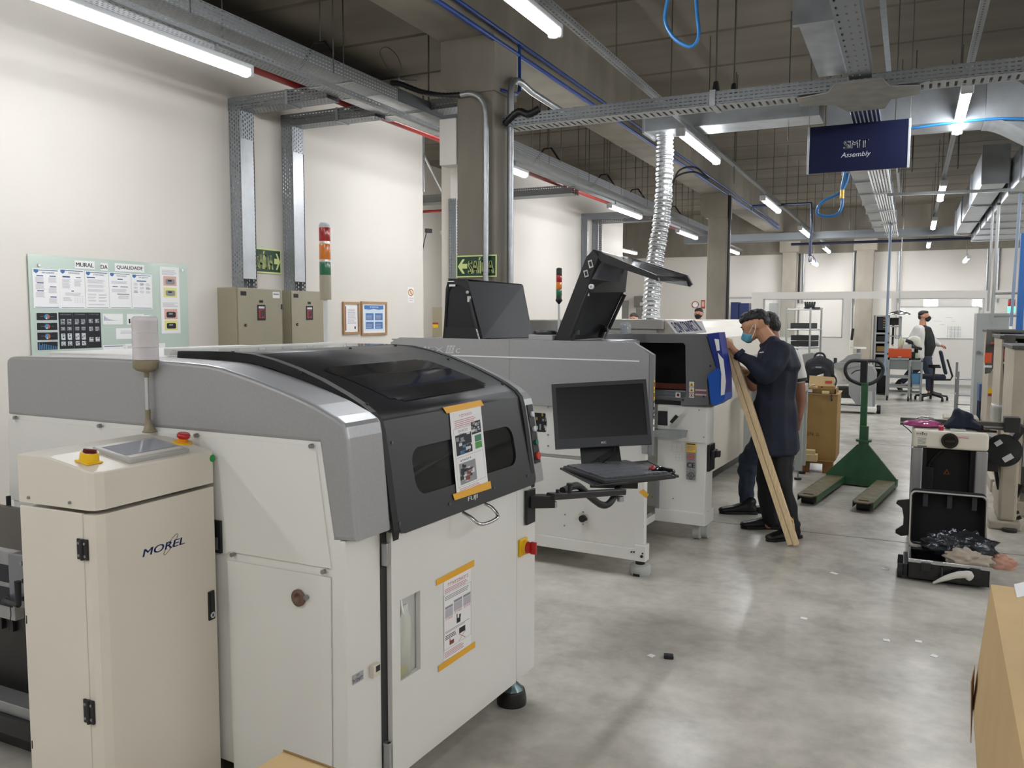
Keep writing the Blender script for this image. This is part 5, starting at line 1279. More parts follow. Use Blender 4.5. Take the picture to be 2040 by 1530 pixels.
p = MF.X(1411, 912, XFm+.01); Fm.part('power_switch', MB().box(XFm, XFm+.02, YFm+.04, YFm+.18, p.z-.1, p.z+.09, black, .004).box(XFm+.02, XFm+.045, YFm+.06, YFm+.16, p.z-.01, p.z+.05, black, .006).box(XFm+.04, XFm+.075, YFm+.09, YFm+.13, p.z+.0, p.z+.045, black, .004))
p = FP(1306, 990); Fm.part('cover_slot', MB().box(-1.958, -1.93, YFm-.005, YFm, p.z-.1, p.z+.12, pg))
f_ = Fm.part('caster', MB().cyl((-1.70, 5.80, .055), (-1.655, 5.80, .055), .055, mat('pale_grey_foot', '#b7bab8', .4), n=18).cyl((-1.655, 5.85, .055), (-1.61, 5.85, .055), .058, mat('pale_grey_foot', '#b7bab8', .4), n=18))
Fm.part('caster_fork', MB().box(-1.70, -1.62, 5.80, 5.9, .09, .14, black, .005), f_)
f_ = Fm.part('caster', MB().cyl((-2.3, 6.5, .055), (-2.25, 6.5, .055), .055, pg, n=18).box(-2.32, -2.23, 6.45, 6.55, .05, .2, pg))
# blue document holders on the head
bl1 = mat('blue_plastic_dark', '#1c2f86', .35); bl2 = mat('blue_plastic', '#1d57b5', .3)
dh = Thing('document_holder', 'blue plastic document holder with papers on the end of the grey head', 'holder', (-1.5, 5.7, 1.0), MF)
def dq(l, m, Y, th): return MB().poly([P2(x, y, Y) for x, y in l], m, (0, Y, 0), (1, 0, 0), (0, 0, 1), th)
b = dq(((1408, 665), (1432, 662), (1446, 745), (1445, 798), (1428, 735)), bl1, YFm-.03, .16); dh.part('back_tray', b, fix=True)
b = dq(((1410, 748), (1429, 733), (1443, 745), (1444, 796), (1426, 808), (1416, 803)), bl2, YFm-.05, .2); dh.part('front_pocket', b, fix=True)
b = dq(((1430, 703), (1441, 716), (1446, 760), (1443, 786), (1436, 788), (1437, 745)), paper, YFm-.058, .004); b2_ = dq(((1423, 675), (1432, 676), (1434, 698), (1428, 699)), paper, YFm-.036, .003)
dh.part('paper_stack', b, fix=True); dh.part('paper_slip', b2_, fix=True)
# ================================================================== fourth: long reflow machine
Rf = Thing('reflow_oven', 'very long white machine with the slanted blue lettered banner', 'machine', (-3.1, 9.2, 0), MF)
zt_ = 1.565; rp = [(-4.4, .12), (-2.12, .12), (-2.10, 1.2), (-2.12, 1.4), (-2.17, 1.5), (-2.26, 1.555), (-2.36, zt_), (-4.4, zt_)]
Rf.part('body', MB().prism(rp, 'y', 7.25, 10.6, cream), fix=True)
Rf.part('plinth', MB().box(-4.3, -2.2, 7.35, 10.5, .0, .12, black))
gp = mat('grey_panel_lid', '#a5a49f', .45)
Rf.part('end_lid', MB().box(-3.15, -2.44, 7.18, 7.26, 1.485, 1.572, gp, .004)); Rf.part('end_lid', MB().box(-4.4, -3.17, 7.1, 7.26, 1.44, 1.56, gp, .004)); Rf.part('end_panel', MB().box(-4.3, -2.5, 7.2, 7.25, 1.2, 1.485, gp, .003))
B4 = [MF.Y(x, y, 7.16) for x, y in ((1351, 667), (1410, 661), (1396, 640), (1325, 640))]
Bn = Vector((0, 0, 0)); bq = MB().quad(Vector((B4[0].x, 7.12, B4[0].z)), Vector((B4[1].x, 7.12, B4[1].z)), Vector((B4[2].x, 7.2, B4[2].z)), Vector((B4[3].x, 7.2, B4[3].z)), paper, .006)
bn = Rf.part('banner', bq, fix=True)
o_ = Vector((B4[0].x, 7.117, B4[0].z)); U = Vector((B4[1].x-B4[0].x, 0, B4[1].z-B4[0].z)); V = Vector((B4[3].x-B4[0].x, .08, B4[3].z-B4[0].z)); lb = MB()
nb_ = mat('banner_navy', '#26306a', .5)
cu = 'FLOW CONNECT III'; tt = MB().text(cu, nb_, (0, 0, 0), (1, 0, 0), (0, 1, 0), 1, 1, .02)
nn = U.cross(V).normalized(); nn = nn if nn.y < 0 else -nn
lb.add([o_+U*(.1+.82*p[0])+V*(.12+.76*p[1])+nn*.002 for p in tt.v], tt.f, nb_); Rf.part('banner_lettering', lb, bn)
for x0, x1 in ((-4.05, -3.7),): pass
wv = MB().lathe([(.045, 0), (.045, .06), (.035, .085), (0, .095)], (MF.Y(1246, 663, 6.4).x, 6.4, 1.462), glassy('clear_dome', '#b9c0c6', .4, .05), n=18)
Fm.part('clear_dome', wv)
lp = MF.Y(1250, 663, 6.45); Fm.part('dome_core', MB().cyl((lp.x-.015, 6.42, 1.462), (lp.x-.015, 6.42, 1.53), .02, pg, n=12))
# dark gadgets on the reflow machine: speaker box
# ================================================================== beige cabinet with sloped console in front
GF = Fr(R(1.9)); 
s0 = GF.loc(ZP(184, 1020, 1.07)); xr = GF.loc(ZP(212, 1016, 1.07)).x; yl = s0.y-.002; yb = yl+.432; xlft = GF.loc(ZP(41, 1000, 1.07)).x
Mc = Thing('control_cabinet', 'tall beige control cabinet with sloped touch panel at lower left', 'cabinet', ((xlft+xr)/2, (yl+yb)/2, 0), GF)
cr = .022
def plan(off=0): return [(xlft-off, yl-off), (xr-cr*1.3, yl-off), (xr-cr*.4, yl+cr*.3-off*.7), (xr+off, yl+cr*1.4), (xr+off, yb+off), (xlft-off, yb+off)]
Mc.part('body', MB()._pr(plan(-.006), lambda p, t: (p[0], p[1], t), .03, 1.055, cream))
dx = xr-cr*1.45
Mc.part('left_panel', MB().box(xlft, dx-.02, yl, yl+.008, .05, 1.062, cream, .003))
dpan = [(dx-.016, yl), (xr-cr*1.3, yl), (xr-cr*.4, yl+cr*.3), (xr, yl+cr*1.4), (xr, yb), (xr-.01, yb), (xr-.01, yl+cr*1.6), (dx-.016, yl+.01)]
Mc.part('door', MB()._pr(dpan, lambda p, t: (p[0], p[1], t), .05, 1.060, cream), fix=True)
# lid: flat back part then sloping toward the operator
zl0, zl1 = 1.209, 1.176; xk = GF.loc(YP(95, 909, 1.488)).x
lp_ = []
def lid():
    b = bmesh.new(); pl = plan(.0); hz = lambda x: zl0 if x <= xk else zl0+(zl1-zl0)*(x-xk)/(xr-xk)
    A = [b.verts.new((x, y, 1.072)) for x, y in pl]; 
    tp_ = [(xlft, yl), (xk, yl)]+pl[1:5]+[(xk, yb), (xlft, yb)]
    Bv = [b.verts.new((x, y, hz(x))) for x, y in tp_]
    b.faces.new(A[::-1])
    b.faces.new([Bv[0], Bv[1], Bv[6], Bv[7]]); b.faces.new([Bv[1], Bv[2], Bv[3], Bv[4], Bv[5], Bv[6]])
    b.faces.new([A[0], A[1], Bv[2], Bv[1], Bv[0]]); b.faces.new([A[1], A[2], Bv[3], Bv[2]]); b.faces.new([A[2], A[3], Bv[4], Bv[3]]); b.faces.new([A[3], A[4], Bv[5], Bv[4]]); b.faces.new([A[4], A[5], Bv[7], Bv[6], Bv[5]]); b.faces.new([A[5], A[0], Bv[0], Bv[7]])
    bmesh.ops.recalc_face_normals(b, faces=b.faces[:])
    bmesh.ops.bevel(b, geom=[e for e in b.edges if min(v.co.z for v in e.verts) > 1.1], offset=.004, segments=2, affect='EDGES', profile=.5)
    return MB().bm(b, cream)
Mc.part('lid', lid())
sl = Vector((xr-xk, 0, zl1-zl0)).normalized(); sn = Vector((-sl.z, 0, sl.x)); so0 = Vector((xk, 0, zl0))
def LP(x, y, l=.0):
    d = ray(x, y); d = GF.loc(d); c = GF.loc(CP); return c+d*((so0-c).dot(sn)/d.dot(sn))+sn*l
q4 = [LP(x, y) for x, y in ((189, 893), (318, 880), (367, 901), (250, 928))]
cx = sum(q4, Vector())/4; tu = Vector((0, 1, 0)); tl_ = sl
wy = ((q4[1]-q4[0]).length+(q4[2]-q4[3]).length)/2; wx = ((q4[3]-q4[0]).length+(q4[2]-q4[1]).length)/2
Rt = Matrix((sl, Vector((0, 1, 0)), sn)).transposed()
sc0 = Mc.part('touch_panel', MB().obox(cx+sn*.006, (wx, wy, .014), mat('panel_bezel', '#a7a6a2', .4), Rt, .003), label='grey framed touch panel')
Mc.part('screen', MB().obox(cx+sn*.0135-sl*wx*.06, (wx*.62, wy*.86, .001), mat('touch_glass', '#8d9098', .08, coat=.4), Rt).obox(cx+sn*.0136+sl*wx*.36, (wx*.12, wy*.9, .001), cream, Rt), sc0)
pe = LP(364, 882); es = Mc.part('emergency_stop', MB().cyl(pe, pe+sn*.004, .030, yellow, n=24).cyl(pe+sn*.004, pe+sn*.016, .015, mat('amber_collar', '#e08a1c', .35), n=20), label='red emergency stop button on yellow disc')
Mc.part('button_head', MB().lathe([(.014, .014), (.020, .018), (.021, .026), (.017, .032), (.010, .033), (0, .030)], pe, mat('stop_button_red', '#b5121b', .25, coat=.4), sn, 22), es)
ps = LP(177, 921); rsw = Mc.part('rotary_switch', MB().obox(ps+sn*.003, (.052, .052, .006), yellow, Rt, .003).cyl(ps+sn*.006, ps+sn*.03, .026, yellow, .024, 22), label='yellow guard ring of the main switch')
Mc.part('switch_knob', MB().cyl(ps+sn*.0295, ps+sn*.0305, .021, mat('deep_red', '#5c1213', .4), n=20).obox(ps+sn*.034, (.034, .009, .010), mat('deep_red', '#5c1213', .4), Rt @ Matrix.Rotation(R(40), 3, 'Z'), .002), rsw)
gs = GF.X(423, 913, xr); Mc.part('round_sticker', MB().cyl((xr, gs.y, gs.z), (xr+.0012, gs.y, gs.z), .0115, green, n=24), label='round green sticker')
p0_, p1_ = GF.X(284, 1109, xr+.0005), GF.X(368, 1084, xr+.0005); zb_ = (p0_.z+GF.X(366, 1088, xr).z)/2
z0 = GF.X(285, 1110, xr).z; z1 = GF.X(368, 1069, xr).z
Mc.part('brand_lettering', MB().text('MOREL', mat('brand_blue', '#1c3577', .5), (xr+.0008, p0_.y, z0), (0, 1, 0), (0, 0, 1), p1_.y-p0_.y, .022, .012, .2).tube([(xr+.001, p0_.y+(p1_.y-p0_.y)*(.66+.05*math.cos(t)+.17*math.sin(t)), z0+.012+.026*math.sin(t)-.004*math.cos(t)) for t in [i*math.pi/12 for i in range(24)]], .0006, ink, 4, closed=True))
for (zc0, zc1) in ((.992, .0), (.0, .0)): pass
for yy0, yy1 in ((1074, 1115), (1391, 1437)):
    t0, t1 = GF.Y(165, yy0, yl-.003), GF.Y(165, yy1, yl-.003); hx = dx-.018
    hgp = Mc.part('hinge', MB().box(hx-.021, hx-.002, yl-.006, yl, t1.z, t0.z, black, .0015).box(hx+.002, hx+.019, yl-.007, yl, t1.z, t0.z, black, .0015).cyl((hx, yl-.006, t1.z), (hx, yl-.006, t0.z), .0055, black, n=10))
    b = MB()
    for sx_ in (-.012, .011):
        for sz in (.2, .8): zc = t1.z+(t0.z-t1.z)*sz; b.cyl((hx+sx_, yl-.0085, zc), (hx+sx_, yl-.006, zc), .0042, screwm, n=10)
    Mc.part('hinge_screws', b, hgp)
b = MB()
for x, y in ((58, 991), (140, 1001)): p = GF.Y(x, y, yl); b.cyl((p.x, yl-.005, p.z), (p.x, yl, p.z), .0042, screwm, n=10)
Mc.part('screws', b)
a, c = GF.X(411, 1165, xr), GF.X(429, 1240, xr); yc_ = (a.y+c.y)/2; zc = (GF.X(412, 1163, xr).z+GF.X(428, 1248, xr).z)/2
lk = Mc.part('lock_handle', MB().box(xr-.001, xr+.006, yc_-.013, yc_+.013, zc-.047, zc+.047, black, .003).box(xr+.006, xr+.009, yc_-.009, yc_+.009, zc-.02, zc+.042, gloss, .002))
Mc.part('lock_cylinder', MB().cyl((xr+.006, yc_, zc-.03), (xr+.0085, yc_, zc-.03), .010, chrome, n=18).box(xr+.0085, xr+.009, yc_-.001, yc_+.001, zc-.035, zc-.026, ink).cyl((xr+.0084, yc_, zc-.03), (xr+.0088, yc_, zc-.03), .004, bl2, n=10), lk)
b = MB()
for y_ in (1236, 1486): p = GF.Y(61 if y_ < 1300 else 73, y_, yl); b.box(xlft+.006, xlft+.0095, yl-.001, yl+.001, p.z-.012, p.z+.012, black)
Mc.part('slots', b)
# clear signal tower on a jointed base
bp0 = LP(298, 862); bx_, by_ = bp0.x, yb-.06; zb0 = zl0
bpx = GF.loc(ZP(298, 862, zl0)); bx_, by_ = bpx.x, bpx.y
BT = Thing('signal_tower', 'clear unlit signal tower on a jointed beige base on the beige cabinet', 'signal tower', (bx_, by_, zl0), GF)
cy_ = by_; hz_ = lambda y: GF.Y(290, y, cy_).z; mwid = (GF.Y(308, 680, cy_).x-GF.Y(271, 680, cy_).x)/2; ux = GF.Y(289.5, 680, cy_).x
olv = mat('olive_beige_plastic', '#8b8069', .3)
me = blob([[((bx_, by_, zl0+.004), (.026, .026, .005))], [((bx_, by_, zl0+.008), (.02, .02, .006)), ((bx_-.002, by_, zl0+.022), (.015, .014, .012))], [((bx_-.003, by_, zl0+.03), (.014, .012, .013)), ((bx_-.006, by_, zl0+.042), .010)]], olv, .002, 3)
for v_ in me.vertices: v_.co -= BT.loc
BT.part('joint_base', bpy.data.objects.new('joint_base', me))
BT.part('socket', MB().cyl((ux, by_, hz_(838)), (ux, by_, hz_(816)), .009, olv, n=14))
BT.part('pole', MB().cyl((ux, by_, hz_(820)), (ux, by_, hz_(750)), .0063, mat('satin_aluminium', '#cfd0d2', .3, .6), n=14))
BT.part('lamp_base', MB().lathe([(.0075, hz_(752)), (.0085, hz_(742)), (mwid*.72, hz_(738)), (mwid, hz_(732)), (mwid, hz_(717))], (ux, by_, 0), olv, n=24))
clr = glassy('milky_lens', '#dcd7d8', .68, .12)
for a, b_ in ((716, 692), (691, 663), (662, 640)): BT.part('lamp_segment', MB().cyl((ux, by_, hz_(a)), (ux, by_, hz_(b_)), mwid*.97, clr, n=26).cyl((ux, by_, hz_(a)), (ux, by_, hz_(b_)), mwid*.45, mat('lamp_core', '#cbbfc2', .4), n=14, caps=False))
BT.part('cap', MB().lathe([(mwid*.97, hz_(640)), (mwid*.97, hz_(634)), (mwid*.8, hz_(630)), (0, hz_(628))], (ux, by_, 0), clr, n=26))
# ================================================================== on the white wall at the left
WXF = WX
def WR(x0, y0, x1, y1, lift=.012, ox=40, oy=480, k=5.1):
    """pixel rectangle of the crop (scale k) -> y0,y1,z0,z1 on the wall"""
    a = XP(ox+x0/k, oy+(y0+y1)/2/k, WX+lift); b = XP(ox+x1/k, oy+(y0+y1)/2/k, WX+lift)
    c = XP(ox+(x0+x1)/2/k, oy+y0/k, WX+lift); d = XP(ox+(x0+x1)/2/k, oy+y1/k, WX+lift)
    return a.y, b.y, d.z, c.z
my0, my1 = XP(56, 600, WX).y, XP(371, 600, WX).y
mz1 = XP(200, 516, WX+.02).z; mz0 = 1.26
board = Thing('notice_board', 'pale green glass quality board on the white wall', 'notice board', (WX+.01, (my0+my1)/2, mz0))
board.part('glass', MB().box(WX+.012, WX+.02, my0, my1, mz0, mz1, mat('green_glass', '#bdcdc3', .12, spec=.6)))
b = MB()
for y_, z_1 in ((my0+.08, mz1-.08), (my1-.06, mz1-.05)): b.cyl((WX+.0, y_, z_1), (WX+.03, y_, z_1), .011, chrome, n=14)
board.part('stand_off', b)
LF = .0225
def psheet(rc, label, base=paper, name='paper_sheet', group='papers on the green notice board'):
    y0, y1, z0, z1 = WR(*rc, lift=LF); s = Sheet((WX+LF, y0, z0), (0, y1-y0, 0), (0, 0, z1-z0), base=base, lift=.0003); s.label = label; s.name = name; s.g = group
    return s
def done(s): return solo(s.name, s.label, 'paper', s.mb, group=s.g)
bnv = mat('header_blue', '#33517c', .6)
rows_ = [((130, 285, 402, 685), 'first white page of the top row, two text columns'), ((403, 290, 658, 690), 'second white page of the top row, with a small table'), ((663, 310, 902, 690), 'third white page of the top row, filled with text lines'), ((907, 322, 1130, 690), 'fourth white page of the top row, text above a blank foot'), ((1135, 340, 1342, 692), 'fifth white page of the top row, lower half blank')]
for k, (rc, lb_) in enumerate(rows_):
    s = psheet(rc, lb_+', on the green board'); s.r(.05, .95, .955, .972, bnv).r(.05, .95, .02, .035, bnv)
    s.p([(.05, .98), (.22, .98), (.22, .92), (.135, .88), (.05, .92)], mat('crest_blue', '#3c6fa3', .6), 2).glyphs(.35, .82, .885, .925, 10, bnv, 1, k)
    if k == 0:
        for u0, u1, tops in ((.1, .45, (.80, .62, .42)), (.58, .92, (.80, .53, .27))):
            for t_ in tops: s.r(u0+.05, u1-.05, t_+.01, t_+.035, bnv).lines(u0, u1, t_-.14, t_, 9, lt, 1, k)
    elif k == 1:
        s.r(.12, .42, .79, .825, bnv).r(.65, .85, .79, .81, bnv).lines(.1, .45, .52, .76, 11, lt, 1, 3).lines(.58, .9, .58, .76, 8, lt, 1, 4).r(.45, .55, .44, .465, bnv).lines(.2, .85, .34, .42, 4, lt, 1, 5).lines(.12, .48, .2, .3, 5, lt, 1, 6)
        for q in range(4): s.r(.58+.1*q, .585+.1*q, .16, .33, lt).r(.55, .95, .16+.05*q, .164+.05*q, lt)
    elif k == 2:
        s.r(.08, .42, .815, .845, bnv)
        for a_, b_ in ((.68, .79), (.57, .65), (.46, .53)): s.lines(.1, .92, a_, b_, 5, lt, 1, 7)
        for q in range(3): s.lines(.1, .45, .2+.08*q, .25+.08*q, 2, lt, 1, q).lines(.55, .9, .2+.08*q, .25+.08*q, 2, lt, 1, q)
        s.lines(.1, .92, .1, .14, 2, lt, 1, 9)
    elif k == 3:
        s.r(.38, .62, .80, .83, bnv).lines(.1, .92, .69, .77, 4, lt, 1, 3).r(.15, .38, .60, .62, bnv).r(.5, .85, .60, .62, bnv).lines(.1, .92, .46, .56, 4, lt, 1, 4).r(.35, .9, .39, .42, inkgrey).lines(.4, .9, .28, .38, 4, lt, 1, 5)
    else:
        s.r(.25, .72, .79, .82, bnv)
        for q in range(3):
            for w_2 in range(3): s.lines(.1+.3*q, .3+.3*q, .46+.11*w_2, .54+.11*w_2, 3, lt if (q+w_2) % 3 else bnv, 1, q)
    done(s)
for rc, tx_, lb_ in (((555, 203, 757, 283), 'MURAL', 'white title strip reading MURAL'), ((815, 225, 892, 302), 'DA', 'white title strip reading DA'), ((962, 235, 1262, 315), 'QUALIDADE', 'white title strip reading QUALIDADE')):
    s = psheet(rc, lb_+' at the top of the green board'); s.t(tx_, .06, .94, .22, .75, ink, 1, .012); done(s)
cb_ = mat('chart_black', '#15171f', .5)
for k, rc in enumerate(((162, 727, 380, 808), (166, 828, 384, 908), (170, 925, 388, 1010), (172, 1022, 388, 1110))):
    s = psheet(rc, ('dark chart slip with a pie chart, topmost of the stack of four', 'dark chart slip with a pie chart, second of the stack of four', 'dark chart slip with a pie chart, third of the stack of four', 'dark chart slip with blue bars, lowest of the stack of four')[k]+' on the board', base=paper)
    s.r(.02, .98, .04, .96, cb_)
    if k < 3:
        pie = lambda a0, a1: [(.5, .48)]+[(.5+.13*math.cos(R(a)), .48+.32*math.sin(R(a))) for a in range(a0, a1+1, 15)]
        s.p(pie(60, 240), pbl, 2).p(pie(-90, 60), mat('pie_orange', '#a8674a', .6), 2).p(pie(240, 270), pl_, 2)
        s.glyphs(.2, .42, .45, .55, 4, pg, 2, k).glyphs(.66, .85, .45, .52, 3, pg, 2, k).glyphs(.35, .7, .86, .92, 6, pg, 2, k)
    else:
        for q in range(11): s.r(.08+.083*q, .12+.083*q, .1, .1+.75*(1-.06*q) if q != 1 else .62, pbl, 2)
    done(s)
for k, rc in enumerate(((397, 727, 541, 1095), (543, 727, 681, 1090), (683, 727, 822, 1085))):
    s = psheet(rc, ('black photo column with small pictures, left of three', 'black photo column with small pictures, middle of three', 'black photo column with small pictures, right of three')[k]+' on the board', base=cb_)
    s.glyphs(.12, .9, .93, .96, 8, pg, 1, k)
    for j, v0 in enumerate((.67, .50, .24, .08) if k < 2 else (.70, .48, .18)):
        hh = (.15, .1, .18, .12)[j] if k < 2 else .12
        for u0 in (.12, .58): s.photo(u0, u0+.3, v0, v0+hh, [pg if j < 2 else pl_, pd, pl_, pd], 1, k*10+j, 3)
    done(s)
for rc, lb_, k in (((843, 740, 1045, 850), 'small white chart slip with falling bars, on the board', 0), ((1085, 742, 1262, 850), 'small white chart slip with three dark bars, on the board', 1), ((975, 885, 1200, 995), 'small blank looking slip in the middle of the board', 2), ((843, 1055, 1060, 1135), 'white slip with a blue line at the lower edge of the board', 3), ((1065, 1045, 1200, 1130), 'pale slip low on the board beside the clear signal tower, left', 4), ((1215, 1042, 1475, 1120), 'pale slip low on the board beside the clear signal tower, right', 5)):
    s = psheet(rc, lb_)
    if k == 0:
        for q in range(14): s.r(.06+.06*q, .085+.06*q, .36, .36+.45*math.exp(-.28*q), inkblue)
    elif k == 1:
        for q in range(3): s.r(.1+.2*q, .19+.2*q, .12, .55-.05*q, ink)
    elif k == 3: s.r(.05, .95, .78, .86, bnv)
    else: s.lines(.2, .8, .5, .8, 3, lt, 1, k)
    done(s)
s = psheet((1427, 265, 1622, 940), 'long white strip with four device photos at the right of the board')
pk = mat('photo_pink', '#d6aa9c', .6); py_ = mat('photo_yellow', '#dcd98a', .6)
s.lines(.1, .9, .88, .96, 5, lt, 1, 1).lines(.1, .9, .40, .47, 5, lt, 1, 2)
for v0, v1, m_ in ((.715, .86, pk), (.545, .69, py_), (.215, .37, pk), (.05, .20, py_)):
    s.r(.17, .85, v0, v1, m_).p([(x_, v0+(v1-v0)*y_) for x_, y_ in rrect(.28, .76, .15, .72, .1, 3)], pg if v0 > .5 else pd, 2).r(.4, .6, v0+(v1-v0)*.45, v0+(v1-v0)*.62, pd if v0 > .5 else pg, 3)
done(s)
# beige electric cabinets
bg = mat('beige_cabinet_paint', '#98917c', .42, amt=.02, sc=6)
def ecab(x0, x1, x2, ytop, label, right_black=True):
    yw = XP(x0, ytop, WX).y; z1 = 1.86; xf = YP(x1, ytop, yw).x; y1 = XP(x2, ytop+6, xf).y
    t = Thing('electric_cabinet', label, 'cabinet', ((WX+xf)/2, (yw+y1)/2, .35), group='beige electric cabinets under the wall drops')
    t.part('body', MB().box(WX, xf-.004, yw, y1, .35, z1, bg, .004))
    d = t.part('door', MB().box(xf-.004, xf+.012, yw+.012, y1-.004, .36, z1-.006, bg, .004))
    def at(u, v): return yw+(y1-yw)*u, .35+(z1-.35)*v
    b = MB(); y_, z_ = at(.13, .87); t.part('lock', MB().cyl((xf+.012, y_+.02, z_-.16), (xf+.022, y_+.02, z_-.16), .014, ink, n=14).cyl((xf+.022, y_+.02, z_-.16), (xf+.024, y_+.02, z_-.16), .008, mat('brass', '#b79a5a', .3, .9), n=10), d)
    t.part('corner_tag', MB().box(xf+.012, xf+.0135, yw+.045, yw+.12, z1-.075, z1-.035, ink))
    yc = yw+(y1-yw)*.52
    t.part('warning_plate', MB().box(xf+.012, xf+.016, yc-.055, yc+.055, z1-.31, z1-.16, ink).box(xf+.016, xf+.0165, yc-.04, yc+.04, z1-.29, z1-.2, mat('plate_red', '#8c2f35', .5)).box(xf+.016, xf+.0165, yc-.04, yc+.04, z1-.195, z1-.175, pl_).box(xf+.0165, xf+.017, yc-.015, yc+.0, z1-.28, z1-.215, pd).box(xf+.0165, xf+.017, yc+.01, yc+.03, z1-.27, z1-.21, pd).box(xf+.012, xf+.0135, yc-.025, yc+.025, z1-.14, z1-.115, ink))
    t.part('hinge', MB().box(xf+.0, xf+.02, y1-.012, y1+.006, z1-.2, z1-.15, black).box(xf+.0, xf+.02, y1-.012, y1+.006, .8, .86, black))
    return t, xf, yw, y1, z1
t, xf, yw, y1, z1 = ecab(432, 470, 559, 573, 'wider beige electric cabinet, left, with a yellow danger sticker')
t.part('danger_sticker', MB().box(xf+.012, xf+.0135, yw+.08, yw+.215, z1-.755, z1-.66, yellow).box(xf+.0135, xf+.014, yw+.08, yw+.215, z1-.69, z1-.62, mat('plate_red', '#8c2f35', .5)).box(xf+.0136, xf+.0142, yw+.1, yw+.12, z1-.74, z1-.70, ink).box(xf+.0136, xf+.0142, yw+.175, yw+.195, z1-.74, z1-.70, ink).box(xf+.0136, xf+.0142, yw+.13, yw+.165, z1-.735, z1-.705, inkgrey))
t.part('white_label', MB().box(xf+.012, xf+.0132, y1-.13, y1-.03, z1-.09, z1-.03, paper).box(xf+.0132, xf+.0136, y1-.12, y1-.04, z1-.06, z1-.045, inkgrey))
ecab(562, 577, 646, 580, 'narrower beige electric cabinet, right, behind the tall signal tower')
# framed certificates, no smoking notice
wood = mat('light_wood_frame', '#a5825a', .45, amt=.15, sc=30, stretch=(1, 1, .1))
def WR4(x0, y0, x1, y1): return WR(x0, y0, x1, y1, .01, 400, 400, 4.08)
def framed(rc, label):
    y0, y1, z0, z1 = WR4(*rc); t = Thing('framed_certificate', label, 'picture frame', (WX+.01, (y0+y1)/2, z0), group='framed certificates')
    f = .028; b = MB()
    for q in ((y0, y0+f, z0, z1), (y1-f, y1, z0, z1), (y0+f, y1-f, z0, z0+f), (y0+f, y1-f, z1-f, z1)): b.box(WX, WX+.022, *q, wood, .002)
    t.part('frame', b); return t, y0+f, y1-f, z0+f, z1-f
t, y0, y1, z0, z1 = framed((1155, 822, 1287, 1085), 'smaller framed certificate on the white wall, with a red side band')
s = Sheet((WX+.008, y0, z0), (0, y1-y0, 0), (0, 0, z1-z0), base=paper); s.r(.02, .14, .05, .93, mat('wine_band', '#8a4856', .5)); s.lines(.25, .9, .3, .85, 14, lt, 1, 2); s.r(.75, .85, .1, .2, ink); t.part('certificate', s.mb)
t, y0, y1, z0, z1 = framed((1303, 820, 1510, 1092), 'larger framed blue and white poster on the white wall')
s = Sheet((WX+.008, y0, z0), (0, y1-y0, 0), (0, 0, z1-z0), base=paper); pbb = mat('poster_blue', '#3f6fae', .5); s.r(.08, .92, .08, .95, mat('poster_pale', '#c9dbe8', .5))
s.p([(.08, .95), (.92, .95), (.92, .82), (.7, .80), (.5, .83), (.3, .80), (.08, .82)], pbb, 2)
s.glyphs(.33, .7, .86, .91, 6, paper, 3, 3)
for a in (.14, .54):
    for c in (.14, .44): s.r(a, a+.34, c, c+.24, pbb, 2).lines(a+.03, a+.31, c+.04, c+.2, 4, pl_, 3, 3, .25)
t.part('poster', s.mb)
y0, y1, z0, z1 = WR4(1687, 703, 1735, 827)
s = Sheet((WX+.002, y0, z0), (0, y1-y0, 0), (0, 0, z1-z0)); rg = mat('prohibit_brown_red', '#9c4a32', .5)
cir = lambda R_, r2, n_=22: [(.5+R_*math.cos(i*2*math.pi/n_), .66+r2*math.sin(i*2*math.pi/n_)) for i in range(n_)]
s.p(cir(.44, .24), rg).p(cir(.34, .185), mat('sign_pale_yellow', '#e6dfb0', .5), 2).p([(.28, .78), (.36, .82), (.74, .55), (.66, .51)], rg, 3).r(.35, .55, .6, .63, ink, 3).glyphs(.12, .9, .24, .31, 7, rg, 1, 2).glyphs(.2, .8, .1, .17, 5, rg, 1, 3)
solo('no_smoking_sign', 'small no smoking sign on the wall near the passage', 'sign', s.mb)
# in the passage
p = YP(861, 612, 12.6); q = YP(884, 676, 12.6)
t = Thing('electric_cabinet', 'beige electric cabinet standing inside the passage opening', 'cabinet', ((p.x+q.x)/2, 12.7, 0))
t.part('body', MB().box(p.x, q.x+.3, 12.6, 12.95, .9, p.z, bg, .004)); t.part('plinth', MB().box(p.x+.02, q.x+.28, 12.62, 12.9, 0, .9, bg))
t.part('danger_sticker', MB().box(p.x+.01, p.x+.12, 12.596, 12.6, p.z-.36, p.z-.30, yellow).box(p.x+.01, p.x+.12, 12.595, 12.599, p.z-.3, p.z-.27, mat('plate_red', '#8c2f35', .5)))
c = XP(849, 459, WX+.03); t = Thing('security_camera', 'small black camera on a bracket at the end of the white wall', 'camera', (WX, 9.66, c.z-.1))
t.part('body', MB().obox((WX+.03, 9.72, c.z), (.05, .1, .055), black, Matrix.Rotation(R(-20), 3, 'Z'), .008)); t.part('bracket', MB().tube([(WX-.02, 9.64, c.z-.3), (WX-.0, 9.66, c.z-.15), (WX+.02, 9.70, c.z)], .006, ink, 6))
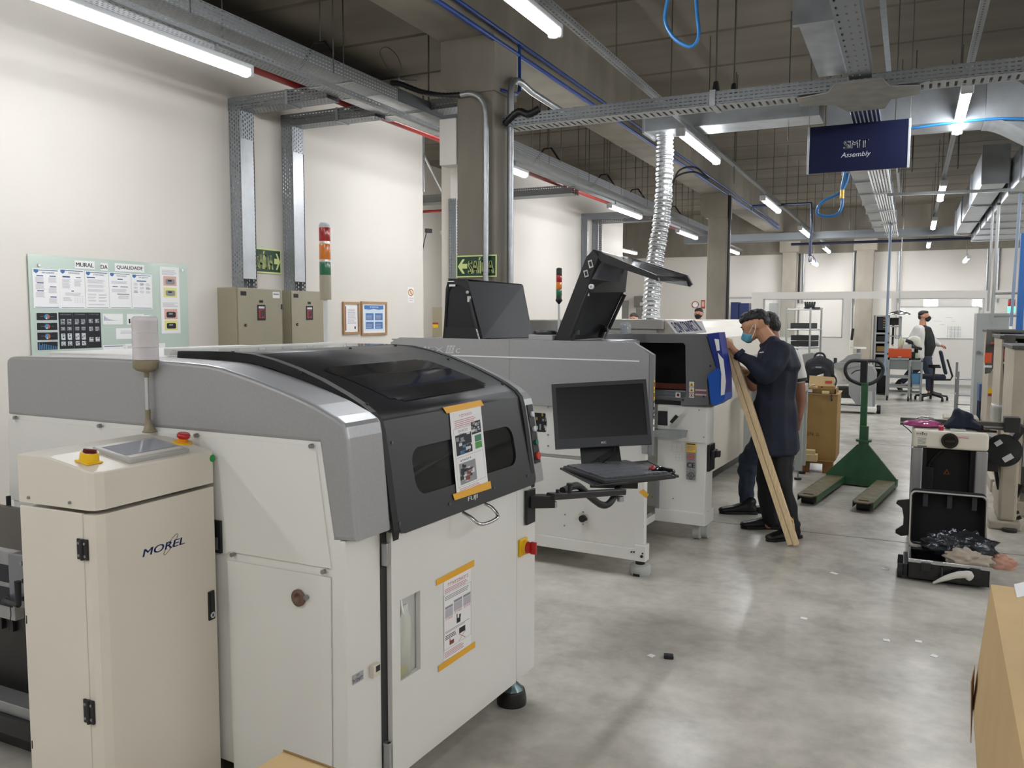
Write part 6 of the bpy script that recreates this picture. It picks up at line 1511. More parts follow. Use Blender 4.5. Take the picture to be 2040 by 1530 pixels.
# far wall cabinets, signs and door bits
p = YP(1263, 590, YB-.2); q = YP(1287, 612, YB-.2); solo('wall_cabinet', 'grey wall box far behind beside the silver duct', 'box', MB().box(p.x, q.x, YB-.2, YB, q.z, p.z, mat('dim_grey', '#77756f', .5), .01).box(p.x+.2, p.x+.3, YB-.21, YB-.2, q.z+.05, q.z+.15, pl_))
p = YP(1267, 613, YB-1.2); q = YP(1288, 640, YB-1.2); solo('grey_locker', 'low grey locker far behind beside the silver duct', 'locker', MB().box(p.x, q.x, YB-1.2, YB-.8, 0, p.z, mat('dim_grey', '#77756f', .5), .01))
p = YP(1456, 602, YB-.5); q = YP(1491, 640, YB-.5); mm = (p.x+q.x)/2-.03
for a, c, lb_ in ((p.x, mm-.01, 'navy blue locker far behind, left of two'), (mm+.01, q.x, 'navy blue locker far behind, right of two')): solo('navy_locker', lb_, 'locker', MB().box(a, c, YB-.5, YB-.1, 0, p.z-(.03 if a > p.x else 0), mat('locker_navy', '#1c2a55', .4), .005), group='navy lockers')
p = YP(1452, 594, PT); struct('trim_6', MB().box(YP(1450, 594, PT).x, xl, PT-.03, PT+.03, p.z-.02, p.z+.03, alu))
a = YP(1385, 607, YB-.02); solo('fire_sign', 'small red and white extinguisher sign on the far wall', 'sign', MB().box(a.x+.18, a.x+.30, YB-.02, YB, a.z-.12, a.z+.14, rg).box(a.x+.2, a.x+.28, YB-.024, YB-.02, a.z-.06, a.z+.1, pk))
solo('no_smoking_sign', 'round no smoking sign on the far wall beside the extinguisher sign', 'sign', MB().cyl((a.x+.0, YB-.015, a.z), (a.x+.0, YB, a.z), .11, rg, n=24).cyl((a.x+.0, YB-.018, a.z), (a.x+.0, YB-.015, a.z), .085, paper, n=24))
p = XP(1451, 597, -3.36); solo('exit_sign', 'small green plate on the side of the second pillar', 'sign', MB().box(-3.37, -3.355, p.y-.08, p.y+.05, p.z-.16, p.z+.16, sg).box(-3.355, -3.353, p.y-.05, p.y+.02, p.z-.1, p.z+.05, sgt))
solo('black_conduit', 'black pipe running down the side of the second pillar', 'pipe', MB().cyl((-3.33, 16.95, 0), (-3.33, 16.95, 4.0), .03, black, n=8))
# ================================================================== the aisle
# green hand pallet truck
gp_ = mat('pallet_truck_green', '#2f5a3a', .42, amt=.16, sc=9); worn = mat('worn_fork_paint', '#6b6248', .6, amt=.3, sc=14); 
zf = .085
FLt, FRt = ZP(1604, 988, zf), ZP(1716, 1001, zf); FLb, FRb = ZP(1664, 944, zf), ZP(1774, 954, zf)
PTk = Thing('pallet_truck', 'green hand pallet truck with its forks toward the viewer', 'pallet truck', (FLb+FRb)/2-Vector((0, 0, zf)))
dirv = ((FLb-FLt)+(FRb-FRt)); dirv.z = 0; dirv.normalize(); sid = Vector((dirv.y, -dirv.x, 0))
FL_ = 1.10; mid = (FLt+FRt)/2; half = abs((FRt-FLt).dot(sid))/2; half = max(half, .18)
for s_, nm in ((-1, 'left'), (1, 'right')):
    o = mid+sid*half*s_; w2 = .078
    b = MB(); out = [(-w2, .05), (-w2*.6, 0), (w2*.6, 0), (w2, .05), (w2, FL_), (-w2, FL_)]
    hole_ = rrect(-.045, .045, .07, .11, .015, 3)
    b.poly(out, worn, (o.x, o.y, zf), sid, dirv, .01, [hole_])
    for e in (-1, 1): b.quad(o+sid*e*w2+dirv*.05+Vector((0, 0, .0)), o+sid*e*w2+dirv*FL_, o+sid*e*w2+dirv*FL_-Vector((0, 0, .055)), o+sid*e*w2+dirv*.05-Vector((0, 0, .055)), gp_, .006)
    f_ = PTk.part('fork', b, fix=True)
    q = o+dirv*.1
    PTk.part('fork_roller', MB().cyl(Vector((q.x, q.y, .038))-sid*.05, Vector((q.x, q.y, .038))+sid*.05, .037, rubber, n=16), f_)
bk = mid+dirv*FL_; up = Vector((0, 0, 1)); ap = bk+dirv*.1
tri = [(-half-.09, .02), (half+.09, .02), (half+.09, .07), (.05, .37), (-.05, .37), (-half-.09, .07)]
lean = (up*1+dirv*.18).normalized()
PTk.part('body', MB().poly(tri, gp_, (bk.x, bk.y, .03), sid, lean, .05).poly([(-half-.08, 0), (half+.08, 0), (half+.08, .16), (-half-.08, .16)], gp_, (bk.x, bk.y, zf-.002), sid, dirv, .07), fix=True)
PTk.part('pump', MB().cyl((ap.x, ap.y, .09), (ap.x, ap.y, .42), .045, gp_, n=16).cyl((ap.x, ap.y, .42), (ap.x, ap.y, .44), .07, gp_, n=18))
PTk.part('steering_wheel', MB().cyl(Vector((ap.x, ap.y, .09))-sid*.06, Vector((ap.x, ap.y, .09))-sid*.015, .088, rubber, n=22).cyl(Vector((ap.x, ap.y, .09))+sid*.015, Vector((ap.x, ap.y, .09))+sid*.06, .088, rubber, n=22))
t0 = Vector((ap.x, ap.y, .44)); dpt = (ap-CP).dot(CF); t1 = CP+(ray(1721, 764))*dpt; t2 = CP+ray(1721, 720)*dpt
PTk.part('handle_tube', MB().obox((t0+Vector((0, 0, .06))), (.075, .05, .14), gp_, Matrix.Rotation(math.atan2(sid.y, sid.x), 3, 'Z'), .004).obox((t0+t1)/2+Vector((0, 0, .03)), (.058, .035, (t1-t0).length-.05), gp_, Matrix.Rotation(math.atan2(sid.y, sid.x), 3, 'Z'), .003))
loop = smooth_path([CP+ray(x, y)*dpt for x, y in ((1721, 719), (1697, 719), (1686, 727), (1684, 741), (1692, 755), (1710, 764), (1722, 766), (1738, 763), (1753, 752), (1759, 738), (1756, 726), (1746, 719))], 5)
PTk.part('handle_loop', MB().tube(loop, .017, rubber, 8, closed=True).obox((t1+t2)/2, (.06, .045, (t2-t1).length+.02), rubber, Matrix.Rotation(math.atan2(sid.y, sid.x), 3, 'Z'), .006))
PTk.part('release_lever', MB().tube(smooth_path([CP+ray(x, y)*(dpt-.03) for x, y in ((1696, 745), (1704, 739), (1714, 737))], 4), .006, black, 6))
# work stand, tall carton with pallet blocks, boxes, backpack
YS_ = 9.0
a = YP(1586, 778, 8.6); lgx = YP(1595, 850, 8.6).x
ws = Thing('conveyor_stand', 'pale grey metal stand between the person in navy and the tall carton', 'stand', (lgx-.25, 8.65, 0))
pale = mat('pale_grey_steel', '#a9adac', .4)
for x_, y_ in ((lgx, 8.5), (lgx-.5, 8.5), (lgx, 8.84), (lgx-.5, 8.84)):
    l_ = ws.part('leg', MB().box(x_-.032, x_+.032, y_-.03, y_+.03, .09, .93, pale, .003)); ws.part('foot_pad', MB().cyl((x_, y_, 0), (x_, y_, .02), .035, black, n=14).cyl((x_, y_, .02), (x_, y_, .09), .008, steel, n=8), l_)
ws.part('top_frame', MB().box(lgx-.53, lgx+.033, 8.46, 8.88, .86, .93, pale, .003))
ws.part('lower_rail', MB().box(lgx-.5, lgx, 8.485, 8.515, .14, .2, pale, .003))
card = mat('cardboard', '#a3834f', .75, amt=.06, sc=5); cardl = mat('cardboard_light', '#c8ab7c', .75, amt=.05, sc=6); cardd = mat('cardboard_dark', '#86693c', .78, amt=.06, sc=5)
x0, x1 = YP(1603, 900, YS_).x, YP(1665, 900, YS_).x; ztp = YP(1640, 786, YS_).z; zpb = .13
Ct = Thing('tall_carton', 'tall brown carton standing on a wooden pallet in the aisle', 'box', ((x0+x1)/2, YS_+.25, zpb))
Ct.part('box', MB().box(x0, x1, YS_, YS_+.5, zpb, ztp, card, .004)); q = YP(1604, 862, YS_-.002)
s = Sheet((q.x, YS_-.001, q.z-.03), (.14, 0, 0), (0, 0, .04), base=None); s.glyphs(0, .62, .1, .9, 4, mat('carton_print', '#7a4a2c', .8)).p([(.75, .1), (1, .1), (.87, .9)], mat('carton_print', '#7a4a2c', .8)).p([(.8, .2), (.95, .2), (.87, .7)], card, 2); Ct.part('printed_marks', s.mb)
Ct.part('flap_edge', MB().box(x0, x1+.01, YS_-.004, YS_+.5, ztp, ztp+.008, cardl))
pw = mat('pallet_wood', '#8a6238', .7, amt=.2, sc=12)
pl2 = Thing('wooden_pallet', 'low wooden pallet under the tall carton', 'pallet', ((x0+x1)/2-.1, YS_+.2, 0))
pl2.part('deck_board', MB().box(x0-.42, x1-.02, YS_-.06, YS_+.55, .1, zpb, pw, .003)); 
for xx in (x0-.4, x0-.05, x1-.12): pl2.part('block', MB().box(xx, xx+.1, YS_-.05, YS_+.05, .0, .1, pw, .003))
lwd = mat('pale_timber', '#cdb88c', .6, amt=.12, sc=18)
p0_, p1_ = YP(1601, 926, YS_-.1), YP(1628, 915, YS_-.1); solo('timber_block', 'lower pale timber block in front of the tall carton', 'timber', MB().box(p0_.x, p1_.x, YS_-.15, YS_-.03, .13, .2, lwd, .003), group='pale timber blocks')
p0_, p1_ = YP(1602, 917, YS_-.1), YP(1623, 909, YS_-.1); solo('timber_block', 'upper pale timber block in front of the tall carton', 'timber', MB().box(p0_.x, p1_.x, YS_-.12, YS_-.04, .2, .24, lwd, .003), group='pale timber blocks')
# open tray of odds on the carton, small fuji carton, backpack
z0 = ztp+.008
op = Thing('shallow_carton', 'shallow open carton lying on top of the tall carton', 'box', ((x0+x1)/2, YS_+.2, z0))
b = MB(); h = .05
b.box(x0+.0, x1-.02, YS_+.0, YS_+.01, z0, z0+h, cardd).box(x0, x0+.01, YS_, YS_+.35, z0, z0+h, cardd).box(x1-.03, x1-.02, YS_, YS_+.35, z0, z0+h, cardd).box(x0, x1-.02, YS_, YS_+.35, z0, z0+.006, card); op.part('tray', b)
op.part('label', MB().box(x0+.01, x0+.055, YS_-.002, YS_, z0+.01, z0+.04, paper))
solo('small_card_box', 'cream card box with a flap at the left of the shallow carton', 'box', MB().box(x0+.02, x0+.10, YS_+.02, YS_+.12, z0+.012, z0+.07, cardl, .002).quad(Vector((x0+.02, YS_+.02, z0+.07)), Vector((x0+.07, YS_+.02, z0+.09)), Vector((x0+.07, YS_+.12, z0+.09)), Vector((x0+.02, YS_+.12, z0+.07)), paper, .002))
solo('foam_piece', 'pale yellow foam piece lying on the tall carton', 'foam', MB().box(x0+.15, x0+.22, YS_-.02, YS_+.05-.052, z0, z0+.03, mat('pale_yellow_foam', '#d9cf8f', .7), .004))
a, c = YP(1611, 788, YS_+.08), YP(1662, 752, YS_+.08)
sb_ = Thing('small_carton', 'small open carton with printed maker logo on top of the tall carton', 'box', ((a.x+c.x)/2, YS_+.18, z0+.012))
sb_.part('box', MB().box(a.x, c.x, YS_+.08, YS_+.3, z0+.012, YP(1640, 769, YS_+.08).z, card, .003))
q1, q2 = YP(1640, 769, YS_+.08), YP(1640, 751, YS_+.08)
sb_.part('flap', MB().quad(Vector((a.x, YS_+.08, q1.z)), Vector((c.x, YS_+.08, q1.z)), Vector((c.x, YS_+.10, q2.z)), Vector((a.x, YS_+.10, q2.z+.01)), cardl, .004))
s = Sheet((a.x+.07, YS_+.0785, z0+.02), (.115, 0, 0), (0, 0, .028), base=None); s.t('FUJI', .0, 1, 0, .9, ink, 1, .03); s.p([(.5, 1.2), (.62, 1.5), (.5, 1.8), (.38, 1.5)], ink); sb_.part('brand_print', s.mb)
sb_.part('red_label', MB().quad(Vector((c.x-.085, YS_+.082, q1.z+.03)), Vector((c.x-.02, YS_+.082, q1.z+.03)), Vector((c.x-.02, YS_+.085, q1.z+.055)), Vector((c.x-.085, YS_+.085, q1.z+.055)), mat('label_red', '#b5402a', .5), .001))
sb_.part('papers', MB().quad(YP(1622, 758, YS_+.2), YP(1640, 758, YS_+.2), YP(1641, 744, YS_+.18), YP(1628, 748, YS_+.2), paper, .002))
bx0, bx1, bz1 = YP(1601, 740, YS_+.4).x, YP(1664, 740, YS_+.4).x, YP(1630, 706, YS_+.4).z
bc = (bx0+bx1)/2; fab = mat('backpack_fabric', '#14151a', .7, amt=.2, sc=40, bump=.2); yb_ = YS_+.40
Bp = Thing('backpack', 'black backpack standing on the tall carton behind the small carton', 'backpack', (bc, yb_, z0))
hw = (bx1-bx0)/2
me = blob([[((bc-hw+.05, yb_, z0+.07), (.05, .07, .06)), ((bc+hw-.05, yb_, z0+.07), (.05, .07, .06)), ((bc-hw+.07, yb_, bz1-.12), (.06, .06, .07)), ((bc+hw-.07, yb_, bz1-.12), (.06, .06, .07)), ((bc, yb_, bz1-.06), (.07, .05, .05))],
           [((bc-hw+.07, yb_-.06, z0+.08), (.05, .03, .06)), ((bc+hw-.07, yb_-.06, z0+.08), (.05, .03, .06)), ((bc, yb_-.06, z0+.22), (.09, .03, .04))]], fab, .01, 4)
for v_ in me.vertices: v_.co -= Bp.loc
Bp.part('body', bpy.data.objects.new('body', me))
Bp.part('carry_loop', MB().tube(smooth_path([(bc-.06, yb_, bz1-.05), (bc-.04, yb_, bz1+.0), (bc, yb_, bz1+.015), (bc+.04, yb_, bz1+.0), (bc+.06, yb_, bz1-.05)], 5), .011, fab, 8))
Bp.part('strap', MB().tube(smooth_path([(bc+hw-.02, yb_-.05, bz1-.2), (bc+hw+.02, yb_-.08, z0+.12), (bc+hw+.01, yb_-.2, z0+.05), (bc+hw-.0, yb_-.38, z0-.0), (bc+hw+.01, yb_-.46, z0-.06)], 5), .009, fab, 6))
Bp.part('zip_line', MB().tube(smooth_path([(bc-hw+.05, yb_-.09, z0+.2), (bc-.07, yb_-.095, z0+.27), (bc+.05, yb_-.095, z0+.27), (bc+hw-.06, yb_-.09, z0+.2)], 5), .004, pd, 6)); Bp.part('emblem', MB().text('wenger', pg, (bc-.03, yb_-.1, bz1-.14), (1, 0, 0), (0, 0, 1), .05, .014) if False else MB().box(bc-.03, bc+.03, yb_-.1, yb_-.095, bz1-.14, bz1-.125, pg))
# plank is built with the person. litter on the floor
lit = [((1594, 1234), (1609, 1231), paper, 'white paper scrap in the middle of the aisle floor'), ((1294, 1309), (1301, 1305), paper, 'white scrap beside the black foam bit'), ((1761, 1278), (1771, 1274), paper, 'small white scrap right of the middle of the floor'), ((1856, 1310), (1867, 1305), paper, 'small white scrap near the right carton, lower'), ((1826, 1281), (1834, 1276), paper, 'small white scrap near the right carton, upper'), ((1757, 1136), (1772, 1132), paper, 'white scrap left of the open case'), ((1653, 1144), (1670, 1141), paper, 'thin white scrap beside the stained floor')]
for (x0_, y0_), (x1_, y1_), m_, lb_ in lit:
    a, c = ZP(x0_, y0_, 0), ZP(x1_, y1_, 0); b = MB(); b.obox(((a.x+c.x)/2, (a.y+c.y)/2, .002), (max(.03, abs(c.x-a.x)), .03, .002), m_, Matrix.Rotation(R(random.uniform(-30, 30)), 3, 'Z')); solo('paper_scrap', lb_, 'litter', b, group='scraps on the floor')
a = ZP(1332, 1311, 0); solo('foam_scrap', 'black foam scrap on the floor in front of the machines', 'litter', MB().obox((a.x, a.y, .009), (.045, .035, .018), black, Matrix.Rotation(R(15), 3, 'Z'), .004))
a = ZP(1694, 1028+32, 0); 
# stains
st = mat('damp_stain', '#8b857b', .5)
# ================================================================== open flight case
cy0 = 5.49; cx0, cx1 = YP(1809, 1140, cy0).x, YP(1972, 1150, cy0).x+.0; cz0, cz1 = .02, .14; cy1 = 5.82
casem = mat('case_black_shell', '#101114', .35, amt=.2, sc=30, bump=.15); foam = mat('case_foam', '#08090a', .95); rim = mat('case_aluminium_rim', '#b9bbbd', .25, .9)
Cs = Thing('equipment_case', 'open black wheeled equipment case with aluminium rim on the floor', 'case', ((cx0+cx1)/2, (cy0+cy1)/2, 0))
def cshell(z0, z1): return MB().box(cx0, cx1, cy0, cy0+.012, z0, z1, casem, .004).box(cx0, cx1, cy1-.012, cy1, z0, z1, casem, .004).box(cx0, cx0+.012, cy0, cy1, z0, z1, casem, .004).box(cx1-.012, cx1, cy0, cy1, z0, z1, casem, .004).box(cx0, cx1, cy0, cy1, z0, z0+.012, casem, .004)
Cs.part('base', cshell(cz0, cz1-.01)); b = MB()
for q in ((cx0-.002, cx1+.002, cy0-.003, cy0+.014), (cx0-.002, cx1+.002, cy1-.014, cy1+.003), (cx0-.003, cx0+.014, cy0, cy1), (cx1-.014, cx1+.003, cy0, cy1)): b.box(*q, cz1-.022, cz1, rim, .003)
Cs.part('rim', b)
Cs.part('foam_lining', MB().box(cx0+.014, cx1-.014, cy0+.014, cy1-.014, cz0+.012, cz0+.04, foam))
# lid standing upright, leaning back a little
la = R(9); lu = Vector((0, math.sin(la), math.cos(la))); lo_ = Vector((cx0, cy1-.0, cz1+.004)); LHt = .345
lb2 = MB(); lb2.poly(rrect(0, cx1-cx0, 0, LHt, .03, 4), casem, lo_+Vector((0, .075, 0))+Vector((0, 0, .004)), (1, 0, 0), lu, .01)
ld = Cs.part('lid', lb2, fix=True)
ringo = rrect(0, cx1-cx0, 0, LHt, .03, 4); ringi = rrect(.012, cx1-cx0-.012, .012, LHt-.012, .022, 4)
Cs.part('lid_wall', MB().poly(ringo, casem, lo_+Vector((0, .005, 0)), (1, 0, 0), lu, .07, [ringi[::-1]]), ld, fix=True)
Cs.part('lid_rim', MB().poly(rrect(-.003, cx1-cx0+.003, -.003, LHt+.003, .032, 4), rim, lo_, (1, 0, 0), lu, .012, [rrect(.006, cx1-cx0-.006, .006, LHt-.006, .028, 4)[::-1]]), ld, fix=True)
Cs.part('lid_foam', MB().poly(ringi, foam, lo_+Vector((0, .06, 0)), (1, 0, 0), lu, .012), ld, fix=True)
b = MB()
for f_ in (.2, .52, .84): b.box(cx0+(cx1-cx0)*f_-.014, cx0+(cx1-cx0)*f_+.014, cy1+.075, cy1+.08, cz1+LHt-.1, cz1+LHt-.02, mat('dark_strap', '#25272c', .6))
Cs.part('lid_strap', b, ld)
for k, f_ in enumerate((.22, .82)): Cs.part('latch', MB().box(cx0+(cx1-cx0)*f_-.028, cx0+(cx1-cx0)*f_+.028, cy0-.014, cy0, .07, .125, black, .004).box(cx0+(cx1-cx0)*f_+.035, cx0+(cx1-cx0)*f_+.09, cy0-.006, cy0-.002, cz1-.02, cz1+.001, rim))
Cs.part('carry_handle', MB().tube([(cx0+(cx1-cx0)*.42, cy0-.01, .11), (cx0+(cx1-cx0)*.42, cy0-.03, .05), (cx0+(cx1-cx0)*.64, cy0-.03, .05), (cx0+(cx1-cx0)*.64, cy0-.01, .11)], .009, black, 8))
for yy in (cy0+.06, cy1-.06): w_ = Cs.part('wheel', MB().cyl((cx0-.06, yy, .043), (cx0-.03, yy, .043), .043, rubber, n=22).cyl((cx0-.063, yy, .043), (cx0-.027, yy, .043), .015, pg, n=12)); 
Cs.part('wheel_bracket', MB().box(cx0-.03, cx0, cy0+.02, cy1-.02, .02, .1, casem, .006))
hx_ = YP(1784, 1030, cy1+.03); hb_ = MB(); pts = [P_(x, y) for P_ in (lambda x, y: (YP(x, y, cy1+.05).x, YP(x, y, cy1+.05).z),) for x, y in ((1812, 995), (1788, 997), (1785, 1003), (1797, 1012), (1800, 1030), (1799, 1046), (1784, 1056), (1784, 1062), (1795, 1068), (1812, 1066))]
hb_.poly(pts[::-1], casem, (0, cy1+.05, 0), (1, 0, 0), (0, 0, 1), .02); Cs.part('pull_handle', hb_, fix=True)
# things in the case
rr = random.Random(11)
def crumple(c, rad, m, seed, amp=.35, sc=6, sub=3, flat=1.0):
    b = bmesh.new(); bmesh.ops.create_icosphere(b, subdivisions=sub, radius=1)
    for v in b.verts:
        n_ = noise.noise(v.co*sc+Vector((seed*3.1, seed, 0)))+.5*noise.noise(v.co*sc*2.3+Vector((seed, 5, seed)))
        q = v.co*(1+amp*.7*n_); v.co = Vector((q.x*rad[0], q.y*rad[1], max(q.z, -.55)*rad[2]))+Vector(c)
    return MB().bm(b, m, True)
cxm = (cx0+cx1)/2
solo('foil_bag', 'shiny crumpled clear plastic bag inside the open case', 'bag', crumple((cxm+.06, cy0+.2, .19), (.2, .07, .10), mat('crinkled_foil', '#3a3d42', .12, .6, bump=.6, sc=25), 2, .5, 3.5, 4))
p_ = YP(1925, 1085, cy0+.1); me_ = None
solo('beige_cloth', 'crumpled beige cloth in the right of the open case', 'cloth', crumple((cxm+.1, cy0+.09, .15), (.12, .06, .06), mat('beige_cotton', '#a89c8e', .85, amt=.1, sc=30), 5, .6, 3, 4))
solo('pink_bag', 'thin pinkish plastic bag hanging over the right rim of the case', 'bag', crumple((cx1+.07, cy0+.2, .12), (.08, .05, .055), glassy('thin_pink_film', '#c99078', .55, .3), 8, .5, 3, 4))
solo('beige_cloth', 'white rag strip hanging over the front of the case', 'cloth', MB().tube(smooth_path([(cxm-.08, cy0-.05, .02), (cxm-.02, cy0-.045, .055), (cxm+.05, cy0-.04, .085), (cxm+.11, cy0-.03, .09), (cxm+.1, cy0-.035, .06)], 5), [.006, .008, .01, .012, .014, .016, .018, .018, .02, .02, .022, .022, .022, .024, .024, .024, .022, .02, .018, .016, .01][:21], mat('off_white_rag', '#c8c6be', .8), 8))
# ================================================================== white feeder trolley behind the case
ty = 6.5; tx0, tx1 = YP(1817, 870, ty).x, YP(1971, 870, ty).x; tz1, tz0 = YP(1817, 856, ty).z, YP(1816, 891, ty).z
Tr = Thing('feeder_trolley', 'white topped trolley with a round black knob behind the open case', 'trolley', ((tx0+tx1)/2, ty+.25, 0))
crm = mat('trolley_cream', '#dad5c5', .35)
Tr.part('top', MB().box(tx0, tx1, ty, ty+.42, tz0, tz1, crm, .02, 3))
al = mat('brushed_profile', '#9fa0a2', .35, .7, amt=.06, sc=40, stretch=(1, 1, .05))
for x_ in (tx0, tx1-.075): 
    for y_ in (ty+.01, ty+.34): Tr.part('leg', MB().box(x_, x_+.075, y_, y_+.07, .02, tz0, al, .01))
Tr.part('back_plate', MB().box(tx0+.075, tx1-.075, ty+.30, ty+.32, .1, tz0, mat('trolley_dark', '#16171a', .5)).box(tx0+.07, tx0+.1, ty+.1, ty+.3, .1, tz0, black).box(tx1-.1, tx1-.07, ty+.1, ty+.3, .1, tz0, black).box(tx0+.02, tx1-.02, ty+.02, ty+.38, .06, .12, black))
c_ = YP(1892, 878, ty); Tr.part('knob', MB().cyl((c_.x, ty, c_.z), (c_.x, ty-.012, c_.z), .054, black, n=32).cyl((c_.x, ty-.012, c_.z), (c_.x, ty-.028, c_.z), .036, gloss, n=24).box(c_.x-.03, c_.x+.03, ty-.036, ty-.028, c_.z-.008, c_.z+.008, black, .003))
s = Sheet((YP(1825, 889, ty).x, ty-.0005, tz0+.01), (.085, 0, 0), (0, 0, tz1-tz0-.03), base=None); s.glyphs(0, .8, .85, 1, 6, ink, 1, 2).r(.4, .5, 1, 1.08, ink).lines(.1, .8, .2, .7, 5, inkgrey, 1, 3).r(.1, .8, .0, .06, ink); Tr.part('printed_label', s.mb)
a = YP(1906, 870, ty); Tr.part('red_outline_label', MB().box(a.x, a.x+.075, ty-.0012, ty, a.z-.012, a.z+.006, mat('pink_label', '#d9b9bd', .6)).box(a.x+.005, a.x+.07, ty-.0018, ty-.001, a.z-.008, a.z-.005, rg))
q = Sheet((c_.x-.02, ty+.299, YP(1890, 937, ty+.3).z-.03), (.045, 0, 0), (0, 0, .045), base=None); q.p([(0, 0), (1, 0), (.5, .9)], mat('warning_orange', '#9a5a20', .6)).p([(.25, .12), (.75, .12), (.5, .6)], black, 2).r(.0, 1.1, 1.0, 1.15, ink); Tr.part('warning_triangle', q.mb)
Tr.part('cable_inside', MB().tube(smooth_path([(tx0+.11, ty+.2, .45), (tx0+.12, ty+.15, .55), (tx0+.2, ty+.12, tz0-.02)], 6), .012, rubber, 8).box(tx0+.09, tx0+.15, ty+.15, ty+.22, .36, .52, black, .006))
rl = Thing('conveyor_rail', 'dark metal conveyor rail lying across the white trolley top', 'rail', ((tx0+tx1)/2, ty+.45, tz1)); z_a = tz1+.0
rb = YP(1793, 852, ty+.47).x; re_ = YP(2004, 858, ty+.47).x
rl.part('rail', MB().box(rb, re_, ty+.43, ty+.49, tz1-.02, tz1+.035, mat('dark_rail', '#4d4844', .45, .4), .003).box(rb, re_, ty+.425, ty+.43, tz1-.005, tz1+.005, pg)); rl.part('end_block', MB().box(re_-.02, re_+.08, ty+.38, ty+.5, tz1-.03, tz1+.08, black, .006))
rl.part('loose_wire', MB().tube(smooth_path([(rb+.02, ty+.42, tz1-.02), (rb+.06, ty+.4, tz1-.05), (rb+.09, ty+.36, tz1-.08)], 4), .004, rubber, 6))
zt2 = tz1+.001
a = ZP(1838, 846, zt2+.01)
solo('pink_antistatic_bag', 'pink antistatic bag lying on the left of the white trolley', 'bag', crumple((a.x, ty+.2, zt2+.022), (.125, .08, .03), mat('pink_film', '#a8487e', .25, coat=.4, amt=.2, sc=20), 3, .25, 3, 4))
b = MB(); rr = random.Random(3)
wp = [(a.x-.04+.13*rr.random(), ty+.14+.1*rr.random(), zt2+.05+.03*rr.random()) for _ in range(11)]; b.tube(smooth_path(wp, 5), .003, chrome, 6); solo('wire_tangle', 'bright metal wire tangle on the pink bag', 'wire', b)
me = blob([[((a.x+.17, ty+.2, zt2+.015), (.03, .08, .012)), ((a.x+.36, ty+.2, zt2+.015), (.03, .08, .012)), ((a.x+.22, ty+.2, zt2+.12), (.025, .04, .02))], [((a.x+.22, ty+.2, zt2+.12), (.02, .03, .02)), ((a.x+.30, ty+.2, zt2+.08), (.03, .05, .03))]], mat('navy_cloth', '#131a2c', .85, amt=.2, sc=30), .006, 2, (.02, (14, 14, 14)))
ob_ = bpy.data.objects.new('navy_cloth', me); COL.objects.link(ob_); tag(ob_, 'crumpled navy cloth heaped on the white trolley', 'cloth')
mv = min(v.co.z for v in me.vertices)
for v in me.vertices: v.co -= Vector((a.x+.26, ty+.2, mv))
ob_.location = (a.x+.26, ty+.2, zt2)
solo('black_phone', 'flat black gadget on the right of the white trolley', 'gadget', MB().box(a.x+.30+.04, a.x+.42+.04, ty+.07, ty+.14, zt2, zt2+.016, gloss, .004))
solo('red_lid_pot', 'small red cap on the white trolley beside the pink bag', 'pot', MB().cyl((a.x+.115, ty+.06, zt2), (a.x+.115, ty+.06, zt2+.03), .017, mat('pink_red_cap', '#a8213e', .3), n=16))
solo('clear_box', 'little clear plastic box on the white trolley', 'box', MB().box(a.x+.17, a.x+.27, ty+.03, ty+.08, zt2, zt2+.014, glassy('clear_plastic', '#d9dcd6', .6, .1), .003))
# ================================================================== old cabinets along the right edge
old = mat('old_cream_cabinet', '#b3aa98', .55, amt=.08, sc=7, bump=.05); og = mat('dark_grey_trim', '#4d4b48', .5)
smo = mat('scratched_dark_door', '#5a5955', .25, .3, amt=.35, sc=12, stretch=(1, 1, .4)); orl = mat('orange_label', '#c4502c', .5)
def oldcab(pxl, Y_, ztop_px, label, k):
    X_ = YP(pxl, 800, Y_).x; zt = YP(pxl, ztop_px, Y_).z
    t = Thing('test_cabinet', label, 'cabinet', (X_+.7, Y_+.4, 0), group='old cream cabinets at the right edge')
    t.part('left_post', MB().box(X_, X_+.09, Y_, Y_+.75, .12, zt-.03, old, .004)); t.part('right_body', MB().box(X_+.5, X_+1.5, Y_+.02, Y_+.75, .12, zt-.03, old, .006).box(X_+.09, X_+.5, Y_+.35, Y_+.75, .12, zt-.03, og))
    t.part('top_bar', MB().box(X_-.02, X_+1.5, Y_-.03, Y_+.78, zt-.03, zt, og, .004)); t.part('base', MB().box(X_-.04, X_+1.5, Y_-.06, Y_+.8, .0, .12, old, .01))
    t.part('edge_strip', MB().box(X_+.095, X_+.12, Y_-.004, Y_+.02, .4, zt-.05, al))
    return t, X_, zt
c1, X1, Z1 = oldcab(1966, 10.1, 657, 'farthest old cream cabinet at the right edge', 0)
c2, X2, Z2 = oldcab(1990, 8.75, 668, 'middle old cream cabinet at the right edge, with hanging dark door', 1)
c3, X3, Z3 = oldcab(2016, 7.75, 688, 'nearest old cream cabinet cut by the right edge of the picture', 2)
def oldhood(pts, Y_, t, lab, yl0, yl1, xl0, xl1):
    b = MB().poly([(YP(x, y, Y_).x, YP(x, y, Y_).z) for x, y in pts], smo, (0, Y_, 0), (1, 0, 0), (0, 0, 1), .02); d = t.part('hanging_door', b, fix=True)
    a, c = YP(xl0, yl1, Y_), YP(xl1, yl0, Y_); t.part('orange_label', MB().box(a.x, c.x, Y_-.003, Y_-.0005, a.z, c.z, orl), d)
    a, c = YP(xl0-.5, yl1+9, Y_), YP(xl1, yl1+5, Y_); t.part('lower_lip', MB().box(a.x, c.x, Y_-.004, Y_+.02, a.z, c.z, pl_), d)
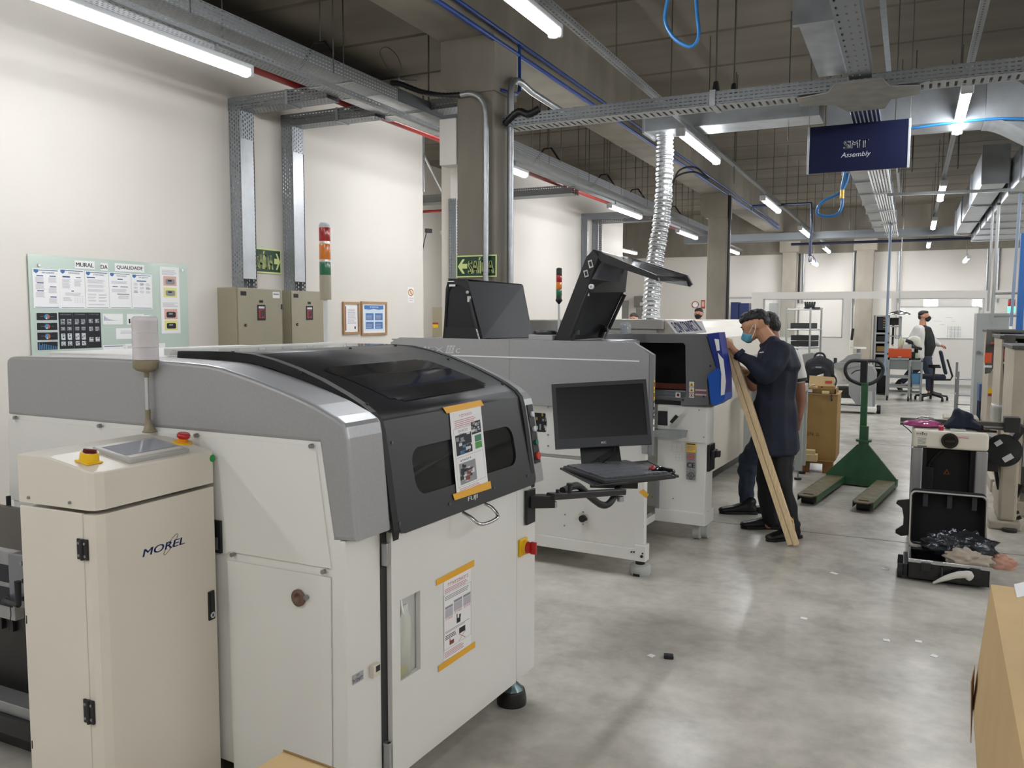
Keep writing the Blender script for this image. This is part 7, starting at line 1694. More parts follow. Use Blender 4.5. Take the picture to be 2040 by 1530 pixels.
oldhood([(1962, 745), (1973, 743), (1980, 730), (1981, 660), (1966, 656), (1963, 700)], 10.03, c1, '', 703, 723, 1961, 1976)
oldhood([(1999, 768), (2016, 774), (2020, 720), (2024, 668), (2001, 667), (1998, 720)], 8.68, c2, '', 696, 716, 1999, 2008)
for t_, x, y, Y_ in ((c1, 1985, 685, 10.0), (c2, 2027, 699, 8.65)): p = YP(x, y, Y_); t_.part('red_handle', MB().cyl(p-Vector((.05, 0, 0)), p+Vector((.04, 0, 0)), .017, mat('dull_red', '#7d3526', .5), n=12))
for t_, x, y, Y_ in ((c1, 1977, 784, 10.0), (c2, 2014, 780, 8.6)): p = YP(x, y, Y_); t_.part('warning_sticker', MB().box(p.x-.04, p.x+.05, Y_+.0, Y_+.003, p.z-.03, p.z+.0, mat('plate_red', '#8c2f35', .5)).box(p.x-.04, p.x+.05, Y_, Y_+.003, p.z, p.z+.05, yellow))
p = YP(2000, 820, 8.6); c2.part('plastic_cover', MB().box(p.x-.09, p.x+.08, 8.62, 8.9, p.z-.12, p.z+.05, glassy('dusty_plastic', '#b7bcbc', .5, .2), .02))
# white lower box with reel
p = YP(1990, 985, 7.2); q = YP(2016, 918, 7.2)
lwb = Thing('white_unit', 'low cream unit on the floor beside the trolley, under the black reel', 'unit', ((p.x+q.x)/2, 7.4, 0))
lwb.part('body', MB().box(p.x-.0, q.x+.05, 7.2, 7.6, .06, q.z, old, .02)); lwb.part('base', MB().box(p.x-.06, q.x+.08, 7.15, 7.65, 0, .06, old, .01)); lwb.part('foot_disc', MB().cyl((q.x-.0, 7.12, 0), (q.x, 7.12, .02), .05, black, n=18))
rc_ = YP(1999, 897, 7.1); nr = Vector((-.25, -1, .25)).normalized()
rlx = Thing('component_reel', 'black component reel with white labels beside the white trolley', 'reel', rc_-Vector((0, 0, .12)))
rlx.part('disc', MB().cyl(rc_, rc_+nr*.008, .12, black, n=40).cyl(rc_-nr*.03, rc_, .05, black, n=20).cyl(rc_-nr*.038, rc_-nr*.03, .12, mat('clear_reel', '#3a3c3e', .3), n=40))
ru = nr.cross(Vector((0, 0, 1))).normalized()*-1; rv = ru.cross(nr)*-1
lb_ = MB()
for (a, c, w2, h2, ang) in ((-.035, .05, .05, .035, 40), (.035, -.055, .07, .04, 38)):
    u_ = ru*math.cos(R(ang))+rv*math.sin(R(ang)); v_ = rv*math.cos(R(ang))-ru*math.sin(R(ang)); lb_.obox(rc_+nr*.009+ru*a+rv*c, (w2, h2, .001), paper, Matrix((u_, v_, nr)).transposed())
rlx.part('label', lb_)
stk = Thing('component_holder', 'dark feeder hardware between the trolley and the cream cabinets', 'feeder', (YP(1990, 870, 7.3).x, 7.35, .7))
p = YP(1990, 880, 7.3); stk.part('bracket', MB().obox((p.x, 7.35, p.z), (.2, .2, .05), steel, Matrix.Rotation(R(15), 3, 'Y'), .004).box(p.x-.08, p.x+.0, 7.2, 7.4, p.z-.22, p.z-.03, black, .01).obox((p.x+.1, 7.3, p.z+.05), (.05, .2, .2), black, Matrix.Rotation(R(30), 3, 'Y'), .01))
stk.part('hose', MB().tube(smooth_path([YP(x, y, 7.25) for x, y in ((1978, 905), (1984, 940), (1987, 960), (1990, 975))], 5), .013, rubber, 8))
cb3 = [YP(x, y, 7.3) for x, y in ((2032, 965), (2022, 985), (2008, 1008), (2001, 1022), (2006, 1032), (2022, 1034), (2034, 1030))]
c3b = solo('black_cable', 'thick black cable looping in front of the nearest cream cabinet', 'cable', MB().tube(smooth_path(cb3, 6), .014, rubber, 8).tube(smooth_path([q+Vector((.02, -.02, .01 if i else 0)) for i, q in enumerate(cb3[:-2])]+[YP(2014, 1024, 7.25), YP(2030, 1020, 7.25)], 6), .012, rubber, 8))
# low cream box edge behind trolley, blue stool, steel steps
p = YP(1880, 838, 10.6); q = YP(1955, 838, 10.6); solo('low_bench', 'low cream bench top behind the navy cloth', 'bench', MB().box(p.x, q.x-.02, 10.6, 11.0, 0, p.z+.04, old, .01))
Bs = YP(1955, 765, 11.3); bst = Thing('blue_stool', 'blue crate on dark legs beside the cream cabinets', 'stool', (Bs.x, 11.4, 0))
bst.part('crate', MB().box(Bs.x-.02, Bs.x+.14, 11.3, 11.6, YP(1955, 800, 11.3).z, YP(1955, 765, 11.3).z, mat('crate_blue', '#41597f', .5), .006))
for dx in (-.015, .1):
    for dy in (0, .25): bst.part('leg', MB().box(Bs.x+dx, Bs.x+dx+.03, 11.32+dy, 11.35+dy, 0, YP(1955, 800, 11.3).z+.1, mat('leg_navy', '#1d2740', .5)))
Y_ = 12.9; a, c = YP(1907, 740, Y_), YP(1952, 740, Y_); sp_ = Thing('steel_shelf', 'small grey steel step shelf standing by the office wall', 'shelf', ((a.x+c.x)/2, Y_+.25, 0))
gs_ = mat('shelf_steel', '#8f9190', .45, .3)
for x_ in (a.x, c.x-.03):
    for y_ in (Y_, Y_+.45): sp_.part('post', MB().box(x_, x_+.03, y_, y_+.03, 0, YP(1907, 740 if y_ == Y_ else 742, Y_).z+(.0 if y_ == Y_ else .12), gs_))
for yp in (755, 787): z_ = YP(1907, yp, Y_).z; sp_.part('shelf', MB().box(a.x, c.x, Y_, Y_+.48, z_-.012, z_, gs_))
for yp in (805, 822): z_ = YP(1907, yp, Y_).z; sp_.part('rail', MB().box(a.x, c.x, Y_, Y_+.02, z_-.012, z_, gs_))
p = YP(1946, 640, 11.9); q = YP(1965, 760, 11.9)
wl3 = Thing('white_cabinet', 'tall white cabinet with a silver knob behind the old cream cabinets', 'cabinet', (p.x+.15, 12.1, 0)); wl3.part('body', MB().box(p.x, p.x+.35, 11.9, 12.4, .35, p.z+.1, pale, .005)); wl3.part('legs', MB().box(p.x+.02, p.x+.33, 11.92, 12.38, 0, .35, pg))
k_ = YP(1946, 702, 11.88); wl3.part('knob', MB().cyl((k_.x+.02, 11.9, k_.z), (k_.x+.02, 11.85, k_.z), .02, chrome, n=12))
st_ = YP(2015, 610, 15); tower('small signal tower with a lit green lamp far at the right', (st_.x, 15, 0), [(emit('lit_green', '#3fe0a0', 1.2), .09, 0, None), (sr, .09, 0, None)], .05, .02, YP(2015, 622, 15).z-.05, paper, black, ([(.03, 0), (.05, .03), (.05, .05)], paper))
# ================================================================== bottom edge cartons and bottom left rail
zc_ = .62; A0 = ZP(565, 1497, zc_); A1 = ZP(505, 1534, zc_); A2 = ZP(738, 1532, zc_); e1 = (A1-A0).normalized(); e2 = (A2-A0).normalized()
bc_ = Thing('carton', 'cardboard carton whose top corner shows at the bottom edge of the picture', 'box', (A0.x, A0.y-.2, 0))
e1 = Vector((e1.x, e1.y, 0)).normalized(); e2 = Vector((-e1.y, e1.x, 0)); e2 = e2 if e2.dot(A2-A0) > 0 else -e2
# keep a square corner, turned to the mean of both edges
bb = MB(); Pq = [A0, A0+e2*.55, A0+e2*.55+e1*.4, A0+e1*.4]; lowp = [Vector((p.x, p.y, 0)) for p in Pq]
bb.add(lowp+Pq, [(0, 1, 2, 3), (4, 5, 6, 7), (0, 1, 5, 4), (1, 2, 6, 5), (2, 3, 7, 6), (3, 0, 4, 7)], cardl); bc_.part('box', bb, fix=True)
bc_.part('torn_edge', MB().tube([p+Vector((0, 0, .002)) for p in (A0, A0+e2*.2, A0+e2*.4, A0+e2*.55)], .0025, cardd, 5))
zr = .75; B0 = ZP(1974, 1164, zr); B1 = ZP(2041, 1530, zr)
bx = B0.x-.0; by = B0.y
Rc = Thing('carton', 'large cardboard carton with a white label at the lower right corner', 'box', (bx+.4, by-.5, 0))
ed = (B1-B0); ed = Vector((ed.x, ed.y, 0)).normalized(); rt_ = Vector((-ed.y, ed.x, 0)); rt_ = rt_ if rt_.x > 0 else -rt_
top_ = [B0, B0+rt_*.7, B0+rt_*.7+ed*1.5, B0+ed*1.5]
mid_ = [Vector((p.x, p.y, .36)) for p in top_]; mid_[0] = mid_[0]-rt_*.035; mid_[3] = mid_[3]-rt_*.03
bot_ = [Vector((p.x, p.y, 0)) for p in top_]
bb = MB(); bb.add(bot_+mid_+top_, [(0, 1, 2, 3), (8, 9, 10, 11)]+[(k, (k+1) % 4, 4+(k+1) % 4, 4+k) for k in range(4)]+[(4+k, 4+(k+1) % 4, 8+(k+1) % 4, 8+k) for k in range(4)], cardl)
Rc.part('box', bb, fix=True)
Lq = [ZP(x, y, zr) for x, y in ((2020, 1165), (2050, 1158), (2056, 1185), (2026, 1192))]
Rc.part('label', MB().quad(*[q+Vector((0, 0, .002)) for q in Lq[::-1]], paper, .001), fix=True)
Rc.part('torn_flap', MB().quad(mid_[0]+Vector((0, 0, -.02))+ed*.02, mid_[0]+ed*.1-rt_*.004+Vector((0, 0, -.1)), mid_[0]+ed*.1-rt_*.012+Vector((0, 0, .1)), mid_[0]+ed*.01+Vector((0, 0, .12)), mat('torn_card', '#b79b80', .8), .002), fix=True)
# conveyor at the lower left
gy = mat('dark_grey_panel', '#5f5c57', .5, amt=.05, sc=5)
Cv = Thing('conveyor', 'grey conveyor frame with a black clamp lever at the lower left edge', 'conveyor', (-2.65, 1.75, 0))
Yc = 1.62
def cbx(x0, y0, x1, y1, Y0, th, m, bev=.002): a, c = YP(x0, y1, Y0), YP(x1, y0, Y0); return MB().box(a.x, c.x, Y0, Y0+th, a.z, c.z, m, bev)
a = YP(46, 1020, Yc+.2); 
Cv.part('side_panel', cbx(-120, 1016, 50, 1090, Yc+.22, .02, gy)); Cv.part('lower_panel', cbx(-120, 1190, 80, 1500, Yc+.25, .02, mat('very_dark_panel', '#2b2a29', .5)))
Cv.part('rail', cbx(-120, 1102, 24, 1200, Yc-.02, .03, al)); b = cbx(-120, 1128, 22, 1131, Yc-.0215, .002, pd, 0); Cv.part('rail_groove', b); Cv.part('rail_groove', cbx(-120, 1172, 22, 1176, Yc-.0215, .002, pd, 0))
Cv.part('end_plate', cbx(20, 1112, 63, 1205, Yc-.035, .012, mat('plate_blue_grey', '#83858d', .4, .6)))
b = MB()
for y_ in (1121, 1156, 1191): p = YP(47, y_, Yc-.035); b.cyl((p.x, Yc-.045, p.z), (p.x, Yc-.035, p.z), .006, screwm, n=12).cyl((p.x+.008, Yc-.043, p.z), (p.x+.008, Yc-.035, p.z), .007, black, n=12)
Cv.part('bolts', b)
p0_, p1_ = YP(35, 1158, Yc-.07), YP(37, 1205, Yc-.07); Cv.part('clamp_lever', MB().cyl(p0_, p1_, .010, black, .008, 14).cyl(p1_, YP(12, 1196, Yc-.06), .009, black, n=12).cyl(YP(12, 1196, Yc-.06), YP(12, 1196, Yc-.02), .012, black, n=12).tube([YP(20, 1200, Yc-.07), YP(22, 1225, Yc-.07), YP(18, 1255, Yc-.07)], .0015, ink, 5))
b = MB()
for x_ in (-20, 8, 30): 
    p = YP(x_, 1300, Yc+.24); b.box(p.x-.003, p.x+.003, Yc+.235, Yc+.25, .45, .95, pd)
Cv.part('panel_seams', b); Cv.part('bottom_beam', MB().box(-3.4, -2.35, Yc+.1, Yc+.25, .16, .22, black, .004).box(-3.3, -2.36, Yc+.12, Yc+.2, .22, .26, al, .003)); 
for x_ in (-3.2, -2.5): Cv.part('leg', MB().box(x_, x_+.05, Yc+.15, Yc+.2, 0, .16, black))
# ================================================================== far end of the hall
wire = mat('chromed_wire', '#b5b8b8', .3, .8)
Yr = 15.5; wv_ = Vector((YP(1614, 650, Yr).x-YP(1567, 650, Yr).x, 0, 0)); dv_ = Vector((YP(1636, 650, Yr+.4).x-YP(1614, 650, Yr).x, .4, 0)); r0 = YP(1567, 650, Yr); r0 = Vector((r0.x, Yr, 0))
zr_ = lambda y: YP(1614, y, Yr).z
rk = Thing('wire_rack', 'chromed wire shelf rack with black trays in front of the office glass', 'shelf rack', r0+wv_/2+dv_/2)
for q in (r0, r0+wv_, r0+dv_, r0+wv_+dv_): rk.part('post', MB().cyl(q, q+Vector((0, 0, zr_(613))), .017, wire, n=10))
for y_ in (616.5, 657, 694, 745):
    b = MB(); z_ = zr_(y_); c4 = [r0, r0+wv_, r0+wv_+dv_, r0+dv_]
    for i in range(4): b.cyl(c4[i]+Vector((0, 0, z_)), c4[(i+1) % 4]+Vector((0, 0, z_)), .012, wire, n=8)
    for k in range(1, 9): q = r0+wv_*k/9+Vector((0, 0, z_)); b.cyl(q, q+dv_, .004, wire, n=5)
    rk.part('shelf', b)
def skewbox(o, u, v, h, m, bev=0):
    o = Vector(o); u = Vector(u); v = Vector(v); w_ = Vector((0, 0, h)); vs = [o, o+u, o+u+v, o+v, o+w_, o+u+w_, o+u+v+w_, o+v+w_]
    b = MB().add(vs, [(3, 2, 1, 0), (4, 5, 6, 7), (0, 1, 5, 4), (1, 2, 6, 5), (2, 3, 7, 6), (3, 0, 4, 7)], m); return b
blk = mat('black_esd_plastic', '#16191a', .5)
b = skewbox(r0+wv_*.62+dv_*.2+Vector((0, 0, zr_(615))), wv_*.45, dv_*.5, .03, blk)
for k in range(5): q = r0+wv_*(.64+.09*k)+dv_*.3+Vector((0, 0, zr_(614))); b.obox(q+Vector((0, 0, .06)), (.025, .1, .11), blk, Matrix.Rotation(R(-10+5*k), 3, 'Y'))
solo('board_holder', 'black slotted board holder on top of the wire rack', 'holder', b)
solo('tray_stack', 'grey black component tray on the second shelf of the wire rack', 'tray', skewbox(r0+wv_*.12+dv_*.1+Vector((0, 0, zr_(655))), wv_*.8, dv_*.7, .10, mat('dark_grey_tray', '#2c3230', .5)))
for k in range(2): solo('tray_stack', ('lower black tray on the third shelf of the wire rack', 'upper black tray on the third shelf of the wire rack')[k], 'tray', skewbox(r0+wv_*.15+dv_*.1+Vector((0, 0, zr_(692)+.012+.105*k)), wv_*.85, dv_*.7, .095, blk), group='black trays on the third shelf')
# grey stencil cart like machines
sg_ = mat('machine_light_grey', '#8f9190', .4, .1)
Yg = 14.9; G = lambda x, y, Y=Yg: (YP(x, y, Y).x, YP(x, y, Y).z)
gm = Thing('grey_machine', 'grey machine with a sloped top and white base behind the pallet truck handle', 'machine', (YP(1720, 800, Yg).x, Yg+.2, 0))
gm.part('body', MB().poly([G(1691, 815), G(1691, 788), G(1690, 735), G(1712, 728), G(1740, 728), G(1745, 760), G(1742, 818), G(1705, 818)][::-1][::-1] if False else [G(1691, 786), G(1710, 812), G(1742, 818), G(1745, 745), G(1738, 730), G(1700, 722), G(1690, 734)], sg_, (0, Yg, 0), (1, 0, 0), (0, 0, 1), .5), fix=True)
gm.part('table', MB().poly([G(1659, 733), G(1692, 733), G(1712, 728), G(1712, 722), G(1668, 722), G(1659, 726)], sg_, (0, Yg-.02, 0), (1, 0, 0), (0, 0, 1), .5), fix=True)
gm.part('sloped_cover', MB().poly([G(1668, 723), G(1714, 727), G(1714, 705), G(1700, 705), G(1688, 709), G(1680, 716)], sg_, (0, Yg+.1, 0), (1, 0, 0), (0, 0, 1), .3), fix=True)
gm.part('white_door', MB().poly([G(1661, 766), G(1690, 766), G(1690, 734), G(1661, 734)], part_m, (0, Yg+.2, 0), (1, 0, 0), (0, 0, 1), .2), fix=True)
gm.part('front_panel', MB().poly([G(1714, 816), G(1738, 818), G(1738, 780), G(1714, 780)], pale, (0, Yg-.02, 0), (1, 0, 0), (0, 0, 1), .04), fix=True)
a, c = YP(1663, 805, Yg-.05), YP(1746, 822, Yg-.05); gm.part('base', MB().box(a.x, c.x, Yg-.1, Yg+.45, .03, .12, part_m, .02).box(a.x-.05, c.x-.2, Yg-.12, Yg-.1, .13, .15, ink))
p = YP(1750, 814, Yg); gm.part('wheel', MB().cyl((p.x-.03, Yg+.1, .07), (p.x+.03, Yg+.1, .07), .07, rubber, n=18))
a, c = YP(1667, 770, Yg+.1), YP(1690, 793, Yg+.1); gm.part('black_drawer', MB().box(a.x, c.x+.1, Yg+.05, Yg+.35, c.z, a.z, black, .01))
b = MB()
for x_, y_ in ((1664, 713), (1700, 690)): p = YP(x_, y_, Yg+.15)
p = YP(1663, 720, Yg); gm.part('small_screen', MB().obox((p.x, Yg+.1, p.z), (.05, .02, .11), pd, Matrix.Rotation(R(30), 3, 'Z')))
p = YP(1706, 695, Yg+.5); solo('stool_top', 'small pale round table behind the grey machine', 'table', MB().cyl((p.x, Yg+1.2, 0), (p.x, Yg+1.2, p.z-.02), .03, pg, n=10).cyl((p.x, Yg+1.2, p.z-.02), (p.x, Yg+1.2, p.z+.01), .13, part_m, n=24).cyl((p.x, Yg+1.2, 0), (p.x, Yg+1.2, .02), .16, pg, n=20))
Y2 = 13.6; g2 = lambda x, y: (YP(x, y, Y2).x, YP(x, y, Y2).z)
gs2 = Thing('grey_machine', 'sloped grey machine cover seen left of the backpack', 'machine', (YP(1600, 760, Y2).x, Y2+.2, 0))
gs2.part('sloped_cover', MB().poly([g2(1586, 745), g2(1612, 745), g2(1624, 704), g2(1617, 703), g2(1596, 707), g2(1586, 715)], sg_, (0, Y2, 0), (1, 0, 0), (0, 0, 1), .4), fix=True)
a, c = YP(1588, 745, Y2+.05), YP(1612, 745, Y2+.05); gs2.part('body', MB().box(a.x, c.x, Y2+.03, Y2+.4, .0, a.z, pale, .005)); p = YP(1597, 741, Y2-.03); gs2.part('red_button', MB().cyl((p.x, Y2-.04, p.z), (p.x, Y2, p.z), .03, red, n=14))
solo('wall_handset', 'long black handle hanging at the office doorway', 'handle', MB().obox(YP(1698, 666, PT-.1), (.06, .05, .28), black, Matrix.Rotation(R(5), 3, 'Y'), .01).cyl(YP(1699, 596, PT-.08), YP(1698, 655, PT-.08), .018, pg, n=8))
# grey equipment rack
Ye = 18.6; E_ = lambda x, y: YP(x, y, Ye)
er = Thing('equipment_rack', 'grey equipment rack with dark instruments right of the office doorway', 'cabinet', (E_(1756, 740).x, Ye+.3, 0))
a, c = E_(1744, 628), E_(1768, 745); xl_ = a.x; xr_ = c.x; ztop = a.z
er.part('body', MB().box(xl_-.03, xl_+.02, Ye, Ye+.7, 0, ztop, mat('rack_side_grey', '#7c7d7b', .5)).box(xr_-.03, xr_, Ye, Ye+.7, 0, ztop, pale).box(xl_, xr_, Ye+.66, Ye+.7, 0, ztop, pg).box(xl_, xr_, Ye, Ye+.7, ztop-.03, ztop, pale).box(xl_-.0, xl_+.03, Ye-.01, Ye+.02, 0, ztop, pale))
for y_ in (664, 682, 704, 733): z_ = E_(1750, y_).z; er.part('shelf', MB().box(xl_, xr_, Ye, Ye+.66, z_-.02, z_+.015, pale))
for y0_, y1_, m_, nm, lb_ in ((632, 658, mat('instrument_blue_black', '#1c2130', .4), 'instrument', 'tall dark blue instrument in the top of the grey equipment rack'), (669, 680, black, 'instrument', 'black instrument in the middle of the grey equipment rack'), (690, 701, card, 'box', 'cardboard box in the grey equipment rack'), (712, 730, pg, 'box', 'grey box low in the equipment rack')):
    a, c = E_(1749, y0_), E_(1766, y1_); b = MB().box(xl_+.045, xr_-.045, Ye+.05, Ye+.5, c.z, a.z, m_, .005)
    if y0_ == 632:
        for k in range(5): b.box(xr_-.12, xr_-.06, Ye+.045, Ye+.05, c.z+.05+.05*k, c.z+.06+.05*k, yellow)
    solo('instrument' if nm == 'instrument' else 'storage_box', lb_, nm, b)
a, c = E_(1769, 633), E_(1790, 648); solo('monitor', 'small black monitor beside the equipment rack in the background', 'monitor', MB().box(a.x, c.x, Ye+.2, Ye+.23, c.z, a.z, black, .005).box((a.x+c.x)/2-.02, (a.x+c.x)/2+.02, Ye+.23, Ye+.26, .85, a.z-.05, black))
xq = xr_+.02
b = MB().box(xq, E_(1795, 650).x, Ye+.1, Ye+.6, E_(1768, 652).z, E_(1768, 649).z, pale).box(E_(1791, 630).x, E_(1797, 630).x, Ye+.1, Ye+.16, .8, E_(1791, 630).z, pale).box(xq, E_(1797, 668).x, Ye+.1, Ye+.6, E_(1768, 671).z, E_(1768, 669).z, pale).box(xq, E_(1824, 690).x, Ye+.1, Ye+.7, .78, .82, pale).box(E_(1771, 690).x, E_(1774, 690).x, Ye+.12, Ye+.2, 0, .78, pale).box(E_(1818, 690).x, E_(1821, 690).x, Ye+.12, Ye+.2, 0, .78, pale)
solo('workbench', 'grey workbench with an upper shelf behind the microscope', 'workbench', b)
p = E_(1791, 626); lamp_ = Thing('dish_lamp', 'silver dish lamp hanging over the bench beside the equipment rack', 'lamp', p)
lamp_.part('dish', MB().lathe([(.215, -.01), (.21, .02), (.12, .05), (.03, .075), (0, .08)], p, chrome, n=28)); lamp_.part('stem', MB().cyl(p+Vector((0, 0, .07)), p+Vector((0, 0, .45)), .012, steel, n=8).cyl(p+Vector((0, 0, .4)), (p.x, p.y, 3.2), .005, steel, n=6))
# cart with orange box
Yd = 17.45; D = lambda x, y: YP(x, y, Yd)
gd = mat('cart_grey', '#8b8f8c', .45)
cd = Thing('steel_cart', 'grey steel cart on casters carrying an orange box', 'cart', (D(1791, 790).x, Yd+.25, 0))
xa_, xb2_ = D(1768, 720).x, D(1815, 720).x; zt3 = D(1790, 713).z
for x_ in (xa_, xb2_-.04):
    for y_ in (Yd, Yd+.5): l_ = cd.part('leg', MB().box(x_, x_+.04, y_, y_+.04, .1, zt3, gd, .003)); cd.part('caster', MB().cyl((x_+.0, y_+.02, .045), (x_+.03, y_+.02, .045), .045, rubber, n=12).box(x_+.005, x_+.03, y_+.01, y_+.03, .06, .1, pg), l_)
cd.part('top', MB().box(xa_, xb2_, Yd, Yd+.54, zt3-.04, zt3, gd, .003)); cd.part('modesty_panel', MB().box(xa_+.04, xb2_-.04, Yd+.02, Yd+.04, D(1790, 736).z, zt3-.04, mat('panel_grey', '#767a78', .5)))
for y_ in (752, 771, 783): z_ = D(1790, y_).z; cd.part('shelf_rail', MB().box(xa_, xb2_, Yd, Yd+.5, z_-.015, z_+.02, gd, .003))
c2_ = Thing('steel_table', 'grey steel table right of the cart with the orange box', 'table', (D(1827, 790).x, Yd+.25, 0)); xe_ = D(1839, 720).x; zt4 = D(1827, 718).z
for y_ in (Yd+.02, Yd+.5): c2_.part('leg', MB().box(xe_-.035, xe_, y_, y_+.035, 0, zt4, gd, .003))
c2_.part('top', MB().box(xb2_+.005, xe_, Yd+.02, Yd+.54, zt4-.03, zt4, gd, .003)); c2_.part('modesty_panel', MB().box(xb2_+.01, xe_-.03, Yd+.03, Yd+.05, D(1827, 737).z, zt4-.03, mat('panel_grey', '#767a78', .5))); c2_.part('shelf_rail', MB().box(xb2_+.01, xe_, Yd+.02, Yd+.05, D(1827, 774).z-.02, D(1827, 774).z+.01, gd).box(xb2_+.01, xe_, Yd+.02, Yd+.5, D(1827, 783).z-.02, D(1827, 783).z+.0, gd))
c2_.part('leg', MB().box(xb2_+.005, xb2_+.04, Yd+.5, Yd+.535, 0, zt4, gd, .003))
a, c = D(1770, 695), D(1815.5, 712.5); solo('orange_box', 'orange box on top of the grey steel cart', 'box', MB().box(a.x, c.x, Yd+.03, Yd+.4, zt3+.001, a.z, mat('orange_plastic', '#c94f20', .4), .008).box((a.x+c.x)/2-.03, (a.x+c.x)/2+.03, Yd+.026, Yd+.03, zt3+.01, zt3+.022, paper))
oz = a.z; p = D(1795, 680); solo('bottle', 'pale yellowish bottle standing on the orange box', 'bottle', MB().lathe([(.045, 0), (.05, .01), (.05, .17), (.03, .2), (.02, .21), (.02, .24), (0, .245)], (p.x, Yd+.2, oz), mat('bottle_cream', '#c4c2a4', .4), n=18))
p = D(1782, 692); solo('papers', 'white papers heaped on the left of the orange box', 'papers', MB().obox((p.x, Yd+.2, oz+.02), (.12, .2, .04), paper, Matrix.Rotation(R(12), 3, 'Y')).obox((p.x-.06, Yd+.2, oz+.055), (.1, .15, .006), paper, Matrix.Rotation(R(-35), 3, 'Y')))
p = D(1808, 690); solo('clear_box', 'clear organiser box on the right of the orange box', 'box', MB().box(p.x-.09, p.x+.07, Yd+.1, Yd+.3, oz, oz+.09, glassy('clear_plastic', '#d9dcd6', .6, .1), .004))
ms = Thing('microscope', 'white microscope head with black eyepieces on the steel table', 'microscope', (D(1824, 716).x, Yd+.25, zt4))
mc = D(1824, 682); mwh = mat('instrument_white', '#d3d3c4', .35)
me = blob([[((mc.x, Yd+.25, mc.z+.03), (.1, .09, .08)), ((mc.x+.05, Yd+.25, mc.z-.06), (.06, .07, .06))], [((mc.x-.02, Yd+.25, mc.z+.07), (.09, .08, .05)), ((mc.x-.13, Yd+.25, mc.z+.02), (.035, .06, .035))]], mwh, .012, 3)
for v_ in me.vertices: v_.co -= ms.loc
ms.part('head', bpy.data.objects.new('head', me)); ms.part('eyepiece', MB().cyl((mc.x-.08, Yd+.2, mc.z-.0), (mc.x-.17, Yd+.2, mc.z+.03), .035, black, n=14).cyl((mc.x-.08, Yd+.3, mc.z-.0), (mc.x-.17, Yd+.3, mc.z+.03), .035, black, n=14).obox((mc.x-.08, Yd+.25, mc.z-.02), (.09, .14, .08), black))
ms.part('stand', MB().box(mc.x-.08, mc.x+.1, Yd+.15, Yd+.35, zt4, zt4+.03, black, .008).cyl((mc.x+.02, Yd+.3, zt4), (mc.x+.02, Yd+.3, mc.z-.03), .035, black, n=14).box(mc.x-.07, mc.x-.0, Yd+.17, Yd+.33, zt4+.03, zt4+.15, black, .01).obox((mc.x+.02, Yd+.25, mc.z-.11), (.2, .16, .05), black, Matrix.Rotation(R(15), 3, 'Y'), .01)); ms.part('lamp_unit', MB().box(mc.x+.0, mc.x+.06, Yd+.14, Yd+.24, zt4+.03, zt4+.13, mat('pale_green_unit', '#a9b8a0', .4), .01))
a, c = D(1815.5, 745), D(1835, 767); tbn = MB().add([(a.x+.02, Yd+.08, c.z), (c.x-.02, Yd+.08, c.z), (c.x-.02, Yd+.36, c.z), (a.x+.02, Yd+.36, c.z), (a.x, Yd+.05, a.z), (c.x, Yd+.05, a.z), (c.x, Yd+.4, a.z), (a.x, Yd+.4, a.z)], [(3, 2, 1, 0), (0, 1, 5, 4), (1, 2, 6, 5), (2, 3, 7, 6), (3, 0, 4, 7)], mat('bin_blue', '#4f7fa3', .45))
solo('blue_bin', 'blue plastic bin on the lower rail under the microscope table', 'bin', tbn)
# office chair
chx = YP(1852, 795, 17.9).x; Ych = 17.86
ch = Thing('office_chair', 'dark office chair turned away beside the walking person', 'chair', (chx+.03, Ych, 0))
b = MB()
for k in range(5):
    a_ = R(20+72*k); q = Vector((chx+.03+.29*math.cos(a_), Ych+.29*math.sin(a_), .08)); b.cyl((chx+.03, Ych, .12), q, .024, black, .016, 8)
    ch.part('caster', MB().cyl(q+Vector((-.02, 0, -.045)), q+Vector((.02, 0, -.045)), .035, black, n=12))
ch.part('star_base', b); ch.part('gas_column', MB().cyl((chx+.03, Ych, .1), (chx+.03, Ych, .42), .028, black, n=12))
sfab = mat('chair_fabric_navy', '#1c2233', .8, amt=.2, sc=60)
ch.part('seat', MB().box(chx-.18, chx+.26, Ych-.22, Ych+.22, .42, .5, sfab, .035, 3)); Rb = Matrix.Rotation(R(14), 3, 'Y')
ch.part('backrest', MB().obox((chx+.20, Ych, .74), (.06, .4, .46), sfab, Matrix.Rotation(R(-14), 3, 'Y'), .028, 3)); ch.part('back_bracket', MB().tube([(chx+.0, Ych, .40), (chx+.34, Ych, .41), (chx+.37, Ych, .48), (chx+.27, Ych, .8)], .018, black, 8))
ch.part('armrest', MB().tube([(chx+.05, Ych-.25, .44), (chx+.05, Ych-.28, .64), (chx-.05, Ych-.28, .66), (chx+.16, Ych-.28, .66)], .018, black, 8)); ch.part('armrest', MB().tube([(chx+.05, Ych+.25, .44), (chx+.05, Ych+.28, .64), (chx-.05, Ych+.28, .66), (chx+.16, Ych+.28, .66)], .018, black, 8))
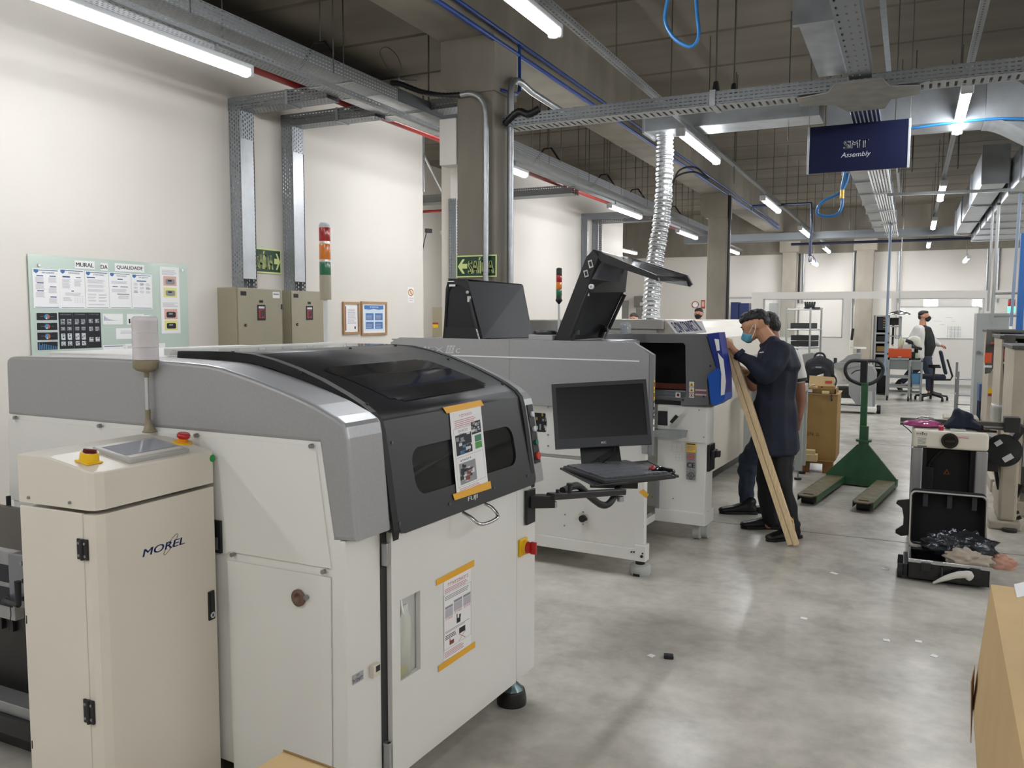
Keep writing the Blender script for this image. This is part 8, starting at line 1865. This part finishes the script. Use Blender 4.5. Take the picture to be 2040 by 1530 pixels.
# ================================================================== people
skin = mat('skin_tan', '#b98a6c', .5, spec=.35); skin2 = mat('skin_brown', '#8a5c46', .5, spec=.35); skin3 = mat('skin_light', '#c08a72', .5, spec=.35)
hairm = mat('black_hair', '#120f0e', .55, amt=.4, sc=90, bump=.5); navyc = mat('navy_work_coat', '#10172a', .8, amt=.18, sc=9, bump=.15)
jeans = mat('dark_jeans', '#2a3444', .8, amt=.2, sc=24, bump=.1); blk_t = mat('black_trousers', '#131417', .8, amt=.15, sc=12); shoe = mat('black_work_shoe', '#0f0f11', .4)
whitec = mat('white_shirt_cloth', '#cfcdca', .8, amt=.05, sc=8, bump=.1); sole = mat('shoe_sole', '#1b1b1c', .7)
maskb = mat('surgical_mask_blue', '#5ea0b8', .7, amt=.08, sc=20, stretch=(1, 1, 8)); maskk = mat('black_mask', '#0f1012', .7); lash = mat('eye_dark', '#1a1210', .4)
class Person:
    def __init__(s, label, base): s.T = Thing('person', label, 'person', base)
    def add(s, name, prims, m, voxel=.008, sm=5, disp=None, label=None):
        me = blob(prims, m, voxel, sm, disp)
        for v in me.vertices: v.co -= s.T.loc
        return s.T.part(name, bpy.data.objects.new(name, me), label=label)
def V3(p, dx=0, dy=0, dz=0): return (p[0]+dx, p[1]+dy, p[2]+dz)
def shoe_prims(toe, heel, side_):
    t, h = Vector(toe), Vector(heel); d = (t-h); d.z = 0; L_ = d.length; d.normalize(); g = lambda f, z, r: ((h.x+d.x*L_*f, h.y+d.y*L_*f, h.z+z), r)
    up = [g(.0+.12, .045, (.036, .036, .045)), g(.3, .055, (.038, .038, .055)), g(.62, .035, (.045, .045, .035)), g(.9, .028, (.04, .04, .026))]
    return [[up[0], up[1]], [up[1], up[2]], [up[2], up[3]], [g(.16, .1, .042), g(.25, .055, .04)]]
def sole_mesh(toe, heel):
    t, h = Vector(toe), Vector(heel); d = (t-h); d.z = 0; L_ = d.length; d.normalize(); n_ = Vector((-d.y, d.x, 0))
    pts = [(-.0, -.03), (.02, -.038), (L_*.3, -.036), (L_*.62, -.048), (L_*.88, -.042), (L_, -.015), (L_, .015), (L_*.88, .042), (L_*.62, .048), (L_*.3, .036), (.02, .038), (0, .03)]
    return MB().poly(pts, sole, (h.x, h.y, .022), d, n_, .022)
# ------------------------------------------------ the person in the navy coat holding the plank
YM = 6.22
J = lambda x, y, Y=YM: YP(x, y, Y)
M = Person('person in a long navy work coat and blue mask, looking down, hand on a plank', (J(1555, 1060).x, YM, 0))
hc = J(1504, 648); hd_ = .0
def rel(dx, dz, dy=0): return (hc.x+dx, hc.y+dy, hc.z+dz)
ang = R(28); ca, sa_ = math.cos(ang), math.sin(ang)
def hp(fwd, upw, sd=0):   # head axes: forward is to the left and down, up is tilted forward
    return (hc.x-fwd*ca-upw*sa_*.6, hc.y+sd, hc.z-fwd*sa_+upw*ca)
wr = J(1464, 701, 6.0); el = J(1530, 748, 5.98); sh = J(1548, 700, 6.04)
hnd = J(1452, 688, 6.0)
head = [[(hp(-.02, .015), (.088, .074, .085)), (hp(.035, .02), (.06, .066, .07))], [(hp(.045, .0), (.05, .058, .055)), (hp(.055, -.07), (.036, .046, .032)), (hp(-.01, -.045), (.055, .058, .045))],
        [(hp(.082, -.012), .014), (hp(.108, -.04), .013), (hp(.085, -.045), .02)], [(hp(.075, .02, .03), .018), (hp(.075, .02, -.03), .018)], [(hp(.08, -.085), .02), (hp(.09, -.07), .018)],
        [(hp(-.012, -.01, -.072), (.018, .009, .028)), (hp(-.016, .008, -.077), (.014, .007, .016))], [(hp(-.012, -.01, .072), (.018, .009, .028))]]
neck = [[(hp(-.03, -.05), .055), (J(1536, 684), .062)]]
torso = [[(J(1550, 700), (.10, .17, .06)), (J(1546, 790), (.12, .15, .1))], [(J(1546, 790), (.12, .15, .1)), (J(1546, 862), (.11, .15, .08))]]
kn1 = J(1556, 962, 6.12); an1 = J(1577, 1045, 6.12); kn2 = J(1528, 958, 6.36); an2 = J(1534, 1030, 6.38); hp1 = J(1552, 868, 6.15); hp2 = J(1540, 868, 6.3)
legs = [[(hp1, .085), (kn1, .058)], [(kn1, .058), (an1, .036)], [(hp2, .085), (kn2, .058)], [(kn2, .058), (an2, .036)], [(an1, .036), (J(1575, 1066, 6.14), .03)], [(an2, .036), (J(1530, 1046, 6.38), .03)]]
sh2 = J(1552, 700, 6.4); el2 = J(1518, 755, 6.42); wr2 = J(1490, 742, 6.36)
arms = [[(sh, .055), (el, .043)], [(el, .042), (wr, .027)], [(sh2, .055), (el2, .043)], [(el2, .042), (wr2, .027)]]
# the hand on top of the plank: palm, four fingers bent over the end, thumb behind
pt = J(1441, 684, 5.985)
hand = [[(wr, (.026, .02, .022)), (J(1456, 690, 5.99), (.022, .018, .026))], [(J(1456, 690, 5.99), (.022, .016, .028)), (J(1449, 683, 5.985), (.014, .014, .022))]]
for k, (mx_, my_, tx_, ty_, kx, ky, r_) in enumerate(((1447, 677.5, 1437, 678, 1440, 674.5, .0085), (1446, 682, 1434.5, 687, 1439, 680.5, .009), (1447, 687, 1436, 694, 1440, 687, .0088), (1449, 692, 1439, 700, 1443, 693.5, .008))):
    dy_ = 5.955+.004*k; a_, b_, c_ = J(mx_, my_, 5.975), J(kx, ky, dy_-.01), J(tx_, ty_, dy_-.012)
    hand += [[(a_, r_*1.1), (b_, r_)], [(b_, r_), (c_, r_*.85)]]
hand += [[(J(1455, 686, 6.0), .012), (J(1450, 676, 6.03), .011)], [(J(1450, 676, 6.03), .011), (J(1443, 676, 6.045), .009)]]
hand2 = [[(wr2, (.026, .02, .024)), (J(1481, 740, 6.33), (.024, .018, .026))]]
for k in range(4): hand2 += [[(J(1481, 736+3*k, 6.32), .009), (J(1472, 737+4*k, 6.30), .0078)]]
hand2 += [[(J(1483, 735, 6.34), .011), (J(1476, 730, 6.36), .009)]]
M.add('body', head+neck+torso+legs+arms+hand+hand2, skin, .0052, 3)
M.add('hair', [[(hp(-.035, .05), (.084, .074, .062)), (hp(.035, .072), (.058, .066, .042))], [(hp(.072, .075), (.03, .05, .026)), (hp(.02, .092), (.05, .055, .028))], [(hp(-.075, .0), (.038, .058, .05))]], hairm, .006, 2, (.006, (60, 60, 60)))
M.add('face_mask', [[(hp(.085, -.03), (.022, .045, .02)), (hp(.112, -.048), (.014, .02, .016)), (hp(.075, -.085), (.03, .045, .022)), (hp(.045, -.06), (.03, .057, .03))]], maskb, .005, 3)
M.T.part('mask_loop', MB().tube(smooth_path([hp(.045, -.038, -.062), hp(.01, -.008, -.074), hp(-.018, .012, -.08)], 4), .0022, paper, 5).tube(smooth_path([hp(.04, -.085, -.055), hp(.0, -.045, -.074), hp(-.02, .0, -.082)], 4), .0022, paper, 5))
M.T.part('eye', MB().ell(hp(.085, .008, -.034), (.006, .011, .004), lash).ell(hp(.085, .008, .034), (.006, .011, .004), lash)); M.T.part('eyebrow', MB().ell(hp(.09, .03, -.034), (.008, .02, .0055), hairm).ell(hp(.09, .03, .034), (.008, .02, .0055), hairm))
coat = [[(J(1549, 700), (.13, .2, .065)), (J(1556, 728), (.14, .21, .07)), (J(1541, 745), (.125, .2, .08))], [(J(1549, 735), (.145, .205, .09)), (J(1545, 800), (.145, .19, .09))], [(J(1545, 800), (.15, .2, .09)), (J(1545, 898), (.165, .23, .035))],
        [(J(1540, 678), (.045, .075, .03)), (J(1527, 688), (.05, .07, .025)), (J(1549, 695), (.08, .12, .04))],
        [(sh, .088), (J(1541, 728, 5.99), .076)], [(J(1541, 728, 5.99), .076), (el, .066)], [(el, .066), (J(1500, 727, 5.99), .058)], [(J(1500, 727, 5.99), .058), (J(1474, 708, 6.0), .044)],
        [(sh2, .085), (el2, .062)], [(el2, .06), (J(1496, 745, 6.38), .044)]]
M.add('coat', coat, navyc, .009, 3, (.02, (9, 9, 7)))
cf = J(1472, 706, 6.0); M.T.part('cuff', MB().cyl(J(1476, 709, 6.0), J(1470, 704, 6.0), .047, navyc, n=18)) 
p = J(1517, 702, 6.0); M.T.part('chest_print', MB().obox((p.x, 6.0, p.z), (.03, .004, .008), pl_, Matrix.Rotation(R(-10), 3, 'Y')))
M.add('trousers', [[(J(1553, 876, 6.16), .104), (kn1, .08)], [(kn1, .08), (J(1577, 1052, 6.13), .058)], [(J(1541, 876, 6.3), .104), (kn2, .08)], [(kn2, .08), (J(1533, 1036, 6.38), .058)], [(J(1553, 876, 6.16), .1), (J(1541, 876, 6.3), .1)]], blk_t, .009, 3, (.014, (14, 14, 10)))
for tx_, ty_, hx2, hy2 in ((1528, 1079, 1595, 1070), (1476, 1052, 1552, 1053)):
    t_, h_ = ZP(tx_, ty_, 0), ZP(hx2, hy2, 0); d = (t_-h_); d = d.normalized()*.3; h_ = t_-d
    o = M.add('shoe', shoe_prims(t_, h_, 0), shoe, .006, 3); M.T.part('sole', sole_mesh(t_, h_), o)
# the plank leans from the floor to the hand: two boards laid together
plk = mat('pine_plank', '#dcc39a', .65, amt=.16, sc=9, stretch=(22, 22, 1.4)); plk2 = mat('pine_plank_edge', '#c4a678', .7, amt=.2, sc=9, stretch=(22, 22, 1.4))
f0 = ZP(1582, 1089, 0); f1 = J(1447, 681, 6.02); d = (f1-f0); L_ = d.length; dn_ = d.normalized(); sx2 = Vector((1, 0, 0)); sx2 = (sx2-dn_*sx2.dot(dn_)).normalized(); sy2 = dn_.cross(sx2)
Rp = Matrix((sx2, sy2, dn_)).transposed(); Pk = Thing('wooden_plank', 'long pale double plank leaning from the floor to the hand of the person in navy', 'plank', (f0.x, f0.y, 0))
Pk.part('board', MB().obox(f0+d/2+sx2*.02+dn_*.01, (.036, .055, L_), plk, Rp, .003)); Pk.part('board', MB().obox(f0+d/2-sx2*.018+dn_*.01, (.036, .05, L_-.02), plk, Rp, .003))
Pk.part('splinters', MB().add([tuple(f0+dn_*.16+sx2*.04+sy2*.02), tuple(f0+dn_*.14+sx2*.05), tuple(f0+dn_*.2+sx2*.055+sy2*.01)], [(0, 1, 2)], plk).tube([f0+dn_*.1+sx2*.038, f0+dn_*.17+sx2*.05, f0+dn_*.2+sx2*.043], .004, plk, 5))
# ------------------------------------------------ second person, half hidden behind
YN = 6.95; K = lambda x, y, Y=YN: YP(x, y, Y)
N_p = Person('person in a white short sleeved shirt half hidden behind the person in navy', (K(1530, 1030).x, YN, 0))
h2 = K(1526, 650)
def hq(f, u, s_=0): return (h2.x-f*.9-u*.3, h2.y+s_, h2.z-f*.35+u*.92)
e1_, w1_ = K(1596, 800, 6.85), K(1592, 832, 6.8)
bd = [[(hq(-.01, .01), (.088, .074, .09)), (hq(.04, .0), (.055, .062, .07))], [(hq(.05, -.05), (.045, .05, .05))], [(hq(.09, -.02), .015), (hq(.1, -.045), .014)], [(hq(-.02, -.01, -.075), (.018, .009, .028))], [(hq(-.03, -.06), .055), (K(1540, 688), .06)],
      [(K(1550, 705), (.1, .17, .07)), (K(1550, 800), (.12, .15, .1)), (K(1545, 850), (.12, .16, .08))],
      [(K(1588, 722, 6.9), .055), (e1_, .04)], [(e1_, .038), (w1_, .027)], [(w1_, (.024, .018, .03)), (K(1591, 842, 6.8), (.02, .016, .03))],
      [(K(1530, 715, 7.0), .055), (K(1500, 770, 6.8), .042)], [(K(1500, 770, 6.8), .04), (K(1486, 748, 6.72), .027)], [(K(1486, 748, 6.72), (.024, .02, .026)), (K(1480, 745, 6.70), (.022, .02, .024))],
      [(K(1535, 858, 6.88), .085), (K(1489, 922, 6.85), .06)], [(K(1489, 922, 6.85), .058), (K(1487, 1000, 6.88), .036)], [(K(1548, 858, 7.05), .085), (K(1550, 940, 7.1), .06)], [(K(1550, 940, 7.1), .058), (K(1548, 1008, 7.15), .036)]]
for k in range(4): bd += [[(K(1591+1.5*k-2, 846, 6.79), .008), (K(1589+1.6*k-2, 857, 6.78), .007)]]
for k in range(4): bd += [[(K(1481, 741+3*k, 6.69), .0085), (K(1475, 744+3.4*k, 6.67), .0075)]]
bd += [[(K(1587, 840, 6.79), .010), (K(1583, 849, 6.78), .008)], [(K(1484, 740, 6.70), .010), (K(1478, 736, 6.70), .0085)]]
N_p.add('body', bd, skin2, .006, 3)
N_p.add('hair', [[(hq(-.03, .03), (.092, .08, .085)), (hq(.04, .06), (.06, .068, .055))], [(hq(-.07, -.02), (.05, .065, .06))]], hairm, .007, 3, (.005, (50, 50, 50)))
N_p.add('face_mask', [[(hq(.08, -.03), (.024, .045, .022)), (hq(.06, -.075), (.03, .045, .02)), (hq(.045, -.05), (.03, .056, .03))]], maskb, .006, 3)
N_p.add('shirt', [[(K(1550, 700), (.13, .19, .065)), (K(1551, 740), (.14, .2, .08)), (K(1550, 850), (.135, .18, .06))], [(K(1540, 688), (.06, .09, .035)), (K(1552, 702), (.09, .14, .04))], [(K(1578, 714, 6.88), .08), (K(1591, 752, 6.86), .062)], [(K(1530, 712, 7.0), .08), (K(1500, 742, 6.8), .062)], [(K(1512, 720), (.07, .12, .07)), (K(1530, 790), (.1, .15, .09))]], whitec, .009, 4, (.012, (10, 10, 8)))
N_p.T.part('sleeve_trim', MB().cyl(K(1591, 754, 6.86), K(1592, 760, 6.86), .063, ink, n=20)); N_p.T.part('shoulder_panel', MB().obox(K(1574, 697, 6.78), (.08, .03, .035), navyc, Matrix.Rotation(R(40), 3, 'Y'), .01))
N_p.add('jeans', [[(K(1538, 855, 6.9), .11), (K(1490, 920, 6.85), .08)], [(K(1490, 920, 6.85), .08), (K(1487, 994, 6.88), .058)], [(K(1548, 858, 7.05), .11), (K(1550, 940, 7.1), .078)], [(K(1550, 940, 7.1), .078), (K(1548, 1000, 7.15), .056)]], jeans, .009, 3, (.016, (13, 13, 16)))
for tx_, ty_, hx2, hy2 in ((1433, 1022, 1500, 1024), (1500, 1020, 1562, 1024)):
    t_, h_ = ZP(tx_, ty_, 0), ZP(hx2, hy2, 0); d = (t_-h_).normalized()*.30; h_ = t_-d
    o = N_p.add('shoe', shoe_prims(t_, h_, 0), shoe, .006, 3); N_p.T.part('sole', sole_mesh(t_, h_), o)
q = K(1473, 742, 6.66); solo('tablet', 'dark tablet held by the half hidden person behind the plank', 'tablet', MB().obox((q.x-.01, 6.655, q.z), (.11, .16, .012), black, Matrix.Rotation(R(25), 3, 'Y') @ Matrix.Rotation(R(10), 3, 'X'), .003).obox((q.x-.01, 6.655, q.z+.0065), (.095, .14, .002), mat('tablet_blue', '#3b4f8f', .3), Matrix.Rotation(R(25), 3, 'Y') @ Matrix.Rotation(R(10), 3, 'X')))
# ------------------------------------------------ walking person at the back
YW = 18.35; Q_ = lambda x, y, Y=YW: YP(x, y, Y+.5)
W_p = Person('person in an open white coat, black shirt and black mask walking right at the back', (Q_(1845, 790).x, YW+.5, 0))
h3 = Q_(1841, 630)
def hw_(f, u, s_=0): return (h3.x+f, h3.y+s_, h3.z+u)
shr_, shl = Q_(1829, 656, 18.15), Q_(1840, 656, 18.55)
bd = [[(hw_(-.01, .02), (.095, .078, .09)), (hw_(.04, .01), (.055, .065, .08))], [(hw_(.05, -.05), (.045, .055, .05)), (hw_(.0, -.06), (.06, .06, .05))], [(hw_(.105, -.01), .014), (hw_(.12, -.03), .015)], [(hw_(-.01, -.01, -.08), (.018, .009, .03))], [(hw_(.085, .01, -.03), .014)],
      [(hw_(-.02, -.07), .06), (Q_(1838, 652), .075)], [(Q_(1841, 660), (.14, .2, .08)), (Q_(1843, 685), (.14, .18, .12)), (Q_(1843, 712), (.12, .17, .08))],
      [(shr_, .06), (Q_(1814, 682, 18.1), .045)], [(Q_(1814, 682, 18.1), .043), (Q_(1822, 703, 18.1), .03)], [(Q_(1822, 703, 18.1), (.03, .02, .035)), (Q_(1826, 710, 18.1), (.03, .02, .03))],
      [(shl, .06), (Q_(1860, 680, 18.6), .045)], [(Q_(1860, 680, 18.6), .043), (Q_(1875, 688, 18.55), .03)], [(Q_(1876, 688.5, 18.55), (.03, .02, .026)), (Q_(1881, 691, 18.55), (.024, .02, .03))],
      [(Q_(1844, 715, 18.25), .10), (Q_(1853, 748, 18.2), .07)], [(Q_(1853, 748, 18.2), .068), (Q_(1851, 779, 18.2), .04)], [(Q_(1842, 715, 18.45), .10), (Q_(1813, 744, 18.5), .07)], [(Q_(1813, 744, 18.5), .068), (Q_(1796, 762, 18.5), .045)]]
for k in range(4): bd += [[(Q_(1881.5, 689+1.3*k, 18.52+.015*k), .011), (Q_(1884.5, 692+1.2*k, 18.52+.015*k), .0095)], [(Q_(1826, 709, 18.07+.018*k), .011), (Q_(1829, 714, 18.07+.018*k), .0095)]]
bd += [[(Q_(1879, 689, 18.5), .012), (Q_(1880, 695, 18.48), .010)], [(Q_(1824, 708, 18.05), .012), (Q_(1827, 712, 18.03), .010)]]
W_p.add('body', bd, skin3, .009, 3)
W_p.add('hair', [[(hw_(-.03, .05), (.09, .078, .07)), (hw_(.03, .085), (.05, .06, .03))], [(hw_(-.075, -.01), (.04, .06, .06))]], hairm, .01, 2)
W_p.add('face_mask', [[(hw_(.09, -.01), (.03, .05, .02)), (hw_(.115, -.045), (.02, .03, .02)), (hw_(.07, -.09), (.035, .05, .025)), (hw_(.03, -.05), (.04, .068, .04))]], maskk, .01, 3)
W_p.add('black_shirt', [[(Q_(1842, 655), (.13, .19, .06)), (Q_(1845, 672), (.16, .2, .1)), (Q_(1847, 690), (.165, .2, .1)), (Q_(1843, 709), (.13, .19, .05))], [(Q_(1838, 650), .075)]], maskk, .012, 4)
W_p.add('white_coat', [[(Q_(1831, 655, 18.2), (.11, .12, .08)), (Q_(1829, 680, 18.2), (.12, .12, .1)), (Q_(1831, 712, 18.2), (.10, .12, .05))], [(Q_(1833, 655, 18.45), (.11, .12, .08)), (Q_(1832, 680, 18.45), (.12, .12, .1)), (Q_(1833, 712, 18.45), (.1, .12, .05))], [(shr_, .09), (Q_(1814, 681, 18.1), .075)], [(Q_(1814, 681, 18.1), .075), (Q_(1821, 700, 18.1), .055)], [(Q_(1846, 656, 18.58), .09), (Q_(1860, 680, 18.6), .07)], [(Q_(1860, 680, 18.6), .068), (Q_(1872, 687, 18.56), .05)], [(Q_(1852, 695, 18.58), (.08, .04, .1)), (Q_(1855, 705, 18.58), (.06, .04, .06))]], whitec, .012, 3, (.015, (8, 8, 6)))
W_p.add('jeans', [[(Q_(1843, 714), (.14, .18, .08))], [(Q_(1844, 717, 18.25), .12), (Q_(1853, 748, 18.2), .085)], [(Q_(1853, 748, 18.2), .085), (Q_(1851, 774, 18.2), .065)], [(Q_(1842, 717, 18.45), .12), (Q_(1813, 744, 18.5), .085)], [(Q_(1813, 744, 18.5), .085), (Q_(1799, 759, 18.5), .062)]], jeans, .012, 3)
t_, h_ = ZP(1873, 788, 0), ZP(1847, 788, 0); d = (t_-h_).normalized()*.3; o = W_p.add('shoe', shoe_prims(h_+d, h_, 0), shoe, .009, 3); W_p.T.part('sole', sole_mesh(h_+d, h_), o)
rt_s = Q_(1797, 776, 18.5); W_p.add('shoe', [[(Q_(1793, 760, 18.5), .055), (Q_(1788, 765, 18.5), .05)], [(Q_(1788, 765, 18.5), (.05, .045, .05)), (Q_(1795, 779, 18.5), (.05, .045, .035))], [(Q_(1795, 779, 18.5), (.05, .045, .035)), (Q_(1801, 786, 18.5), (.045, .042, .03))]], shoe, .009, 3)
# ------------------------------------------------ two people seen over the long machine
def bystander(px, ytop, Y_, label, dark, hgt=None, mask=True):
    c = YP(px, ytop, Y_); z1 = c.z; x_ = c.x
    P_ = Person(label, (x_, Y_, 0)); k = z1/1.72
    a = lambda dx, z, dy=0: (x_+dx*k, Y_+dy*k, z*k)
    P_.add('body', [[(a(0, 1.62), (.078, .092, .1))], [(a(0, 1.55, -.03), (.055, .05, .06))], [(a(0, 1.58, -.1), .016)], [(a(.078, 1.6), (.01, .02, .03))], [(a(-.078, 1.6), (.01, .02, .03))], [(a(0, 1.5), .055), (a(0, 1.42), .07)], [(a(0, 1.36), (.19, .1, .07)), (a(0, 1.0), (.15, .1, .1))],
                    [(a(.19, 1.36), .05), (a(.24, 1.08), .042)], [(a(.24, 1.08), .04), (a(.23, .83), .03)], [(a(-.19, 1.36), .05), (a(-.24, 1.08), .042)], [(a(-.24, 1.08), .04), (a(-.23, .83), .03)], [(a(.23, .83), .032), (a(.225, .72), .025)], [(a(-.23, .83), .032), (a(-.225, .72), .025)],
                    [(a(.09, .92), .09), (a(.1, .5), .06)], [(a(.1, .5), .058), (a(.1, .08), .04)], [(a(-.09, .92), .09), (a(-.1, .5), .06)], [(a(-.1, .5), .058), (a(-.1, .08), .04)]], skin3, .012, 3)
    P_.add('hair', [[(a(0, 1.665, .01), (.083, .095, .068))], [(a(0, 1.63, .05), (.08, .06, .08))]], dark, .01, 2)
    if mask: P_.add('face_mask', [[(a(0, 1.585, -.085), (.05, .03, .025)), (a(0, 1.54, -.075), (.045, .03, .025)), (a(0, 1.57, -.02), (.076, .05, .03))]], maskk, .01, 2)
    P_.T.part('eyes', MB().ell(a(.03, 1.625, -.088), (.012, .006, .005), lash).ell(a(-.03, 1.625, -.088), (.012, .006, .005), lash))
    P_.add('clothes', [[(a(0, 1.38), (.2, .12, .07)), (a(0, .95), (.17, .13, .12))], [(a(.19, 1.36), .065), (a(.24, 1.06), .055)], [(a(-.19, 1.36), .065), (a(-.24, 1.06), .055)], [(a(.09, .92), .1), (a(.1, .5), .075)], [(a(.1, .5), .075), (a(.1, .1), .06)], [(a(-.09, .92), .1), (a(-.1, .5), .075)], [(a(-.1, .5), .075), (a(-.1, .1), .06)]], navyc, .014, 3)
    for s_ in (-1, 1): P_.T.part('shoe', MB().box(x_+s_*.1*k-.045, x_+s_*.1*k+.045, Y_-.16, Y_+.08, 0, .07, shoe, .02))
bystander(1392, 613.5, 15.7, 'person in a black mask looking over the long machine, left of the second pillar', hairm)
bystander(1263, 624, 14.6, 'person whose hair and forehead just show over the long machine beside the silver duct', mat('grey_brown_hair', '#3a2f29', .6), mask=False)
